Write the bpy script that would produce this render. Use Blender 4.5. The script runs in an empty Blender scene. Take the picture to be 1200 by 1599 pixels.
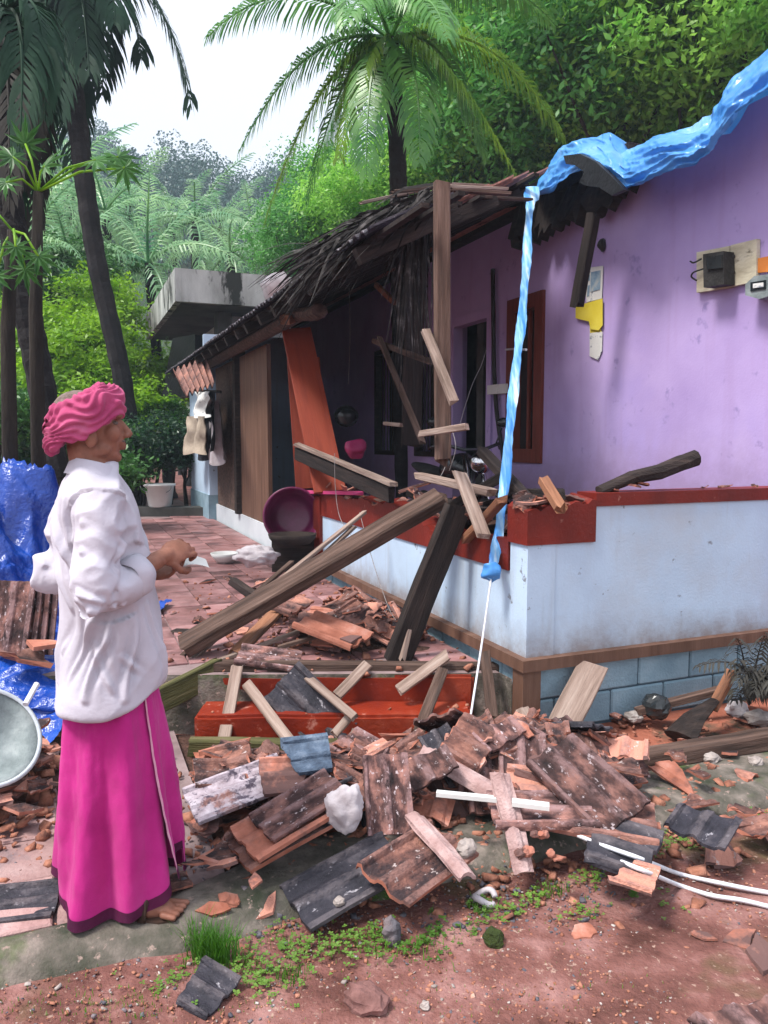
import bpy, bmesh, math, random
import numpy as np
from mathutils import Vector, Matrix, Euler, noise as mn

SC = bpy.context.scene
COL = SC.collection
RAD = math.radians
rnd = random.Random(7)

# ------------------------------------------------------------------ camera, sky, sun, exposure
FPX, CU, CV = 1200.0, 600.0, 799.5
PITCH = math.atan(110 / 1200)
CAMZ = 1.5
cam_d = bpy.data.cameras.new('camera')
cam = bpy.data.objects.new('camera', cam_d)
COL.objects.link(cam)
cam.location = (0, 0, CAMZ)
cam.rotation_euler = (math.pi / 2 - PITCH, 0, 0)
cam_d.sensor_fit = 'VERTICAL'
cam_d.sensor_height = 36.0
cam_d.lens = 36.0 * FPX / 1599.0
cam_d.clip_end = 2000
SC.camera = cam

SUN_EL, SUN_AZ = RAD(60), RAD(242)      # azimuth clockwise from +Y: high on the left, a little behind the camera
w = bpy.data.worlds.new('World')
SC.world = w
w.use_nodes = True
wt = w.node_tree
sky = wt.nodes.new('ShaderNodeTexSky')
sky.sky_type = 'NISHITA'
sky.sun_disc = False
sky.sun_elevation = SUN_EL
sky.sun_rotation = SUN_AZ
sky.air_density = 1.0
sky.dust_density = 5.0
sky.ozone_density = 1.0
mixw = wt.nodes.new('ShaderNodeMix')
mixw.data_type = 'RGBA'
mixw.inputs[0].default_value = 0.72      # thin white cloud over the whole sky
wt.links.new(sky.outputs[0], mixw.inputs[6])
mixw.inputs[7].default_value = (10.3, 10.8, 11.8, 1)
bg = wt.nodes['Background']
wt.links.new(mixw.outputs[2], bg.inputs[0])
bg.inputs[1].default_value = 0.094

sd = bpy.data.lights.new('sun', 'SUN')
so = bpy.data.objects.new('sun', sd)
COL.objects.link(so)
sd.energy = 3.2
sd.angle = RAD(14)
sd.color = (1.0, 0.96, 0.9)
so.location = (-3, -6, 14)
sdir = Vector((math.sin(SUN_AZ) * math.cos(SUN_EL), math.cos(SUN_AZ) * math.cos(SUN_EL), math.sin(SUN_EL)))
so.rotation_euler = sdir.to_track_quat('Z', 'Y').to_euler()

SC.view_settings.view_transform = 'Standard'
SC.view_settings.look = 'None'
SC.view_settings.gamma = 1.0
SC.view_settings.use_curve_mapping = False
SC.view_settings.exposure = 0.66
SC.cycles.use_denoising = True
SC.cycles.max_bounces = 6
SC.cycles.diffuse_bounces = 1
SC.cycles.transparent_max_bounces = 12
SC.cycles.volume_bounces = 0

# ------------------------------------------------------------------ placing helpers
CP, SP = math.cos(PITCH), math.sin(PITCH)
CAM = Vector((0, 0, CAMZ))
def ray(u, v):
    a, b = (u - CU) / FPX, (CV - v) / FPX
    return Vector((a, CP + b * SP, -SP + b * CP))
def P(u, v, Y):
    r = ray(u, v); return CAM + r * (Y / r.y)
def PZ(u, v, z):
    r = ray(u, v); return CAM + r * ((z - CAMZ) / r.z)
C0 = PZ(820, 1148, 0.0)                    # ground corner of the verandah
LD = Vector((-490, 1204, 0)).normalized()  # along the long side, away from the camera
RD = Vector((LD.y, -LD.x, 0))              # along the short side, to the right
def H(s, t, z): return Vector((C0.x, C0.y, 0)) + LD * s + RD * t + Vector((0, 0, z))
def PT(u, v, t):                           # on the upright plane at distance t behind the long parapet
    r = ray(u, v); q = H(0, t, 0); return CAM + r * ((q - CAM).dot(RD) / r.dot(RD))
def PS(u, v, s):
    r = ray(u, v); q = H(s, 0, 0); return CAM + r * ((q - CAM).dot(LD) / r.dot(LD))
def st(p):
    d = p - H(0, 0, 0); return d.dot(LD), d.dot(RD)

# ------------------------------------------------------------------ materials
MATS = {}
def lin(c):
    return tuple((x / 255 / 12.92) if x / 255 <= 0.04045 else ((x / 255 + 0.055) / 1.055) ** 2.4 for x in c) + (1,)
def nmat(name, ramp, scale=4.0, detail=6.0, rough=0.8, bump=0.3, bscale=30.0, stretch=(1, 1, 1), spec=0.3, rv=0.0, rhue=0.0,
         metal=0.0, dist=0.02, stain=None, second=None, transl=0.0, rmask=0.0, sheen=0.0, dirt=None, streak=None, wear=None):
    """ramp = [(pos, linear rgb)...] over a noise; second = (scale, lo, hi, rgb) blotches on top; stain the same with finer specks."""
    m = bpy.data.materials.new(name); m.use_nodes = True
    nt = m.node_tree; N = nt.nodes; K = nt.links.new
    b = N['Principled BSDF']
    tc = N.new('ShaderNodeTexCoord')
    mp = N.new('ShaderNodeMapping'); mp.inputs['Scale'].default_value = stretch
    oi = N.new('ShaderNodeObjectInfo')
    K(tc.outputs['Object'], mp.inputs[0])
    if rv or rmask or rhue:
        add = N.new('ShaderNodeVectorMath'); add.operation = 'ADD'
        sc = N.new('ShaderNodeVectorMath'); sc.operation = 'SCALE'
        cx = N.new('ShaderNodeCombineXYZ')
        for i in range(3): K(oi.outputs['Random'], cx.inputs[i])
        K(cx.outputs[0], sc.inputs[0]); sc.inputs['Scale'].default_value = 37.0
        K(tc.outputs['Object'], add.inputs[0]); K(sc.outputs[0], add.inputs[1]); K(add.outputs[0], mp.inputs[0])
    def noi(s, d=detail, r=0.6):
        n = N.new('ShaderNodeTexNoise'); n.inputs['Scale'].default_value = s; n.inputs['Detail'].default_value = d
        n.inputs['Roughness'].default_value = r; K(mp.outputs[0], n.inputs[0]); return n
    n = noi(scale)
    cr = N.new('ShaderNodeValToRGB'); K(n.outputs[0], cr.inputs[0])
    e = cr.color_ramp.elements
    while len(e) < len(ramp): e.new(0.5)
    for i, (p, c) in enumerate(ramp):
        e[i].position = p; e[i].color = tuple(c[:3]) + (1,)
    col = cr.outputs[0]
    for lay in (second, stain):
        if not lay: continue
        s2, lo, hi, c2 = lay
        n2 = noi(s2, 5, 0.65)
        mr = N.new('ShaderNodeMapRange'); mr.inputs[1].default_value = lo; mr.inputs[2].default_value = hi
        K(n2.outputs[0], mr.inputs[0])
        fac = mr.outputs[0]
        if rmask and lay is second:
            a2 = N.new('ShaderNodeMath'); a2.operation = 'MULTIPLY_ADD'
            K(oi.outputs['Random'], a2.inputs[0]); a2.inputs[1].default_value = rmask; a2.inputs[2].default_value = -rmask / 2
            a3 = N.new('ShaderNodeMath'); a3.operation = 'ADD'; K(n2.outputs[0], a3.inputs[0]); K(a2.outputs[0], a3.inputs[1])
            K(a3.outputs[0], mr.inputs[0])
        mx = N.new('ShaderNodeMix'); mx.data_type = 'RGBA'
        K(fac, mx.inputs[0]); K(col, mx.inputs[6]); mx.inputs[7].default_value = tuple(c2[:3]) + (1,)
        col = mx.outputs[2]
    if wear:         # ridges rubbed pale, grime left in the channels
        sx = N.new('ShaderNodeSeparateXYZ'); K(tc.outputs['Object'], sx.inputs[0])
        r4 = N.new('ShaderNodeMapRange'); r4.inputs[1].default_value = wear[0]; r4.inputs[2].default_value = wear[1]; K(sx.outputs[2], r4.inputs[0])
        n4 = noi(wear[3], 7, .7); r5 = N.new('ShaderNodeMapRange'); r5.inputs[1].default_value = .40; r5.inputs[2].default_value = .60; K(n4.outputs[0], r5.inputs[0])
        m6 = N.new('ShaderNodeMath'); m6.operation = 'MULTIPLY'; m6.use_clamp = True; K(r5.outputs[0], m6.inputs[0]); K(r4.outputs[0], m6.inputs[1])
        mx = N.new('ShaderNodeMix'); mx.data_type = 'RGBA'; K(m6.outputs[0], mx.inputs[0]); K(col, mx.inputs[6]); mx.inputs[7].default_value = tuple(wear[2]) + (1,); col = mx.outputs[2]
    if streak:       # rain streaks: noise stretched along the height
        m3 = N.new('ShaderNodeMapping'); m3.inputs['Scale'].default_value = (streak[0], streak[0], streak[0] * .07); K(tc.outputs['Object'], m3.inputs[0])
        n3 = N.new('ShaderNodeTexNoise'); n3.inputs['Scale'].default_value = 1; n3.inputs['Detail'].default_value = 6; K(m3.outputs[0], n3.inputs[0])
        r3 = N.new('ShaderNodeMapRange'); r3.inputs[1].default_value = streak[1]; r3.inputs[2].default_value = streak[2]; r3.inputs[4].default_value = streak[3]; K(n3.outputs[0], r3.inputs[0])
        mx = N.new('ShaderNodeMix'); mx.data_type = 'RGBA'; K(r3.outputs[0], mx.inputs[0]); K(col, mx.inputs[6]); mx.inputs[7].default_value = tuple(streak[4]) + (1,); col = mx.outputs[2]
    if dirt:         # mud splashed up from below z0, ragged edge
        sx = N.new('ShaderNodeSeparateXYZ'); K(tc.outputs['Object'], sx.inputs[0])
        r4 = N.new('ShaderNodeMapRange'); r4.inputs[1].default_value = dirt[1]; r4.inputs[2].default_value = dirt[0]; K(sx.outputs[2], r4.inputs[0])
        n4 = noi(dirt[3], 8, .7); m4 = N.new('ShaderNodeMath'); m4.operation = 'MULTIPLY_ADD'; K(n4.outputs[0], m4.inputs[0]); m4.inputs[1].default_value = 2.4; m4.inputs[2].default_value = -1.15
        m5 = N.new('ShaderNodeMath'); m5.operation = 'ADD'; m5.use_clamp = True; K(m4.outputs[0], m5.inputs[0]); K(r4.outputs[0], m5.inputs[1])
        m6 = N.new('ShaderNodeMath'); m6.operation = 'MULTIPLY'; m6.use_clamp = True; K(m5.outputs[0], m6.inputs[0]); K(r4.outputs[0], m6.inputs[1])
        mx = N.new('ShaderNodeMix'); mx.data_type = 'RGBA'; K(m6.outputs[0], mx.inputs[0]); K(col, mx.inputs[6]); mx.inputs[7].default_value = tuple(dirt[2]) + (1,); col = mx.outputs[2]
    if rv or rhue:
        hs = N.new('ShaderNodeHueSaturation')
        r1 = N.new('ShaderNodeMath'); r1.operation = 'MULTIPLY_ADD'; K(oi.outputs['Random'], r1.inputs[0])
        r1.inputs[1].default_value = rv * 2; r1.inputs[2].default_value = 1 - rv
        K(r1.outputs[0], hs.inputs['Value'])
        if rhue:
            r2 = N.new('ShaderNodeMath'); r2.operation = 'MULTIPLY_ADD'; K(oi.outputs['Random'], r2.inputs[0])
            r2.inputs[1].default_value = rhue * 2; r2.inputs[2].default_value = 0.5 - rhue
            K(r2.outputs[0], hs.inputs['Hue'])
        K(col, hs.inputs['Color']); col = hs.outputs[0]
    K(col, b.inputs['Base Color'])
    b.inputs['Roughness'].default_value = rough
    b.inputs['Specular IOR Level'].default_value = spec
    b.inputs['Metallic'].default_value = metal
    if sheen: b.inputs['Sheen Weight'].default_value = sheen
    if bump:
        nb = noi(bscale, 4, 0.6)
        bp = N.new('ShaderNodeBump'); bp.inputs['Strength'].default_value = bump; bp.inputs['Distance'].default_value = dist
        K(nb.outputs[0], bp.inputs['Height']); K(bp.outputs[0], b.inputs['Normal'])
    if transl:
        tl = N.new('ShaderNodeBsdfTranslucent'); K(col, tl.inputs[0])
        ms = N.new('ShaderNodeMixShader'); ms.inputs[0].default_value = transl
        K(b.outputs[0], ms.inputs[1]); K(tl.outputs[0], ms.inputs[2])
        K(ms.outputs[0], N['Material Output'].inputs[0])
    MATS[name] = m
    return m
def leafmat(name, c1, c2, transl=0.35, scale=2.2, rough=0.4, spec=0.5):
    return nmat(name, [(0.3, c1), (0.7, c2)], scale=scale, detail=4, rough=rough, bump=0, spec=spec, rv=0.12, transl=transl)

nmat('soil', [(0.3, (0.085, 0.036, 0.03)), (0.5, (0.20, 0.088, 0.076)), (0.7, (0.37, 0.20, 0.185))], scale=5.0, detail=12, rough=0.95, bump=0.9,
     bscale=60, dist=0.015, second=(1.1, 0.56, 0.68, (0.085, 0.082, 0.035)), stain=(42.0, 0.60, 0.68, (0.4, 0.27, 0.22)), spec=0.1)
nmat('red_soil', [(0.3, (0.20, 0.06, 0.035)), (0.6, (0.42, 0.15, 0.10)), (0.75, (0.5, 0.22, 0.17))], scale=4.0, detail=10, rough=0.95, bump=0.8,
     bscale=50, dist=0.015, second=(2.2, 0.52, 0.62, (0.08, 0.07, 0.05)), spec=0.1)
nmat('mossy_concrete', [(0.3, (0.035, 0.042, 0.026)), (0.5, (0.12, 0.105, 0.088)), (0.7, (0.29, 0.24, 0.21))], scale=7.0, detail=10, rough=0.9, bump=0.7,
     bscale=45, dist=0.012, second=(1.7, 0.52, 0.64, (0.055, 0.10, 0.018)), stain=(25, 0.60, 0.66, (0.3, 0.22, 0.19)))
nmat('paver', [(0.3, (0.2, 0.11, 0.105)), (0.55, (0.36, 0.22, 0.21)), (0.75, (0.46, 0.32, 0.31))], scale=5, detail=9, rough=0.6, bump=0.4, bscale=50,
     second=(2.0, 0.54, 0.66, (0.13, 0.12, 0.14)), rv=0.16)
nmat('terrace_tile', [(0.3, (0.17, 0.075, 0.07)), (0.55, (0.34, 0.17, 0.17)), (0.75, (0.44, 0.27, 0.27))], scale=4, detail=8, rough=0.42, bump=0.25, bscale=60,
     second=(1.3, 0.5, 0.64, (0.10, 0.05, 0.05)), rv=0.18)
nmat('grout', [(0.3, (0.16, 0.11, 0.11)), (0.7, (0.30, 0.22, 0.22))], scale=6, rough=0.9)
nmat('lavender', [(0.3, (0.39, 0.285, 0.57)), (0.55, (0.475, 0.36, 0.66)), (0.75, (0.53, 0.41, 0.70))], scale=1.2, detail=9, rough=0.75, bump=0.2, bscale=60,
     stain=(6.0, 0.62, 0.70, (0.31, 0.24, 0.50)), second=(0.55, 0.55, 0.74, (0.40, 0.31, 0.65)), dist=0.006, streak=(9, .56, .74, .35, (0.36, 0.24, 0.46)), dirt=(1.1, 1.75, (0.34, 0.24, 0.42), 5))
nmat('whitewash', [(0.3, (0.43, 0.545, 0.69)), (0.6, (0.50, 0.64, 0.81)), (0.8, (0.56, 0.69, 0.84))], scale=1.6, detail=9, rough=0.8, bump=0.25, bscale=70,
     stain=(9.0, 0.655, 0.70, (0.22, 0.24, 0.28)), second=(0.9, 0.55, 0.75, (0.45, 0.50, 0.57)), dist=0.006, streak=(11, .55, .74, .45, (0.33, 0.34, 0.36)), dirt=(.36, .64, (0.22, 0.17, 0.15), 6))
nmat('red_oxide', [(0.3, (0.0936, 0.0094, 0.0058)), (0.6, (0.1800, 0.0158, 0.0086)), (0.8, (0.2376, 0.0360, 0.0252))], scale=3, detail=9, rough=0.55, bump=0.2, bscale=50,
     stain=(14.0, 0.64, 0.72, (0.35, 0.16, 0.13)))
nmat('step_red', [(0.3, (0.1394, 0.0115, 0.0049)), (0.55, (0.2378, 0.0238, 0.0074)), (0.8, (0.3772, 0.0820, 0.0451))], scale=3, detail=10, rough=0.5, bump=0.25, bscale=40,
     stain=(12.0, 0.62, 0.72, (0.45, 0.19, 0.15)), second=(1.6, 0.6, 0.75, (0.26, 0.04, 0.02)))
nmat('block_blue', [(0.3, (0.17, 0.27, 0.34)), (0.6, (0.26, 0.38, 0.46)), (0.8, (0.34, 0.46, 0.53))], scale=4, detail=10, rough=0.9, bump=0.6, bscale=70,
     second=(1.4, 0.55, 0.72, (0.13, 0.19, 0.22)), rv=0.08, dist=0.012)
nmat('mortar', [(0.3, (0.05, 0.085, 0.115)), (0.7, (0.09, 0.14, 0.18))], scale=8, rough=0.95)
WS = (0.7, 9, 9)
nmat('wood_old', [(0.3, (0.035, 0.021, 0.016)), (0.5, (0.095, 0.056, 0.043)), (0.72, (0.19, 0.122, 0.098))], scale=3, detail=9, rough=0.85, bump=0.6, bscale=14,
     stretch=WS, second=(1.2, 0.55, 0.7, (0.035, 0.028, 0.026)), rv=0.25)
nmat('wood_light', [(0.3, (0.1326, 0.0897, 0.0702)), (0.5, (0.2574, 0.1833, 0.1521)), (0.72, (0.3900, 0.3042, 0.2613))], scale=3, detail=9, rough=0.85, bump=0.5, bscale=14,
     stretch=WS, second=(1.6, 0.58, 0.7, (0.12, 0.08, 0.06)), rv=0.2)
nmat('wood_warm', [(0.3, (0.16, 0.066, 0.036)), (0.55, (0.30, 0.135, 0.075)), (0.75, (0.40, 0.20, 0.12))], scale=3, detail=9, rough=0.8, bump=0.5, bscale=14,
     stretch=WS, second=(1.3, 0.56, 0.72, (0.07, 0.04, 0.03)), rv=0.15)
nmat('wood_dark', [(0.3, (0.008, 0.006, 0.006)), (0.55, (0.028, 0.019, 0.017)), (0.75, (0.065, 0.044, 0.037))], scale=3, detail=9, rough=0.85, bump=0.6, bscale=14,
     stretch=WS, rv=0.25)
nmat('wood_mossy', [(0.3, (0.035, 0.036, 0.012)), (0.55, (0.085, 0.08, 0.03)), (0.75, (0.20, 0.16, 0.09))], scale=3, detail=9, rough=0.9, bump=0.6, bscale=14,
     stretch=WS, rv=0.2)
nmat('orange_board', [(0.3, (0.1800, 0.0225, 0.0083)), (0.55, (0.2475, 0.0338, 0.0120)), (0.8, (0.2850, 0.0525, 0.0225))], scale=2, detail=8, rough=0.6, bump=0.2, bscale=20, stretch=WS,
     stain=(8, 0.66, 0.74, (0.28, 0.08, 0.05)))
nmat('brown_board', [(0.3, (0.085, 0.042, 0.028)), (0.6, (0.16, 0.085, 0.058)), (0.8, (0.22, 0.13, 0.10))], scale=2, detail=8, rough=0.6, bump=0.2, bscale=20, stretch=(6, 6, .6))
nmat('door_frame', [(0.3, (0.11, 0.018, 0.011)), (0.7, (0.20, 0.04, 0.025))], scale=4, rough=0.5, bump=0.2, bscale=20, stretch=(6, 6, .6))
nmat('tile_top', [(0.25, (0.014, 0.012, 0.015)), (0.44, (0.045, 0.027, 0.029)), (0.57, (0.19, 0.085, 0.068)), (0.72, (0.42, 0.20, 0.15))], scale=9, detail=11, stretch=(1.25, .8, 1), wear=(.012, .027, (.27, .14, .12), 16), rough=0.85,
     bump=0.8, bscale=70, dist=0.012, second=(2.8, 0.49, 0.60, (0.46, 0.21, 0.155)), rmask=0.5, stain=(26.0, 0.62, 0.68, (0.5, 0.42, 0.41)), rv=0.35)
nmat('tile_raw', [(0.3, (0.22, 0.068, 0.040)), (0.55, (0.42, 0.165, 0.115)), (0.75, (0.55, 0.31, 0.26))], scale=6, detail=9, rough=0.9, bump=0.5, bscale=60, dist=0.008,
     second=(4.0, 0.50, 0.62, (0.12, 0.065, 0.06)), rmask=0.34, rv=0.25)
nmat('tile_soot', [(0.3, (0.012, 0.009, 0.009)), (0.7, (0.05, 0.035, 0.03))], scale=8, rough=0.95, bump=0.4)
nmat('tile_bleached', [(0.3, (0.22, 0.17, 0.19)), (0.5, (0.44, 0.37, 0.42)), (0.7, (0.60, 0.54, 0.60))], scale=18, detail=9, rough=0.9, bump=0.5, bscale=60,
     second=(26, 0.52, 0.62, (0.10, 0.08, 0.11)), stain=(6, 0.56, 0.66, (0.36, 0.18, 0.15)))
nmat('chips', [(0.25, (0.07, 0.04, 0.04)), (0.45, (0.28, 0.11, 0.07)), (0.65, (0.48, 0.22, 0.15)), (0.8, (0.55, 0.40, 0.34))], scale=13, detail=3, rough=0.95, bump=0.5, bscale=60)
nmat('rubble_base', [(0.3, (0.030, 0.017, 0.013)), (0.55, (0.10, 0.05, 0.038)), (0.75, (0.22, 0.10, 0.07))], scale=9, detail=10, rough=0.95, bump=1.0, bscale=40, dist=0.03)
nmat('stone', [(0.3, (0.16, 0.13, 0.12)), (0.55, (0.36, 0.31, 0.29)), (0.75, (0.55, 0.50, 0.48))], scale=6, rough=0.9, bump=0.6, bscale=30, rv=0.3)
nmat('dark_stone', [(0.3, (0.05, 0.05, 0.065)), (0.55, (0.13, 0.12, 0.14)), (0.75, (0.30, 0.22, 0.22))], scale=6, rough=0.9, bump=0.6, bscale=30, rv=0.3)
nmat('tarp_roof', [(0.3, (0.03, 0.21, 0.64)), (0.55, (0.09, 0.34, 0.76)), (0.75, (0.32, 0.57, 0.86))], scale=2.5, detail=6, rough=0.30, bump=0.15, bscale=14, dist=0.01, spec=0.6, transl=0.15)
nmat('tarp_white', [(0.38, (0.05, 0.25, 0.66)), (0.54, (0.22, 0.50, 0.82)), (0.70, (0.74, 0.83, 0.9))], scale=14, detail=3, rough=0.35, bump=0.4, bscale=25, stretch=(1.6, .3, .05), spec=0.5)
nmat('tarp_blue', [(0.3, (0.002, 0.022, 0.20)), (0.6, (0.006, 0.06, 0.38)), (0.8, (0.03, 0.17, 0.62))], scale=2.5, detail=7, rough=0.3, bump=0.7, bscale=12, dist=0.03, spec=0.6)
nmat('black_sheet', [(0.3, (0.003, 0.003, 0.004)), (0.7, (0.010, 0.010, 0.012))], scale=6, rough=0.4, bump=0.5, bscale=20)
nmat('cement_grey', [(0.3, (0.24, 0.25, 0.24)), (0.55, (0.50, 0.52, 0.51)), (0.75, (0.66, 0.68, 0.66))], scale=1.4, detail=9, rough=0.9, bump=0.4, bscale=30, stretch=(1.5, 1.5, 0.5),
     second=(2.0, 0.53, 0.60, (0.035, 0.04, 0.036)))
nmat('cement_plain', [(0.3, (0.45, 0.49, 0.54)), (0.7, (0.60, 0.64, 0.68))], scale=1.5, rough=0.9, bump=0.2)
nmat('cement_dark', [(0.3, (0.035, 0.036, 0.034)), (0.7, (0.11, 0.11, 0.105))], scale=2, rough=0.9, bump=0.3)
nmat('plastic_white', [(0.3, (0.62, 0.62, 0.60)), (0.7, (0.74, 0.74, 0.73))], scale=3, rough=0.4, bump=0.05, spec=0.5)
nmat('white_sheet', [(0.3, (0.36, 0.31, 0.33)), (0.6, (0.56, 0.52, 0.55)), (0.8, (0.66, 0.63, 0.66))], scale=5, rough=0.7, bump=0.5, bscale=16, dist=0.02)
nmat('cord_white', [(0.3, (0.60, 0.60, 0.66)), (0.7, (0.76, 0.77, 0.82))], scale=30, rough=0.6, bump=0.2, bscale=90)
nmat('metal_grey', [(0.3, (0.12, 0.15, 0.155)), (0.52, (0.25, 0.29, 0.295)), (0.72, (0.42, 0.46, 0.46))], scale=7, detail=9, rough=0.65, metal=0.1, bump=0.25, bscale=40)
nmat('chrome', [(0.3, (0.6, 0.6, 0.62)), (0.7, (0.75, 0.75, 0.77))], scale=3, rough=0.15, metal=1.0, bump=0)
nmat('bike_black', [(0.3, (0.012, 0.014, 0.016)), (0.7, (0.03, 0.034, 0.036))], scale=3, rough=0.25, bump=0, spec=0.6)
nmat('rubber', [(0.3, (0.012, 0.012, 0.012)), (0.7, (0.03, 0.03, 0.03))], scale=9, rough=0.8, bump=0.2)
nmat('pink_plastic', [(0.3, (0.50, 0.03, 0.15)), (0.7, (0.68, 0.09, 0.25))], scale=4, rough=0.4, bump=0.1)
nmat('magenta_plastic', [(0.3, (0.05, 0.006, 0.022)), (0.55, (0.16, 0.010, 0.07)), (0.8, (0.42, 0.03, 0.2))], scale=2, rough=0.35, bump=0.15, bscale=25, spec=0.5)
nmat('skin', [(0.3, (0.17, 0.066, 0.042)), (0.6, (0.29, 0.125, 0.085)), (0.8, (0.38, 0.18, 0.13))], scale=16, detail=7, rough=0.5, bump=0.3, bscale=90, dist=0.003)
nmat('hair_grey', [(0.3, (0.10, 0.065, 0.055)), (0.7, (0.27, 0.20, 0.18))], scale=60, rough=0.8, bump=0.5, bscale=120)
nmat('shirt', [(0.3, (0.44, 0.415, 0.48)), (0.6, (0.55, 0.525, 0.61)), (0.8, (0.60, 0.58, 0.66))], scale=3, detail=8, rough=0.9, bump=0.25, bscale=70, dist=0.006, sheen=0.1)
nmat('lungi', [(0.3, (0.36, 0.006, 0.15)), (0.55, (0.50, 0.018, 0.22)), (0.8, (0.57, 0.05, 0.28))], scale=4, detail=9, rough=0.9, bump=0.35, bscale=110, dist=0.004, sheen=0.1)
nmat('lungi_hem', [(0.3, (0.05, 0.004, 0.03)), (0.7, (0.10, 0.008, 0.05))], scale=8, rough=0.9, bump=0.2, bscale=90)
nmat('lungi_edge', [(0.3, (0.60, 0.20, 0.35)), (0.7, (0.7, 0.4, 0.5))], scale=20, rough=0.9, bump=0.2, bscale=90)
nmat('turban', [(0.3, (0.30, 0.025, 0.10)), (0.55, (0.46, 0.07, 0.18)), (0.8, (0.58, 0.18, 0.30))], scale=7, detail=8, rough=0.9, bump=0.4, bscale=60, dist=0.006, sheen=0.1)
nmat('eye_white', [(0.3, (0.05, 0.035, 0.03)), (0.7, (0.2, 0.16, 0.14))], scale=3, rough=0.3, bump=0)
nmat('leather', [(0.3, (0.03, 0.016, 0.012)), (0.7, (0.08, 0.045, 0.033))], scale=9, rough=0.6, bump=0.3)
nmat('paper_white', [(0.3, (0.62, 0.62, 0.60)), (0.7, (0.72, 0.72, 0.70))], scale=9, rough=0.8, bump=0.1, stain=(18, 0.58, 0.66, (0.22, 0.25, 0.3)))
nmat('paper_yellow', [(0.3, (0.62, 0.50, 0.03)), (0.7, (0.72, 0.62, 0.08))], scale=6, rough=0.8, bump=0.1)
nmat('print_blue', [(0.3, (0.12, 0.22, 0.34)), (0.55, (0.28, 0.38, 0.46)), (0.7, (0.5, 0.5, 0.45))], scale=14, rough=0.6, bump=0)
nmat('board_cream', [(0.3, (0.42, 0.37, 0.26)), (0.55, (0.62, 0.57, 0.42)), (0.8, (0.68, 0.65, 0.52))], scale=5, detail=8, rough=0.8, bump=0.2, stretch=(1, 1, 3), stain=(7, 0.58, 0.68, (0.22, 0.19, 0.13)))
nmat('iron_black', [(0.3, (0.012, 0.012, 0.012)), (0.7, (0.04, 0.038, 0.036))], scale=8, rough=0.6, bump=0.4)
nmat('orange_label', [(0.3, (0.55, 0.16, 0.03)), (0.7, (0.66, 0.24, 0.05))], scale=8, rough=0.6, bump=0)
nmat('glass_dark', [(0.3, (0.012, 0.016, 0.018)), (0.7, (0.02, 0.026, 0.03))], scale=2, rough=0.03, bump=0, spec=0.9)
nmat('wire_grey', [(0.3, (0.16, 0.14, 0.14)), (0.7, (0.34, 0.31, 0.31))], scale=30, rough=0.6, bump=0)
nmat('cloth_black', [(0.3, (0.01, 0.01, 0.014)), (0.7, (0.03, 0.03, 0.04))], scale=5, rough=0.9, bump=0.4, bscale=25)
nmat('cloth_beige', [(0.3, (0.30, 0.24, 0.19)), (0.7, (0.46, 0.38, 0.30))], scale=5, rough=0.9, bump=0.4, bscale=25)
nmat('thatch', [(0.3, (0.008, 0.007, 0.007)), (0.55, (0.03, 0.025, 0.024)), (0.72, (0.16, 0.145, 0.145))], scale=9, detail=4, rough=0.8, bump=0.2, rv=0.2)
nmat('moss', [(0.3, (0.02, 0.03, 0.008)), (0.7, (0.06, 0.085, 0.02))], scale=20, rough=1.0, bump=1.0, bscale=60)
nmat('bark_palm', [(0.3, (0.006, 0.006, 0.007)), (0.6, (0.02, 0.018, 0.019)), (0.8, (0.06, 0.055, 0.055))], scale=4, detail=8, rough=0.95, bump=0.8, bscale=18, dist=0.03)
nmat('bark', [(0.3, (0.012, 0.010, 0.009)), (0.6, (0.035, 0.028, 0.022)), (0.8, (0.08, 0.065, 0.055))], scale=4, detail=8, rough=0.95, bump=0.8, bscale=18, dist=0.03, stretch=(2, 2, .4))
nmat('hill_soil', [(0.3, (0.02, 0.035, 0.015)), (0.7, (0.05, 0.075, 0.03))], scale=0.1, rough=1.0, bump=0)
leafmat('leaf_lime', (0.14, 0.36, 0.012), (0.36, 0.62, 0.03), 0.5)
leafmat('leaf_mid', (0.025, 0.11, 0.02), (0.08, 0.24, 0.045), 0.35)
leafmat('leaf_forest', (0.025, 0.16, 0.03), (0.20, 0.55, 0.12), 0.5)
leafmat('leaf_forest_light', (0.08, 0.33, 0.03), (0.42, 0.75, 0.13), 0.55)
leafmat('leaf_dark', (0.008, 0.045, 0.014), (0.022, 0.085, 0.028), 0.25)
leafmat('leaf_far', (0.025, 0.085, 0.07), (0.065, 0.16, 0.12), 0.2, scale=0.05)  # bluish lift puts the haze of distance into the leaf colour
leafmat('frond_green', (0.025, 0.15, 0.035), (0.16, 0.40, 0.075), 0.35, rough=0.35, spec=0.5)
leafmat('frond_yellow', (0.05, 0.19, 0.02), (0.27, 0.46, 0.045), 0.45, rough=0.35, spec=0.5)
leafmat('frond_dark', (0.005, 0.026, 0.014), (0.018, 0.065, 0.032), 0.12, rough=0.6, spec=0.2)
leafmat('frond_haze_teal', (0.10, 0.32, 0.17), (0.42, 0.66, 0.32), 0.45, rough=0.35, spec=0.5)  # pale teal: mist over the distant palms painted into the fronds
leafmat('frond_dry', (0.012, 0.012, 0.010), (0.045, 0.04, 0.03), 0.1, rough=0.7)
leafmat('grass_blade', (0.04, 0.15, 0.01), (0.14, 0.34, 0.025), 0.4)
leafmat('clover', (0.06, 0.17, 0.02), (0.20, 0.36, 0.06), 0.35)

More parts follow.
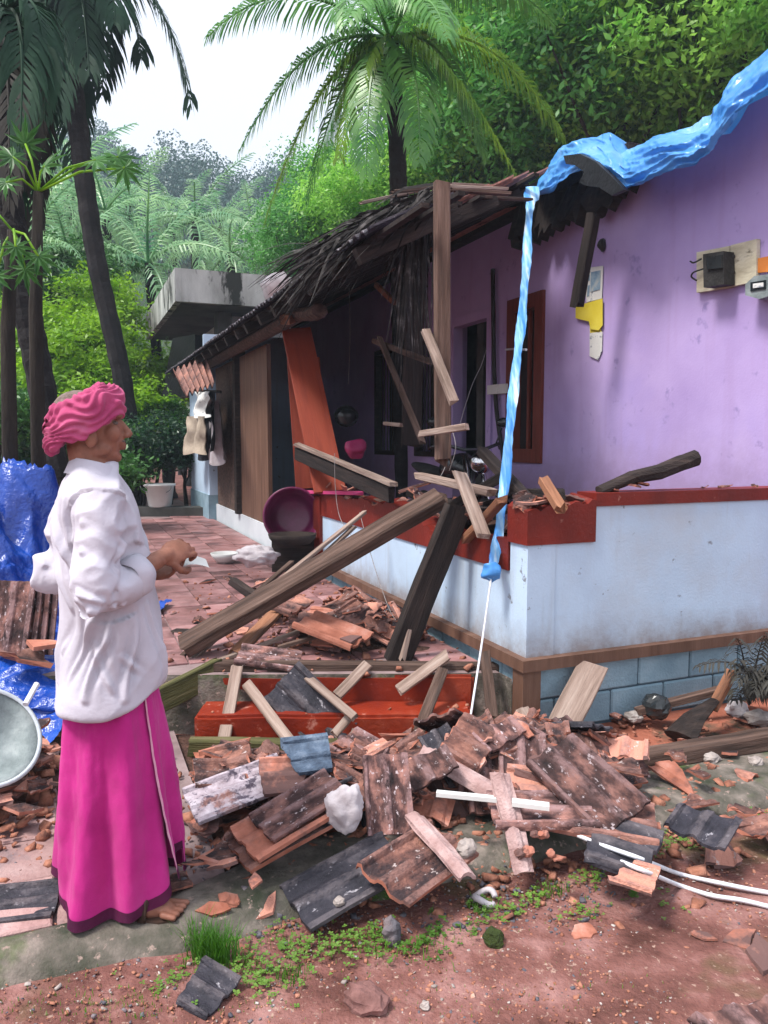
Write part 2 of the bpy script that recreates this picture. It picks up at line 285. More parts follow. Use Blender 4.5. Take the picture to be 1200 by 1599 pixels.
# ------------------------------------------------------------------ mesh helpers
class M:
    def __init__(s): s.v = []; s.f = []; s.m = []
    def add(s, vs, fs, mi=0):
        o = len(s.v); s.v += [Vector(p) for p in vs]
        for f in fs: s.f.append([i + o for i in f]); s.m.append(mi)
    def box8(s, c, mi=0):          # eight corners, bottom ring then top ring
        s.add(c, [(3, 2, 1, 0), (4, 5, 6, 7), (0, 1, 5, 4), (1, 2, 6, 5), (2, 3, 7, 6), (3, 0, 4, 7)], mi)
    def box(s, o, a, b, c, mi=0):  # corner o and three edge vectors
        o, a, b, c = map(Vector, (o, a, b, c))
        s.box8([o, o + a, o + a + b, o + b, o + c, o + a + c, o + a + b + c, o + b + c], mi)
    def hbox(s, s0, s1, t0, t1, z0, z1, mi=0):
        s.box8([H(s0, t0, z0), H(s0, t1, z0), H(s1, t1, z0), H(s1, t0, z0), H(s0, t0, z1), H(s0, t1, z1), H(s1, t1, z1), H(s1, t0, z1)], mi)
    def loft(s, rings, cap=True, mi=0, closed=True):
        n = len(rings[0]); o = len(s.v)
        for r in rings: s.v += [Vector(p) for p in r]
        for i in range(len(rings) - 1):
            for j in range(n if closed else n - 1):
                k = (j + 1) % n
                s.f.append([o + i * n + j, o + i * n + k, o + (i + 1) * n + k, o + (i + 1) * n + j]); s.m.append(mi)
        if cap:
            s.f.append([o + j for j in range(n)][::-1]); s.m.append(mi)
            s.f.append([o + (len(rings) - 1) * n + j for j in range(n)]); s.m.append(mi)
    def tube(s, pts, r, n=8, cap=True, mi=0, flat=1.0):
        pts = [Vector(p) for p in pts]; rings = []
        up = Vector((0.13, 0.21, 0.97))
        for i, p in enumerate(pts):
            d = (pts[min(i + 1, len(pts) - 1)] - pts[max(i - 1, 0)]).normalized()
            if abs(d.dot(up)) > 0.95: up = Vector((0.9, 0.3, 0.1))
            a = d.cross(up).normalized(); b = a.cross(d)
            rr = r[i] if isinstance(r, (list, tuple)) else r
            rings.append([p + a * (rr * math.cos(2 * math.pi * j / n)) + b * (rr * flat * math.sin(2 * math.pi * j / n)) for j in range(n)])
        s.loft(rings, cap, mi)
    def ball(s, c, r, n=12, k=8, M3=None, mi=0):
        c = Vector(c); r = (r, r, r) if isinstance(r, (int, float)) else r
        rings = []
        for i in range(k + 1):
            th = math.pi * (i + 0.02) / (k + 0.04)
            ring = []
            for j in range(n):
                q = Vector((r[0] * math.sin(th) * math.cos(2 * math.pi * j / n), r[1] * math.sin(th) * math.sin(2 * math.pi * j / n), -r[2] * math.cos(th)))
                ring.append(c + (M3 @ q if M3 else q))
            rings.append(ring)
        s.loft(rings, True, mi)
    def grid(s, fn, nu, nv, mi=0):
        o = len(s.v)
        for i in range(nu + 1):
            for j in range(nv + 1): s.v.append(Vector(fn(i / nu, j / nv)))
        for i in range(nu):
            for j in range(nv):
                a = o + i * (nv + 1) + j
                s.f.append([a, a + 1, a + nv + 2, a + nv + 1]); s.m.append(mi)
    def mesh(s, name, mats, off=(0, 0, 0), smooth=False):
        off = Vector(off)
        me = bpy.data.meshes.new(name)
        me.from_pydata([tuple(p - off) for p in s.v], [], s.f)
        for m in (mats if isinstance(mats, (list, tuple)) else [mats]): me.materials.append(MATS[m] if isinstance(m, str) else m)
        if any(s.m): me.polygons.foreach_set('material_index', s.m)
        if smooth: me.polygons.foreach_set('use_smooth', [True] * len(me.polygons))
        me.update()
        return me
    def build(s, name, mats, parent=None, smooth=False, **kw):
        if parent:
            off = Vector(); p_ = parent
            while p_: off = off + p_.location; p_ = p_.parent
        elif kw.get('origin') is not None: off = kw['origin']
        else:
            lo = [min(p[i] for p in s.v) for i in range(3)]; hi = [max(p[i] for p in s.v) for i in range(3)]
            off = Vector(((lo[0] + hi[0]) / 2, (lo[1] + hi[1]) / 2, lo[2]))
        o = bpy.data.objects.new(name, s.mesh(name, mats, off, smooth))
        COL.objects.link(o)
        if parent: o.parent = parent
        else: o.location = off
        return tag(o, **{k: v for k, v in kw.items() if k != 'origin'})
def tag(o, label=None, cat=None, group=None, kind=None):
    if label: o['label'] = label
    if cat: o['category'] = cat
    if group: o['group'] = group
    if kind: o['kind'] = kind
    return o
def thing(name, loc, label, cat, group=None):
    o = bpy.data.objects.new(name, None); COL.objects.link(o); o.location = Vector(loc); o.empty_display_size = 0.1
    return tag(o, label, cat, group)
def child(name, me, parent, loc=(0, 0, 0), rot=(0, 0, 0), scale=(1, 1, 1)):
    o = bpy.data.objects.new(name, me); COL.objects.link(o); o.parent = parent
    o.location = loc; o.rotation_euler = rot; o.scale = scale
    return o
def npmesh(name, V, F, mats):
    me = bpy.data.meshes.new(name)
    V = np.asarray(V, np.float32); F = np.asarray(F, np.int32)
    k = F.shape[1]
    me.vertices.add(len(V)); me.vertices.foreach_set('co', V.ravel())
    me.loops.add(F.size); me.loops.foreach_set('vertex_index', F.ravel())
    me.polygons.add(len(F)); me.polygons.foreach_set('loop_start', np.arange(0, F.size, k, dtype=np.int32))
    me.update(calc_edges=True); me.validate()
    me.materials.append(MATS[mats])
    return me
def fbm(p, o=4): return mn.fractal(Vector(p), 1.0, 2.0, o)

# ------------------------------------------------------------------ heights: yard, pavement, terrace and the heaps of rubble
E0 = Vector((0, 2.53, 0))                       # pavement edge, parallel to the short wall
TERR = 0.28
def terrace_front(x): return 4.0 + 0.02 * x
def in_terrace(x, y):
    s, t = st(Vector((x, y, 0)))
    return y > terrace_front(x) and t < 0.05
HEAPS = [(0.62, 3.26, 0.20, 0.38, 0.22), (0.30, 3.20, 0.14, 0.32, 0.2), (-0.20, 3.12, 0.10, 0.38, 0.22), (-0.62, 3.2, 0.08, 0.26, 0.22), (0.05, 2.88, 0.06, 0.3, 0.15), (-0.30, 2.86, 0.06, 0.26, 0.15), (0.85, 3.30, 0.08, 0.26, 0.2),
         (-1.75, 3.25, 0.15, 0.40, 0.38), (-1.55, 2.85, 0.07, 0.3, 0.3)]
THEAPS = [(-0.22, 4.75, 0.17, 0.32, 0.36), (-0.55, 5.05, 0.05, 0.4, 0.5), (0.10, 4.5, 0.08, 0.28, 0.2)]
def ground_h(x, y):
    if in_terrace(x, y): return TERR
    d = (Vector((x, y, 0)) - E0).dot(LD)        # > 0 on the pavement side
    k = min(1, max(0, (d + 0.05) / 0.1))
    return -0.045 * (1 - k) + 0.012 * mn.noise(Vector((x * 1.7, y * 1.7, 0)))
def heap_h(x, y):
    hs = THEAPS if in_terrace(x, y) else HEAPS
    h = 0
    for cx, cy, a, rx, ry in hs:
        h = max(h, a * math.exp(-((x - cx) / rx) ** 2 - ((y - cy) / ry) ** 2))
    return max(0, h - 0.025)
def top_h(x, y): return ground_h(x, y) + heap_h(x, y)
def on_top(u, v, lift=0.0):
    r = ray(u, v); k = 1.8 / r.y
    while k < 14 / r.y:
        p = CAM + r * k
        if p.z <= top_h(p.x, p.y) + lift: return p
        k += 0.01
    return PZ(u, v, 0)

# ================================================================== SETTING
def axis(lo, hi, step, far):
    a = list(np.arange(lo, hi + 1e-6, step)); s = step; x = a[-1]; up = []
    while x < far: s *= 1.35; x += s; up.append(x)
    s = step; x = a[0]; dn = []
    while x > -far: s *= 1.35; x -= s; dn.append(x)
    return dn[::-1] + a + up
xs, ys = axis(-3.5, 3.5, 0.06, 700), axis(0.8, 4.6, 0.06, 700)
V = []; F = []
for y in ys:
    for x in xs:
        near = abs(x) < 6 and -2 < y < 8
        d = (Vector((x, y, 0)) - E0).dot(LD)
        z = -0.045 if d < 0.02 else -0.06
        if near: z += 0.018 * mn.noise(Vector((x * 2.1, y * 2.1, 3))) + 0.006 * mn.noise(Vector((x * 9, y * 9, 1)))
        V.append((x, y, z))
nx = len(xs)
for j in range(len(ys) - 1):
    for i in range(nx - 1): F.append((j * nx + i, j * nx + i + 1, (j + 1) * nx + i + 1, (j + 1) * nx + i))
go = bpy.data.objects.new('ground', npmesh('ground', V, F, 'soil')); COL.objects.link(go)
tag(go, 'damp pinkish brown earth yard with moss and grit', kind='structure')
go.data.polygons.foreach_set('use_smooth', [True] * len(F))

def E(r, l, z=0): return E0 + RD * r + LD * l + Vector((0, 0, z))     # yard frame: along the pavement edge, in from it
def edge_strip(fu, fv):
    r = -4 + 8 * fu
    wd = 0.13 + 0.22 * min(1, max(0, (r + 0.75) / 0.5))
    prof = [(-0.07, -0.07), (-0.045, -0.03), (-0.012, -0.004), (0.03, 0.010), (0.35, 0.012), (0.7, 0.010), (1.0, 0.004), (1.0, -0.05)]
    k = fv * 7; i = min(6, int(k)); a = k - i
    l = prof[i][0] * (1 - a) + prof[i + 1][0] * a; z = prof[i][1] * (1 - a) + prof[i + 1][1] * a
    if l > 0.03: l = 0.03 + (l - 0.03) / 0.97 * (wd - 0.03)
    wob = 0.05 * mn.noise(Vector((r * 2.3, 0, 5))) + 0.016 * mn.noise(Vector((r * 9, 1, 5)))
    return E(r, l + wob * max(0, 1 - max(0, l) / wd), z + 0.006 * mn.noise(Vector((r * 7, l * 9, 2))))
m = M(); m.grid(edge_strip, 220, 14)
m.build('pavement', 'mossy_concrete', smooth=True, kind='structure', label='mossy worn concrete edge of the pavement')
m = M(); m.grid(lambda a, b: E(-0.45 + 5 * a, 0.3 + 1.1 * b, 0.0 + 0.014 * mn.noise(Vector((a * 12, b * 4, 2))) - 0.01), 90, 24)
m.build('red_soil_bed', 'red_soil', smooth=True, kind='structure', label='strip of red earth along the foot of the wall')
pb = M(); pb.grid(lambda a, b: E(-4 + 3.5 * a, 0.1 + 1.6 * b, -0.012), 6, 4)
path = pb.build('path', 'grout', kind='structure', label='path of square concrete pavers the man stands on')
pm = M(); pm.box((-.144, -.144, -.02), (.288, 0, 0), (0, .288, 0), (0, 0, .028))
bm = bmesh.new(); me0 = pm.mesh('paver', 'paver'); bm.from_mesh(me0)
bmesh.ops.bevel(bm, geom=[e for e in bm.edges if all(v.co.z > 0 for v in e.verts)], offset=0.006, segments=1, affect='EDGES'); bm.to_mesh(me0); bm.free()
ang = math.atan2(RD.y, RD.x)
for i in range(10):
    for j in range(5):
        q = E(-3.6 + 0.3 * i, 0.28 + 0.3 * j) - path.location
        if i == 9 and j > 1: continue
        child('paver', me0, path, (q.x, q.y, 0.012 - path.location.z - 0.012 + rnd.uniform(-.004, .004)), (rnd.uniform(-.012, .012), rnd.uniform(-.012, .012), ang + rnd.uniform(-.01, .01)))

# terrace: raised walkway of square tiles beside the house
tm = M()
S0, S1, T0 = -0.05, 15.0, -4.2
xL, xR = -4.2, 0.62
front = [Vector((xL, terrace_front(xL), 0)), Vector((xR, terrace_front(xR), 0))]
back = [H(0.1, -0.02, 0), H(13.5, -0.02, 0), H(13.5, -3.3, 0)]
poly = [front[0], front[1]] + back
tm.add([p + Vector((0, 0, -0.06)) for p in poly] + [p + Vector((0, 0, TERR - 0.012)) for p in poly],
       [(0, 1, 6, 5), (1, 2, 7, 6), (2, 3, 8, 7), (3, 4, 9, 8), (4, 0, 5, 9)])
tm.f.append([5, 6, 7, 8, 9]); tm.m.append(1)
terr = tm.build('terrace', ('mossy_concrete', 'grout'), kind='structure', label='raised walkway of reddish tiles beside the house', origin=(0, 5, 0))
def slab_mesh(name, a, h, mat, bev):
    q = M(); q.box((-a / 2, -a / 2, -h), (a, 0, 0), (0, a, 0), (0, 0, h)); me = q.mesh(name, mat)
    b = bmesh.new(); b.from_mesh(me)
    bmesh.ops.bevel(b, geom=[e for e in b.edges if all(v.co.z > -1e-6 for v in e.verts)], offset=bev, segments=1, affect='EDGES'); b.to_mesh(me); b.free()
    return me
tmesh = slab_mesh('terrace_tile', 0.292, 0.012, 'terrace_tile', 0.004)
lang = math.atan2(LD.y, LD.x)
cnt = 0
for i in range(36):
    for j in range(11):
        s, t = 0.25 + 0.3 * i, -0.19 - 0.3 * j
        p = H(s, t, 0)
        if p.y < terrace_front(p.x) + 0.17 or cnt >= 290: continue
        if (i > 24 and j > 7): continue
        cnt += 1
        child('terrace_tile', tmesh, terr, Vector((p.x, p.y, TERR + rnd.uniform(-.003, .003))) - terr.location, (rnd.uniform(-.008, .008), rnd.uniform(-.008, .008), lang))

# red entrance steps
sp = thing('entrance_steps', (-0.25, 3.9, 0), 'two red oxide entrance steps half buried under fallen roof timber', 'steps')
def rough_box(corners, nz, bev=0.015, sub=14, amp=0.006):
    q = M(); q.box8(corners); me = q.mesh('tmp', 'step_red'); b = bmesh.new(); b.from_mesh(me)
    bmesh.ops.bevel(b, geom=b.edges[:], offset=bev, segments=2, affect='EDGES')
    bmesh.ops.subdivide_edges(b, edges=[e for e in b.edges if e.calc_length() > 0.2], cuts=sub, use_grid_fill=True)
    for v in b.verts: v.co += Vector((mn.noise(v.co * 6), mn.noise(v.co * 6 + Vector((7, 1, 2))), mn.noise(v.co * 6 + Vector((3, 9, 2))))) * amp
    r = M(); r.v = [v.co.copy() for v in b.verts]
    for f in b.faces: r.f.append([v.index for v in f.verts]); r.m.append(0)
    b.free(); return r
def step(u0, u1, Yf, Yb, z0, z1):
    a = (u0 - 600) / 1200 * Yf; c = (u1 - 600) / 1200 * Yf
    dy = 0.0
    return rough_box([Vector(p) for p in [(a, Yf + dy, z0), (c, Yf, z0), (c, Yb, z0), (a, Yb, z0), (a, Yf + dy, z1), (c, Yf, z1), (c, Yb, z1), (a, Yb, z1)]], 1)
step(294, 744, 3.76, 3.99, -0.05, 0.125).build('step', 'step_red', sp)
step(312, 744, 3.985, 4.14, -0.04, 0.262).build('step', 'step_red', sp)

# ================================================================== HOUSE
house = thing('damaged_house', H(4, 1.9, 0), 'lavender house with red and white verandah wall and half collapsed tile roof', 'house')
ZL0, ZL1 = 0.345, 0.405          # red ledge
VD = 1.9                         # depth of the verandah
SF = 10.9                        # far end of the house
# plinth of concrete blocks
m = M()
m.hbox(0.012, 3.42, 0.012, VD, -0.05, ZL0)
m.hbox(-0.0 + 0.012, 0.3, VD, 5.0, -0.05, ZL0)
m.build('plinth_core', 'mortar', house)
def blockmesh(L, Dp, Hh):
    q = M(); q.box((-L / 2, 0, 0), (L, 0, 0), (0, Dp, 0), (0, 0, Hh)); me = q.mesh('concrete_block', 'block_blue'); b = bmesh.new(); b.from_mesh(me)
    bmesh.ops.bevel(b, geom=b.edges[:], offset=0.008, segments=1, affect='EDGES'); b.to_mesh(me); b.free(); return me
bh = ZL0 / 2
bl = blockmesh(0.352, 0.05, bh - 0.009)
bhalf = blockmesh(0.172, 0.05, bh - 0.009)
for c in range(2):
    z = c * bh + 0.004
    x = 0.0
    first = c == 0
    while x < 4.6:
        L = 0.18 if first else 0.36
        p = H(0.0 + rnd.uniform(-.002, .002), x + L / 2, z) - house.location
        child('concrete_block', bhalf if first else bl, house, p, (0, 0, ang)); x += L; first = False
    x = 0.06
    first = c == 1
    while x < 3.3:
        L = 0.18 if first else 0.36
        p = H(x + L / 2, 0.0 + rnd.uniform(-.002, .002), z) - house.location
        child('concrete_block', bhalf if first else bl, house, p, (0, 0, lang + math.pi)) if False else child('concrete_block', bhalf if first else bl, house, p, (0, 0, lang - math.pi))
        x += L; first = False
# brown corner post under the ledge
m = M(); m.hbox(-0.03, 0.07, -0.035, 0.07, 0.0, ZL0 - 0.002)
m.build('corner_post', 'brown_board', house)
# ledge band
m = M(); m.hbox(-0.05, 3.46, -0.05, 0.10, ZL0, ZL1); m.hbox(-0.0495, 0.10, 0.1, 5.0, ZL0, ZL1)
m.build('ledge', 'brown_board', house)
# white parapet walls, the short one and the long one
ZP = 0.83
def wallgrid(m, f, nu, nv): m.grid(f, nu, nv)
m = M(); m.hbox(0.0, 0.14, 0.16, 5.0, ZL1, 1.168)
m.build('parapet_wall', 'whitewash', house)
m = M(); m.hbox(0.16, 3.42, 0.0, 0.14, ZL1, ZP)
m.build('parapet_wall', 'whitewash', house)
# corner pier
m = M(); m.hbox(-0.004, 0.16, -0.004, 0.16, ZL1, 0.985)
m.build('corner_pier', 'whitewash', house)
def broken_cap(ptsfn, n, z0, ztop, thick, name, mat='red_oxide', jag=0.06, sd=1):
    """upright band with a jagged broken top: ptsfn(f) gives the outer line, thick the vector to the inner one"""
    q = M(); r = random.Random(sd); prev = 0
    rows = []
    for i in range(n + 1):
        prev = prev * 0.5 + r.uniform(-1, 1) * jag * 0.7
        zt = ztop + prev if not callable(ztop) else ztop(i / n) + prev
        a = ptsfn(i / n); b = a + thick
        zi = zt + r.uniform(-.02, .03)
        rows.append([a + Vector((0, 0, z0)), a + Vector((0, 0, zt)), b + Vector((0, 0, zi)), b + Vector((0, 0, z0))])
    q.loft(rows, True)
    return q.build(name, mat, house)
# red bands: long side broken through the middle, pier cap, short side clean
broken_cap(lambda f: H(0.17 + 3.29 * f, -0.012, 0), 60, ZP - 0.002, lambda f: 1.04 - 0.13 * math.exp(-((f - 0.20) / 0.16) ** 2), RD * 0.165, 'wall_cap', jag=0.03, sd=3)
broken_cap(lambda f: H(-0.016, -0.016 + 0.415 * f, 0), 16, 0.982, lambda f: 1.15 + 0.05 * f, LD * 0.19, 'pier_cap', jag=0.02, sd=5)
m = M(); m.hbox(-0.012, 0.155, 0.401, 5.0, 1.166, 1.234)
m.build('wall_cap', 'red_oxide', house)
m = M(); m.hbox(3.40, 3.60, -0.03, 0.14, TERR, 1.0)
m.build('end_pier', 'red_oxide', house)
# verandah floor
m = M(); m.hbox(0.14, SF, 0.14, VD, 0.30, 0.40)
m.build('verandah_floor', 'red_oxide', house)
# plinth of the far half (bluish plaster) and its walls
m = M(); m.hbox(5.1, 8.95, -0.0, 0.2, 0.0, 0.52)
m.build('plaster_plinth', 'cement_plain', house)
m = M(); m.hbox(8.95, SF, -0.12, 0.25, 0.0, 0.66)
m.build('plaster_plinth', 'block_blue', house)
m = M(); m.hbox(8.95, SF, -0.1, 0.15, 0.66, 2.45); m.hbox(SF - 0.15, SF, 0.15, 5.2, 0.3, 3.4)
m.build('end_wall', 'whitewash', house)
# brown plank screen and post
m = M(); m.hbox(5.55, 7.15, 0.02, 0.07, 0.52, 2.62)
sc_ = m.build('plank_screen', 'brown_board', house)
m = M(); m.hbox(7.2, 8.9, 0.02, 0.08, 0.52, 2.62)
m.build('plank_screen', 'wood_old', house)
m = M(); m.hbox(7.08, 7.22, -0.05, 0.1, 0.52, 2.7)
m.build('verandah_post', 'wood_dark', house)
# lavender back wall with its openings (s from near to far)
def s_at(u, t):  # where on the plane t an image column falls
    return st(PT(u, 690, t))[0]
zf, zt = 0.40, 3.60
doorA = (s_at(769, VD), s_at(704, VD), 0.40, 2.86)
winA = (s_at(848, VD), s_at(793, VD), 1.30, 2.86)
slots = [(s_at(682, VD), s_at(650, VD), 1.32, 2.75), (s_at(618, VD), s_at(588, VD), 1.32, 2.75)]
doorB = (s_at(462, VD) , s_at(458, VD) + 0.6, 0.4, 2.4)
ops = sorted([winA, doorA] + slots)
m = M(); cur = -0.35; TW = 0.2
for (a, b, z0, z1) in ops:
    m.hbox(cur, a, VD, VD + TW, 0.3, zt)
    if z0 > 0.45: m.hbox(a, b, VD, VD + TW, 0.3, z0)
    m.hbox(a, b, VD, VD + TW, z1, zt)
    cur = b
m.hbox(cur, SF - 0.15, VD, VD + TW, 0.3, zt)
m.hbox(-0.35, -0.15, VD + TW, 5.2, ZL1, zt)
m.build('back_wall', 'lavender', house)
# rooms behind: floor, rear wall, ceiling
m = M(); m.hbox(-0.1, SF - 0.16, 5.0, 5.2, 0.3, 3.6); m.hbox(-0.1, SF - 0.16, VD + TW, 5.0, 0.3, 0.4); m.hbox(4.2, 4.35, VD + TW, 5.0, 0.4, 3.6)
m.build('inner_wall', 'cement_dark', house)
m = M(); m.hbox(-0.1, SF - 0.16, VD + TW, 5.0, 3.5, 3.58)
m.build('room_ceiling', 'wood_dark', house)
def frame(op, name, dpt, wd, mat, t0=VD - 0.03):
    a, b, z0, z1 = op
    q = M()
    q.hbox(a, a + wd, t0, t0 + dpt, z0, z1); q.hbox(b - wd, b, t0, t0 + dpt, z0, z1)
    q.hbox(a + wd, b - wd, t0, t0 + dpt, z1 - wd, z1)
    if z0 > 0.5: q.hbox(a + wd, b - wd, t0, t0 + dpt, z0, z0 + wd)
    return q.build(name, mat, house)
wf = frame(winA, 'window', 0.14, 0.13, 'door_frame')
wa = winA
m = M(); m.hbox(wa[0] + 0.13, wa[1] - 0.13, VD + 0.06, VD + 0.066, wa[2] + 0.13, wa[3] - 0.13); m.build('pane', 'glass_dark', wf)
m = M(); mid = (wa[0] + wa[1]) / 2; m.hbox(mid - 0.02, mid + 0.02, VD + 0.03, VD + 0.055, wa[2] + 0.13, wa[3] - 0.13); m.build('mullion', 'door_frame', wf)
df = frame(doorA, 'door_frame', 0.12, 0.10, 'lavender', VD - 0.025)
for sl in slots:
    f_ = frame(sl, 'window', 0.10, 0.06, 'wood_dark')
    q = M()
    for k in range(1, 5):
        ss = sl[0] + 0.06 + (sl[1] - sl[0] - 0.12) * k / 5
        q2 = M(); q2.tube([H(ss, VD + 0.05, sl[2] + 0.06), H(ss, VD + 0.05, sl[3] - 0.06)], 0.008, 6); q2.build('window_bar', 'iron_black', f_)
# --- roof over the verandah: what is left of it
EZ, ET, SL = 2.70, -0.42, 0.50
def roofz(t): return EZ + (t - ET) * SL
def cut_s(t): return 0.62 + (t - ET) * 0.98
raf = M(); raf.box((0, -0.035, -0.05), (1, 0, 0), (0, 0.07, 0), (0, 0, 0.10)); rme = raf.mesh('rafter', 'wood_dark')
def rafter(s, ta, tb, name='rafter'):
    a, b = H(s, ta, roofz(ta) - 0.06), H(s, tb, roofz(tb) - 0.06)
    o = child(name, rme, house, a - house.location); o.rotation_mode = 'QUATERNION'
    o.rotation_quaternion = (b - a).to_track_quat('X', 'Z'); o.scale = ((b - a).length, 1, 1)
k = 0.75
while k < SF + 0.3:
    tb = min(VD + 0.25, ET + (k - 0.62) / 0.98)
    if tb > ET + 0.2: rafter(k + rnd.uniform(-.04, .04), ET, tb)
    k += 0.55
for tt in np.arange(ET + 0.05, VD, 0.33):
    q = M(); s0 = cut_s(tt) + rnd.uniform(-.3, .1)
    q.box(H(s0, tt, roofz(tt) - 0.008), LD * (SF + 0.35 - s0), RD * 0.045, Vector((0, 0, 0.025)))
    q.build('roof_batten', 'wood_dark', house)
# eave beam, sagging toward the break
q = M()
pts = [H(s_, ET + 0.28, roofz(ET + 0.28) - 0.19 - (0.06 if s_ < 3.5 else 0)) for s_ in (3.0, 3.2, 3.6, 4.4, 5.4, 7, 9, SF)]
q.tube(pts, 0.075, 8, flat=0.8); q.build('eave_beam', 'wood_old', house)

# ------------------------------------------------------------------ clay roof tiles and broken pieces
PROF = [(-.12, .006), (-.114, .024), (-.100, .025), (-.089, .009), (-.050, .002), (-.032, .008), (-.020, .019), (-.004, .023), (.012, .018), (.022, .007), (.040, .002), (.082, .006), (.096, .020), (.12, .020)]
def tile_base(seed=0):
    r = random.Random(seed); q = M(); ysr = [-.20, -.19, -.06, .08, .185, .20]
    top = []; bot = []
    for i, y in enumerate(ysr):
        lip = 0.006 if i >= 4 else 0
        top.append([Vector((x + r.uniform(-.0015, .0015), y + r.uniform(-.003, .003), z + lip + r.uniform(-.001, .001) + 0.006 * math.cos(y * 6))) for x, z in PROF])
    for row in top: bot.append([p + Vector((0, 0, -.014)) for p in row])
    n = len(PROF); nr = len(ysr)
    q.v = [p for row in top for p in row] + [p for row in bot for p in row]; o = n * nr
    for i in range(nr - 1):
        for j in range(n - 1):
            a = i * n + j
            q.f.append([a, a + 1, a + n + 1, a + n]); q.m.append(0)
            q.f.append([o + a, o + a + n, o + a + n + 1, o + a + 1]); q.m.append(1)
    for i in range(nr - 1):
        a = i * n; q.f.append([a, a + n, o + a + n, o + a]); q.m.append(1)
        a = i * n + n - 1; q.f.append([a, o + a, o + a + n, a + n]); q.m.append(1)
    for j in range(n - 1):
        q.f.append([j, o + j, o + j + 1, j + 1]); q.m.append(1)
        a = (nr - 1) * n + j; q.f.append([a, a + 1, o + a + 1, o + a]); q.m.append(1)
    return q
def tile_piece(name, seed, cuts, mats=('tile_top', 'tile_raw')):
    me = tile_base(seed).mesh(name, mats); r = random.Random(seed)
    if cuts:
        b = bmesh.new(); b.from_mesh(me)
        for (px, py, a) in cuts:
            nv = Vector((math.cos(a), math.sin(a), r.uniform(-.3, .3)))
            res = bmesh.ops.bisect_plane(b, geom=b.verts[:] + b.edges[:] + b.faces[:], plane_co=(px, py, 0), plane_no=nv, clear_outer=True)
            ed = [e for e in res['geom_cut'] if isinstance(e, bmesh.types.BMEdge)]
            fs = bmesh.ops.edgeloop_fill(b, edges=ed, mat_nr=1) if ed else None
            for v in {v for e in ed for v in e.verts}: v.co += Vector((r.uniform(-.008, .008), r.uniform(-.008, .008), r.uniform(-.002, .002)))
        c = sum((v.co for v in b.verts), Vector()) / max(1, len(b.verts))
        for v in b.verts: v.co -= Vector((c.x, c.y, 0))
        b.to_mesh(me); b.free()
    return me
WHOLE = [tile_piece('roof_tile', 10 + i, None) for i in range(3)]
HALF = [tile_piece('roof_tile', 20 + i, [(rnd.uniform(-.02, .02), rnd.uniform(-.06, .08), math.pi / 2 + rnd.uniform(-.5, .5))]) for i in range(5)]
FRAG = []
for i in range(12):
    cx, cy = rnd.uniform(-.05, .05), rnd.uniform(-.1, .1); k = rnd.choice((3, 3, 4)); a0 = rnd.uniform(0, 6.28); rr = rnd.uniform(.03, .075)
    FRAG.append(tile_piece('tile_fragment', 40 + i, [(cx + rr * math.cos(a0 + 6.28 * j / k), cy + rr * math.sin(a0 + 6.28 * j / k), a0 + 6.28 * j / k + rnd.uniform(-.3, .3)) for j in range(k)]))
def shard(seed):
    r = random.Random(seed); n = r.choice((4, 5, 5, 6)); a0 = r.uniform(0, 6.28); q = M()
    ang_ = sorted(r.uniform(0, 1) * .6 + i for i in range(n)); out = []
    for a in ang_:
        th = a0 + 2 * math.pi * a / n; R_ = r.uniform(.045, .10); out.append(Vector((R_ * math.cos(th), R_ * .75 * math.sin(th), 0)))
    pts = []
    for i in range(n):
        a, b = out[i], out[(i + 1) % n]; pts += [a, a.lerp(b, r.uniform(.35, .65)) + Vector((r.uniform(-.008, .008), r.uniform(-.008, .008), 0))]
    bend = r.uniform(-1.5, 1.5)
    tp = [p + Vector((0, 0, .007 + bend * p.x ** 2)) for p in pts]; bt_ = [p * 1.04 + Vector((0, 0, -.007 + bend * p.x ** 2)) for p in pts]
    k = len(pts); q.v = tp + bt_ + [Vector((0, 0, .009)), Vector((0, 0, -.006))]
    for i in range(k):
        j = (i + 1) % k; q.f += [[i, j, 2 * k], [k + j, k + i, 2 * k + 1], [i, k + i, k + j, j]]; q.m += [0, 1, 1]
    return q.mesh('tile_fragment', ('tile_top', 'tile_raw'))
SHARD = [shard(i) for i in range(12)]
FRAG = FRAG[:7] + SHARD
RIDGE = [tile_piece('tile_fragment', 60 + i, [(.034, 0, 0), (-.034, 0, math.pi), (0, .14 - .05 * i, 1.4)]) for i in range(2)]
def variant(me, mats, name=None):
    k = me.copy(); k.materials.clear()
    for x in mats: k.materials.append(MATS[x])
    return k
def bounds(me):
    c = [v.co for v in me.vertices]
    return [(min(p[i] for p in c), max(p[i] for p in c)) for i in range(3)]
BND = {}
def bnd(me):
    if me.name not in BND: BND[me.name] = bounds(me)
    return BND[me.name]

# height map of everything lying about; each piece dropped raises it
GX0, GY0, GS, GNX, GNY = -3.0, 1.6, 0.02, 310, 300
HM = np.zeros((GNX, GNY), np.float32)
for i in range(GNX):
    for j in range(GNY): HM[i, j] = top_h(GX0 + i * GS, GY0 + j * GS)
def hm_box(x0, x1, y0, y1, z):
    i0, i1, j0, j1 = [int(round(a)) for a in ((x0 - GX0) / GS, (x1 - GX0) / GS, (y0 - GY0) / GS, (y1 - GY0) / GS)]
    HM[i0:i1, j0:j1] = np.maximum(HM[i0:i1, j0:j1], z)
hm_box(-.96, .455, 3.76, 3.99, 0.125); hm_box(-.96, .47, 3.985, 4.16, 0.262)
HM0 = HM.copy()
def hm(x, y):
    i, j = int((x - GX0) / GS), int((y - GY0) / GS)
    return float(HM[i, j]) if 0 <= i < GNX and 0 <= j < GNY else ground_h(x, y)
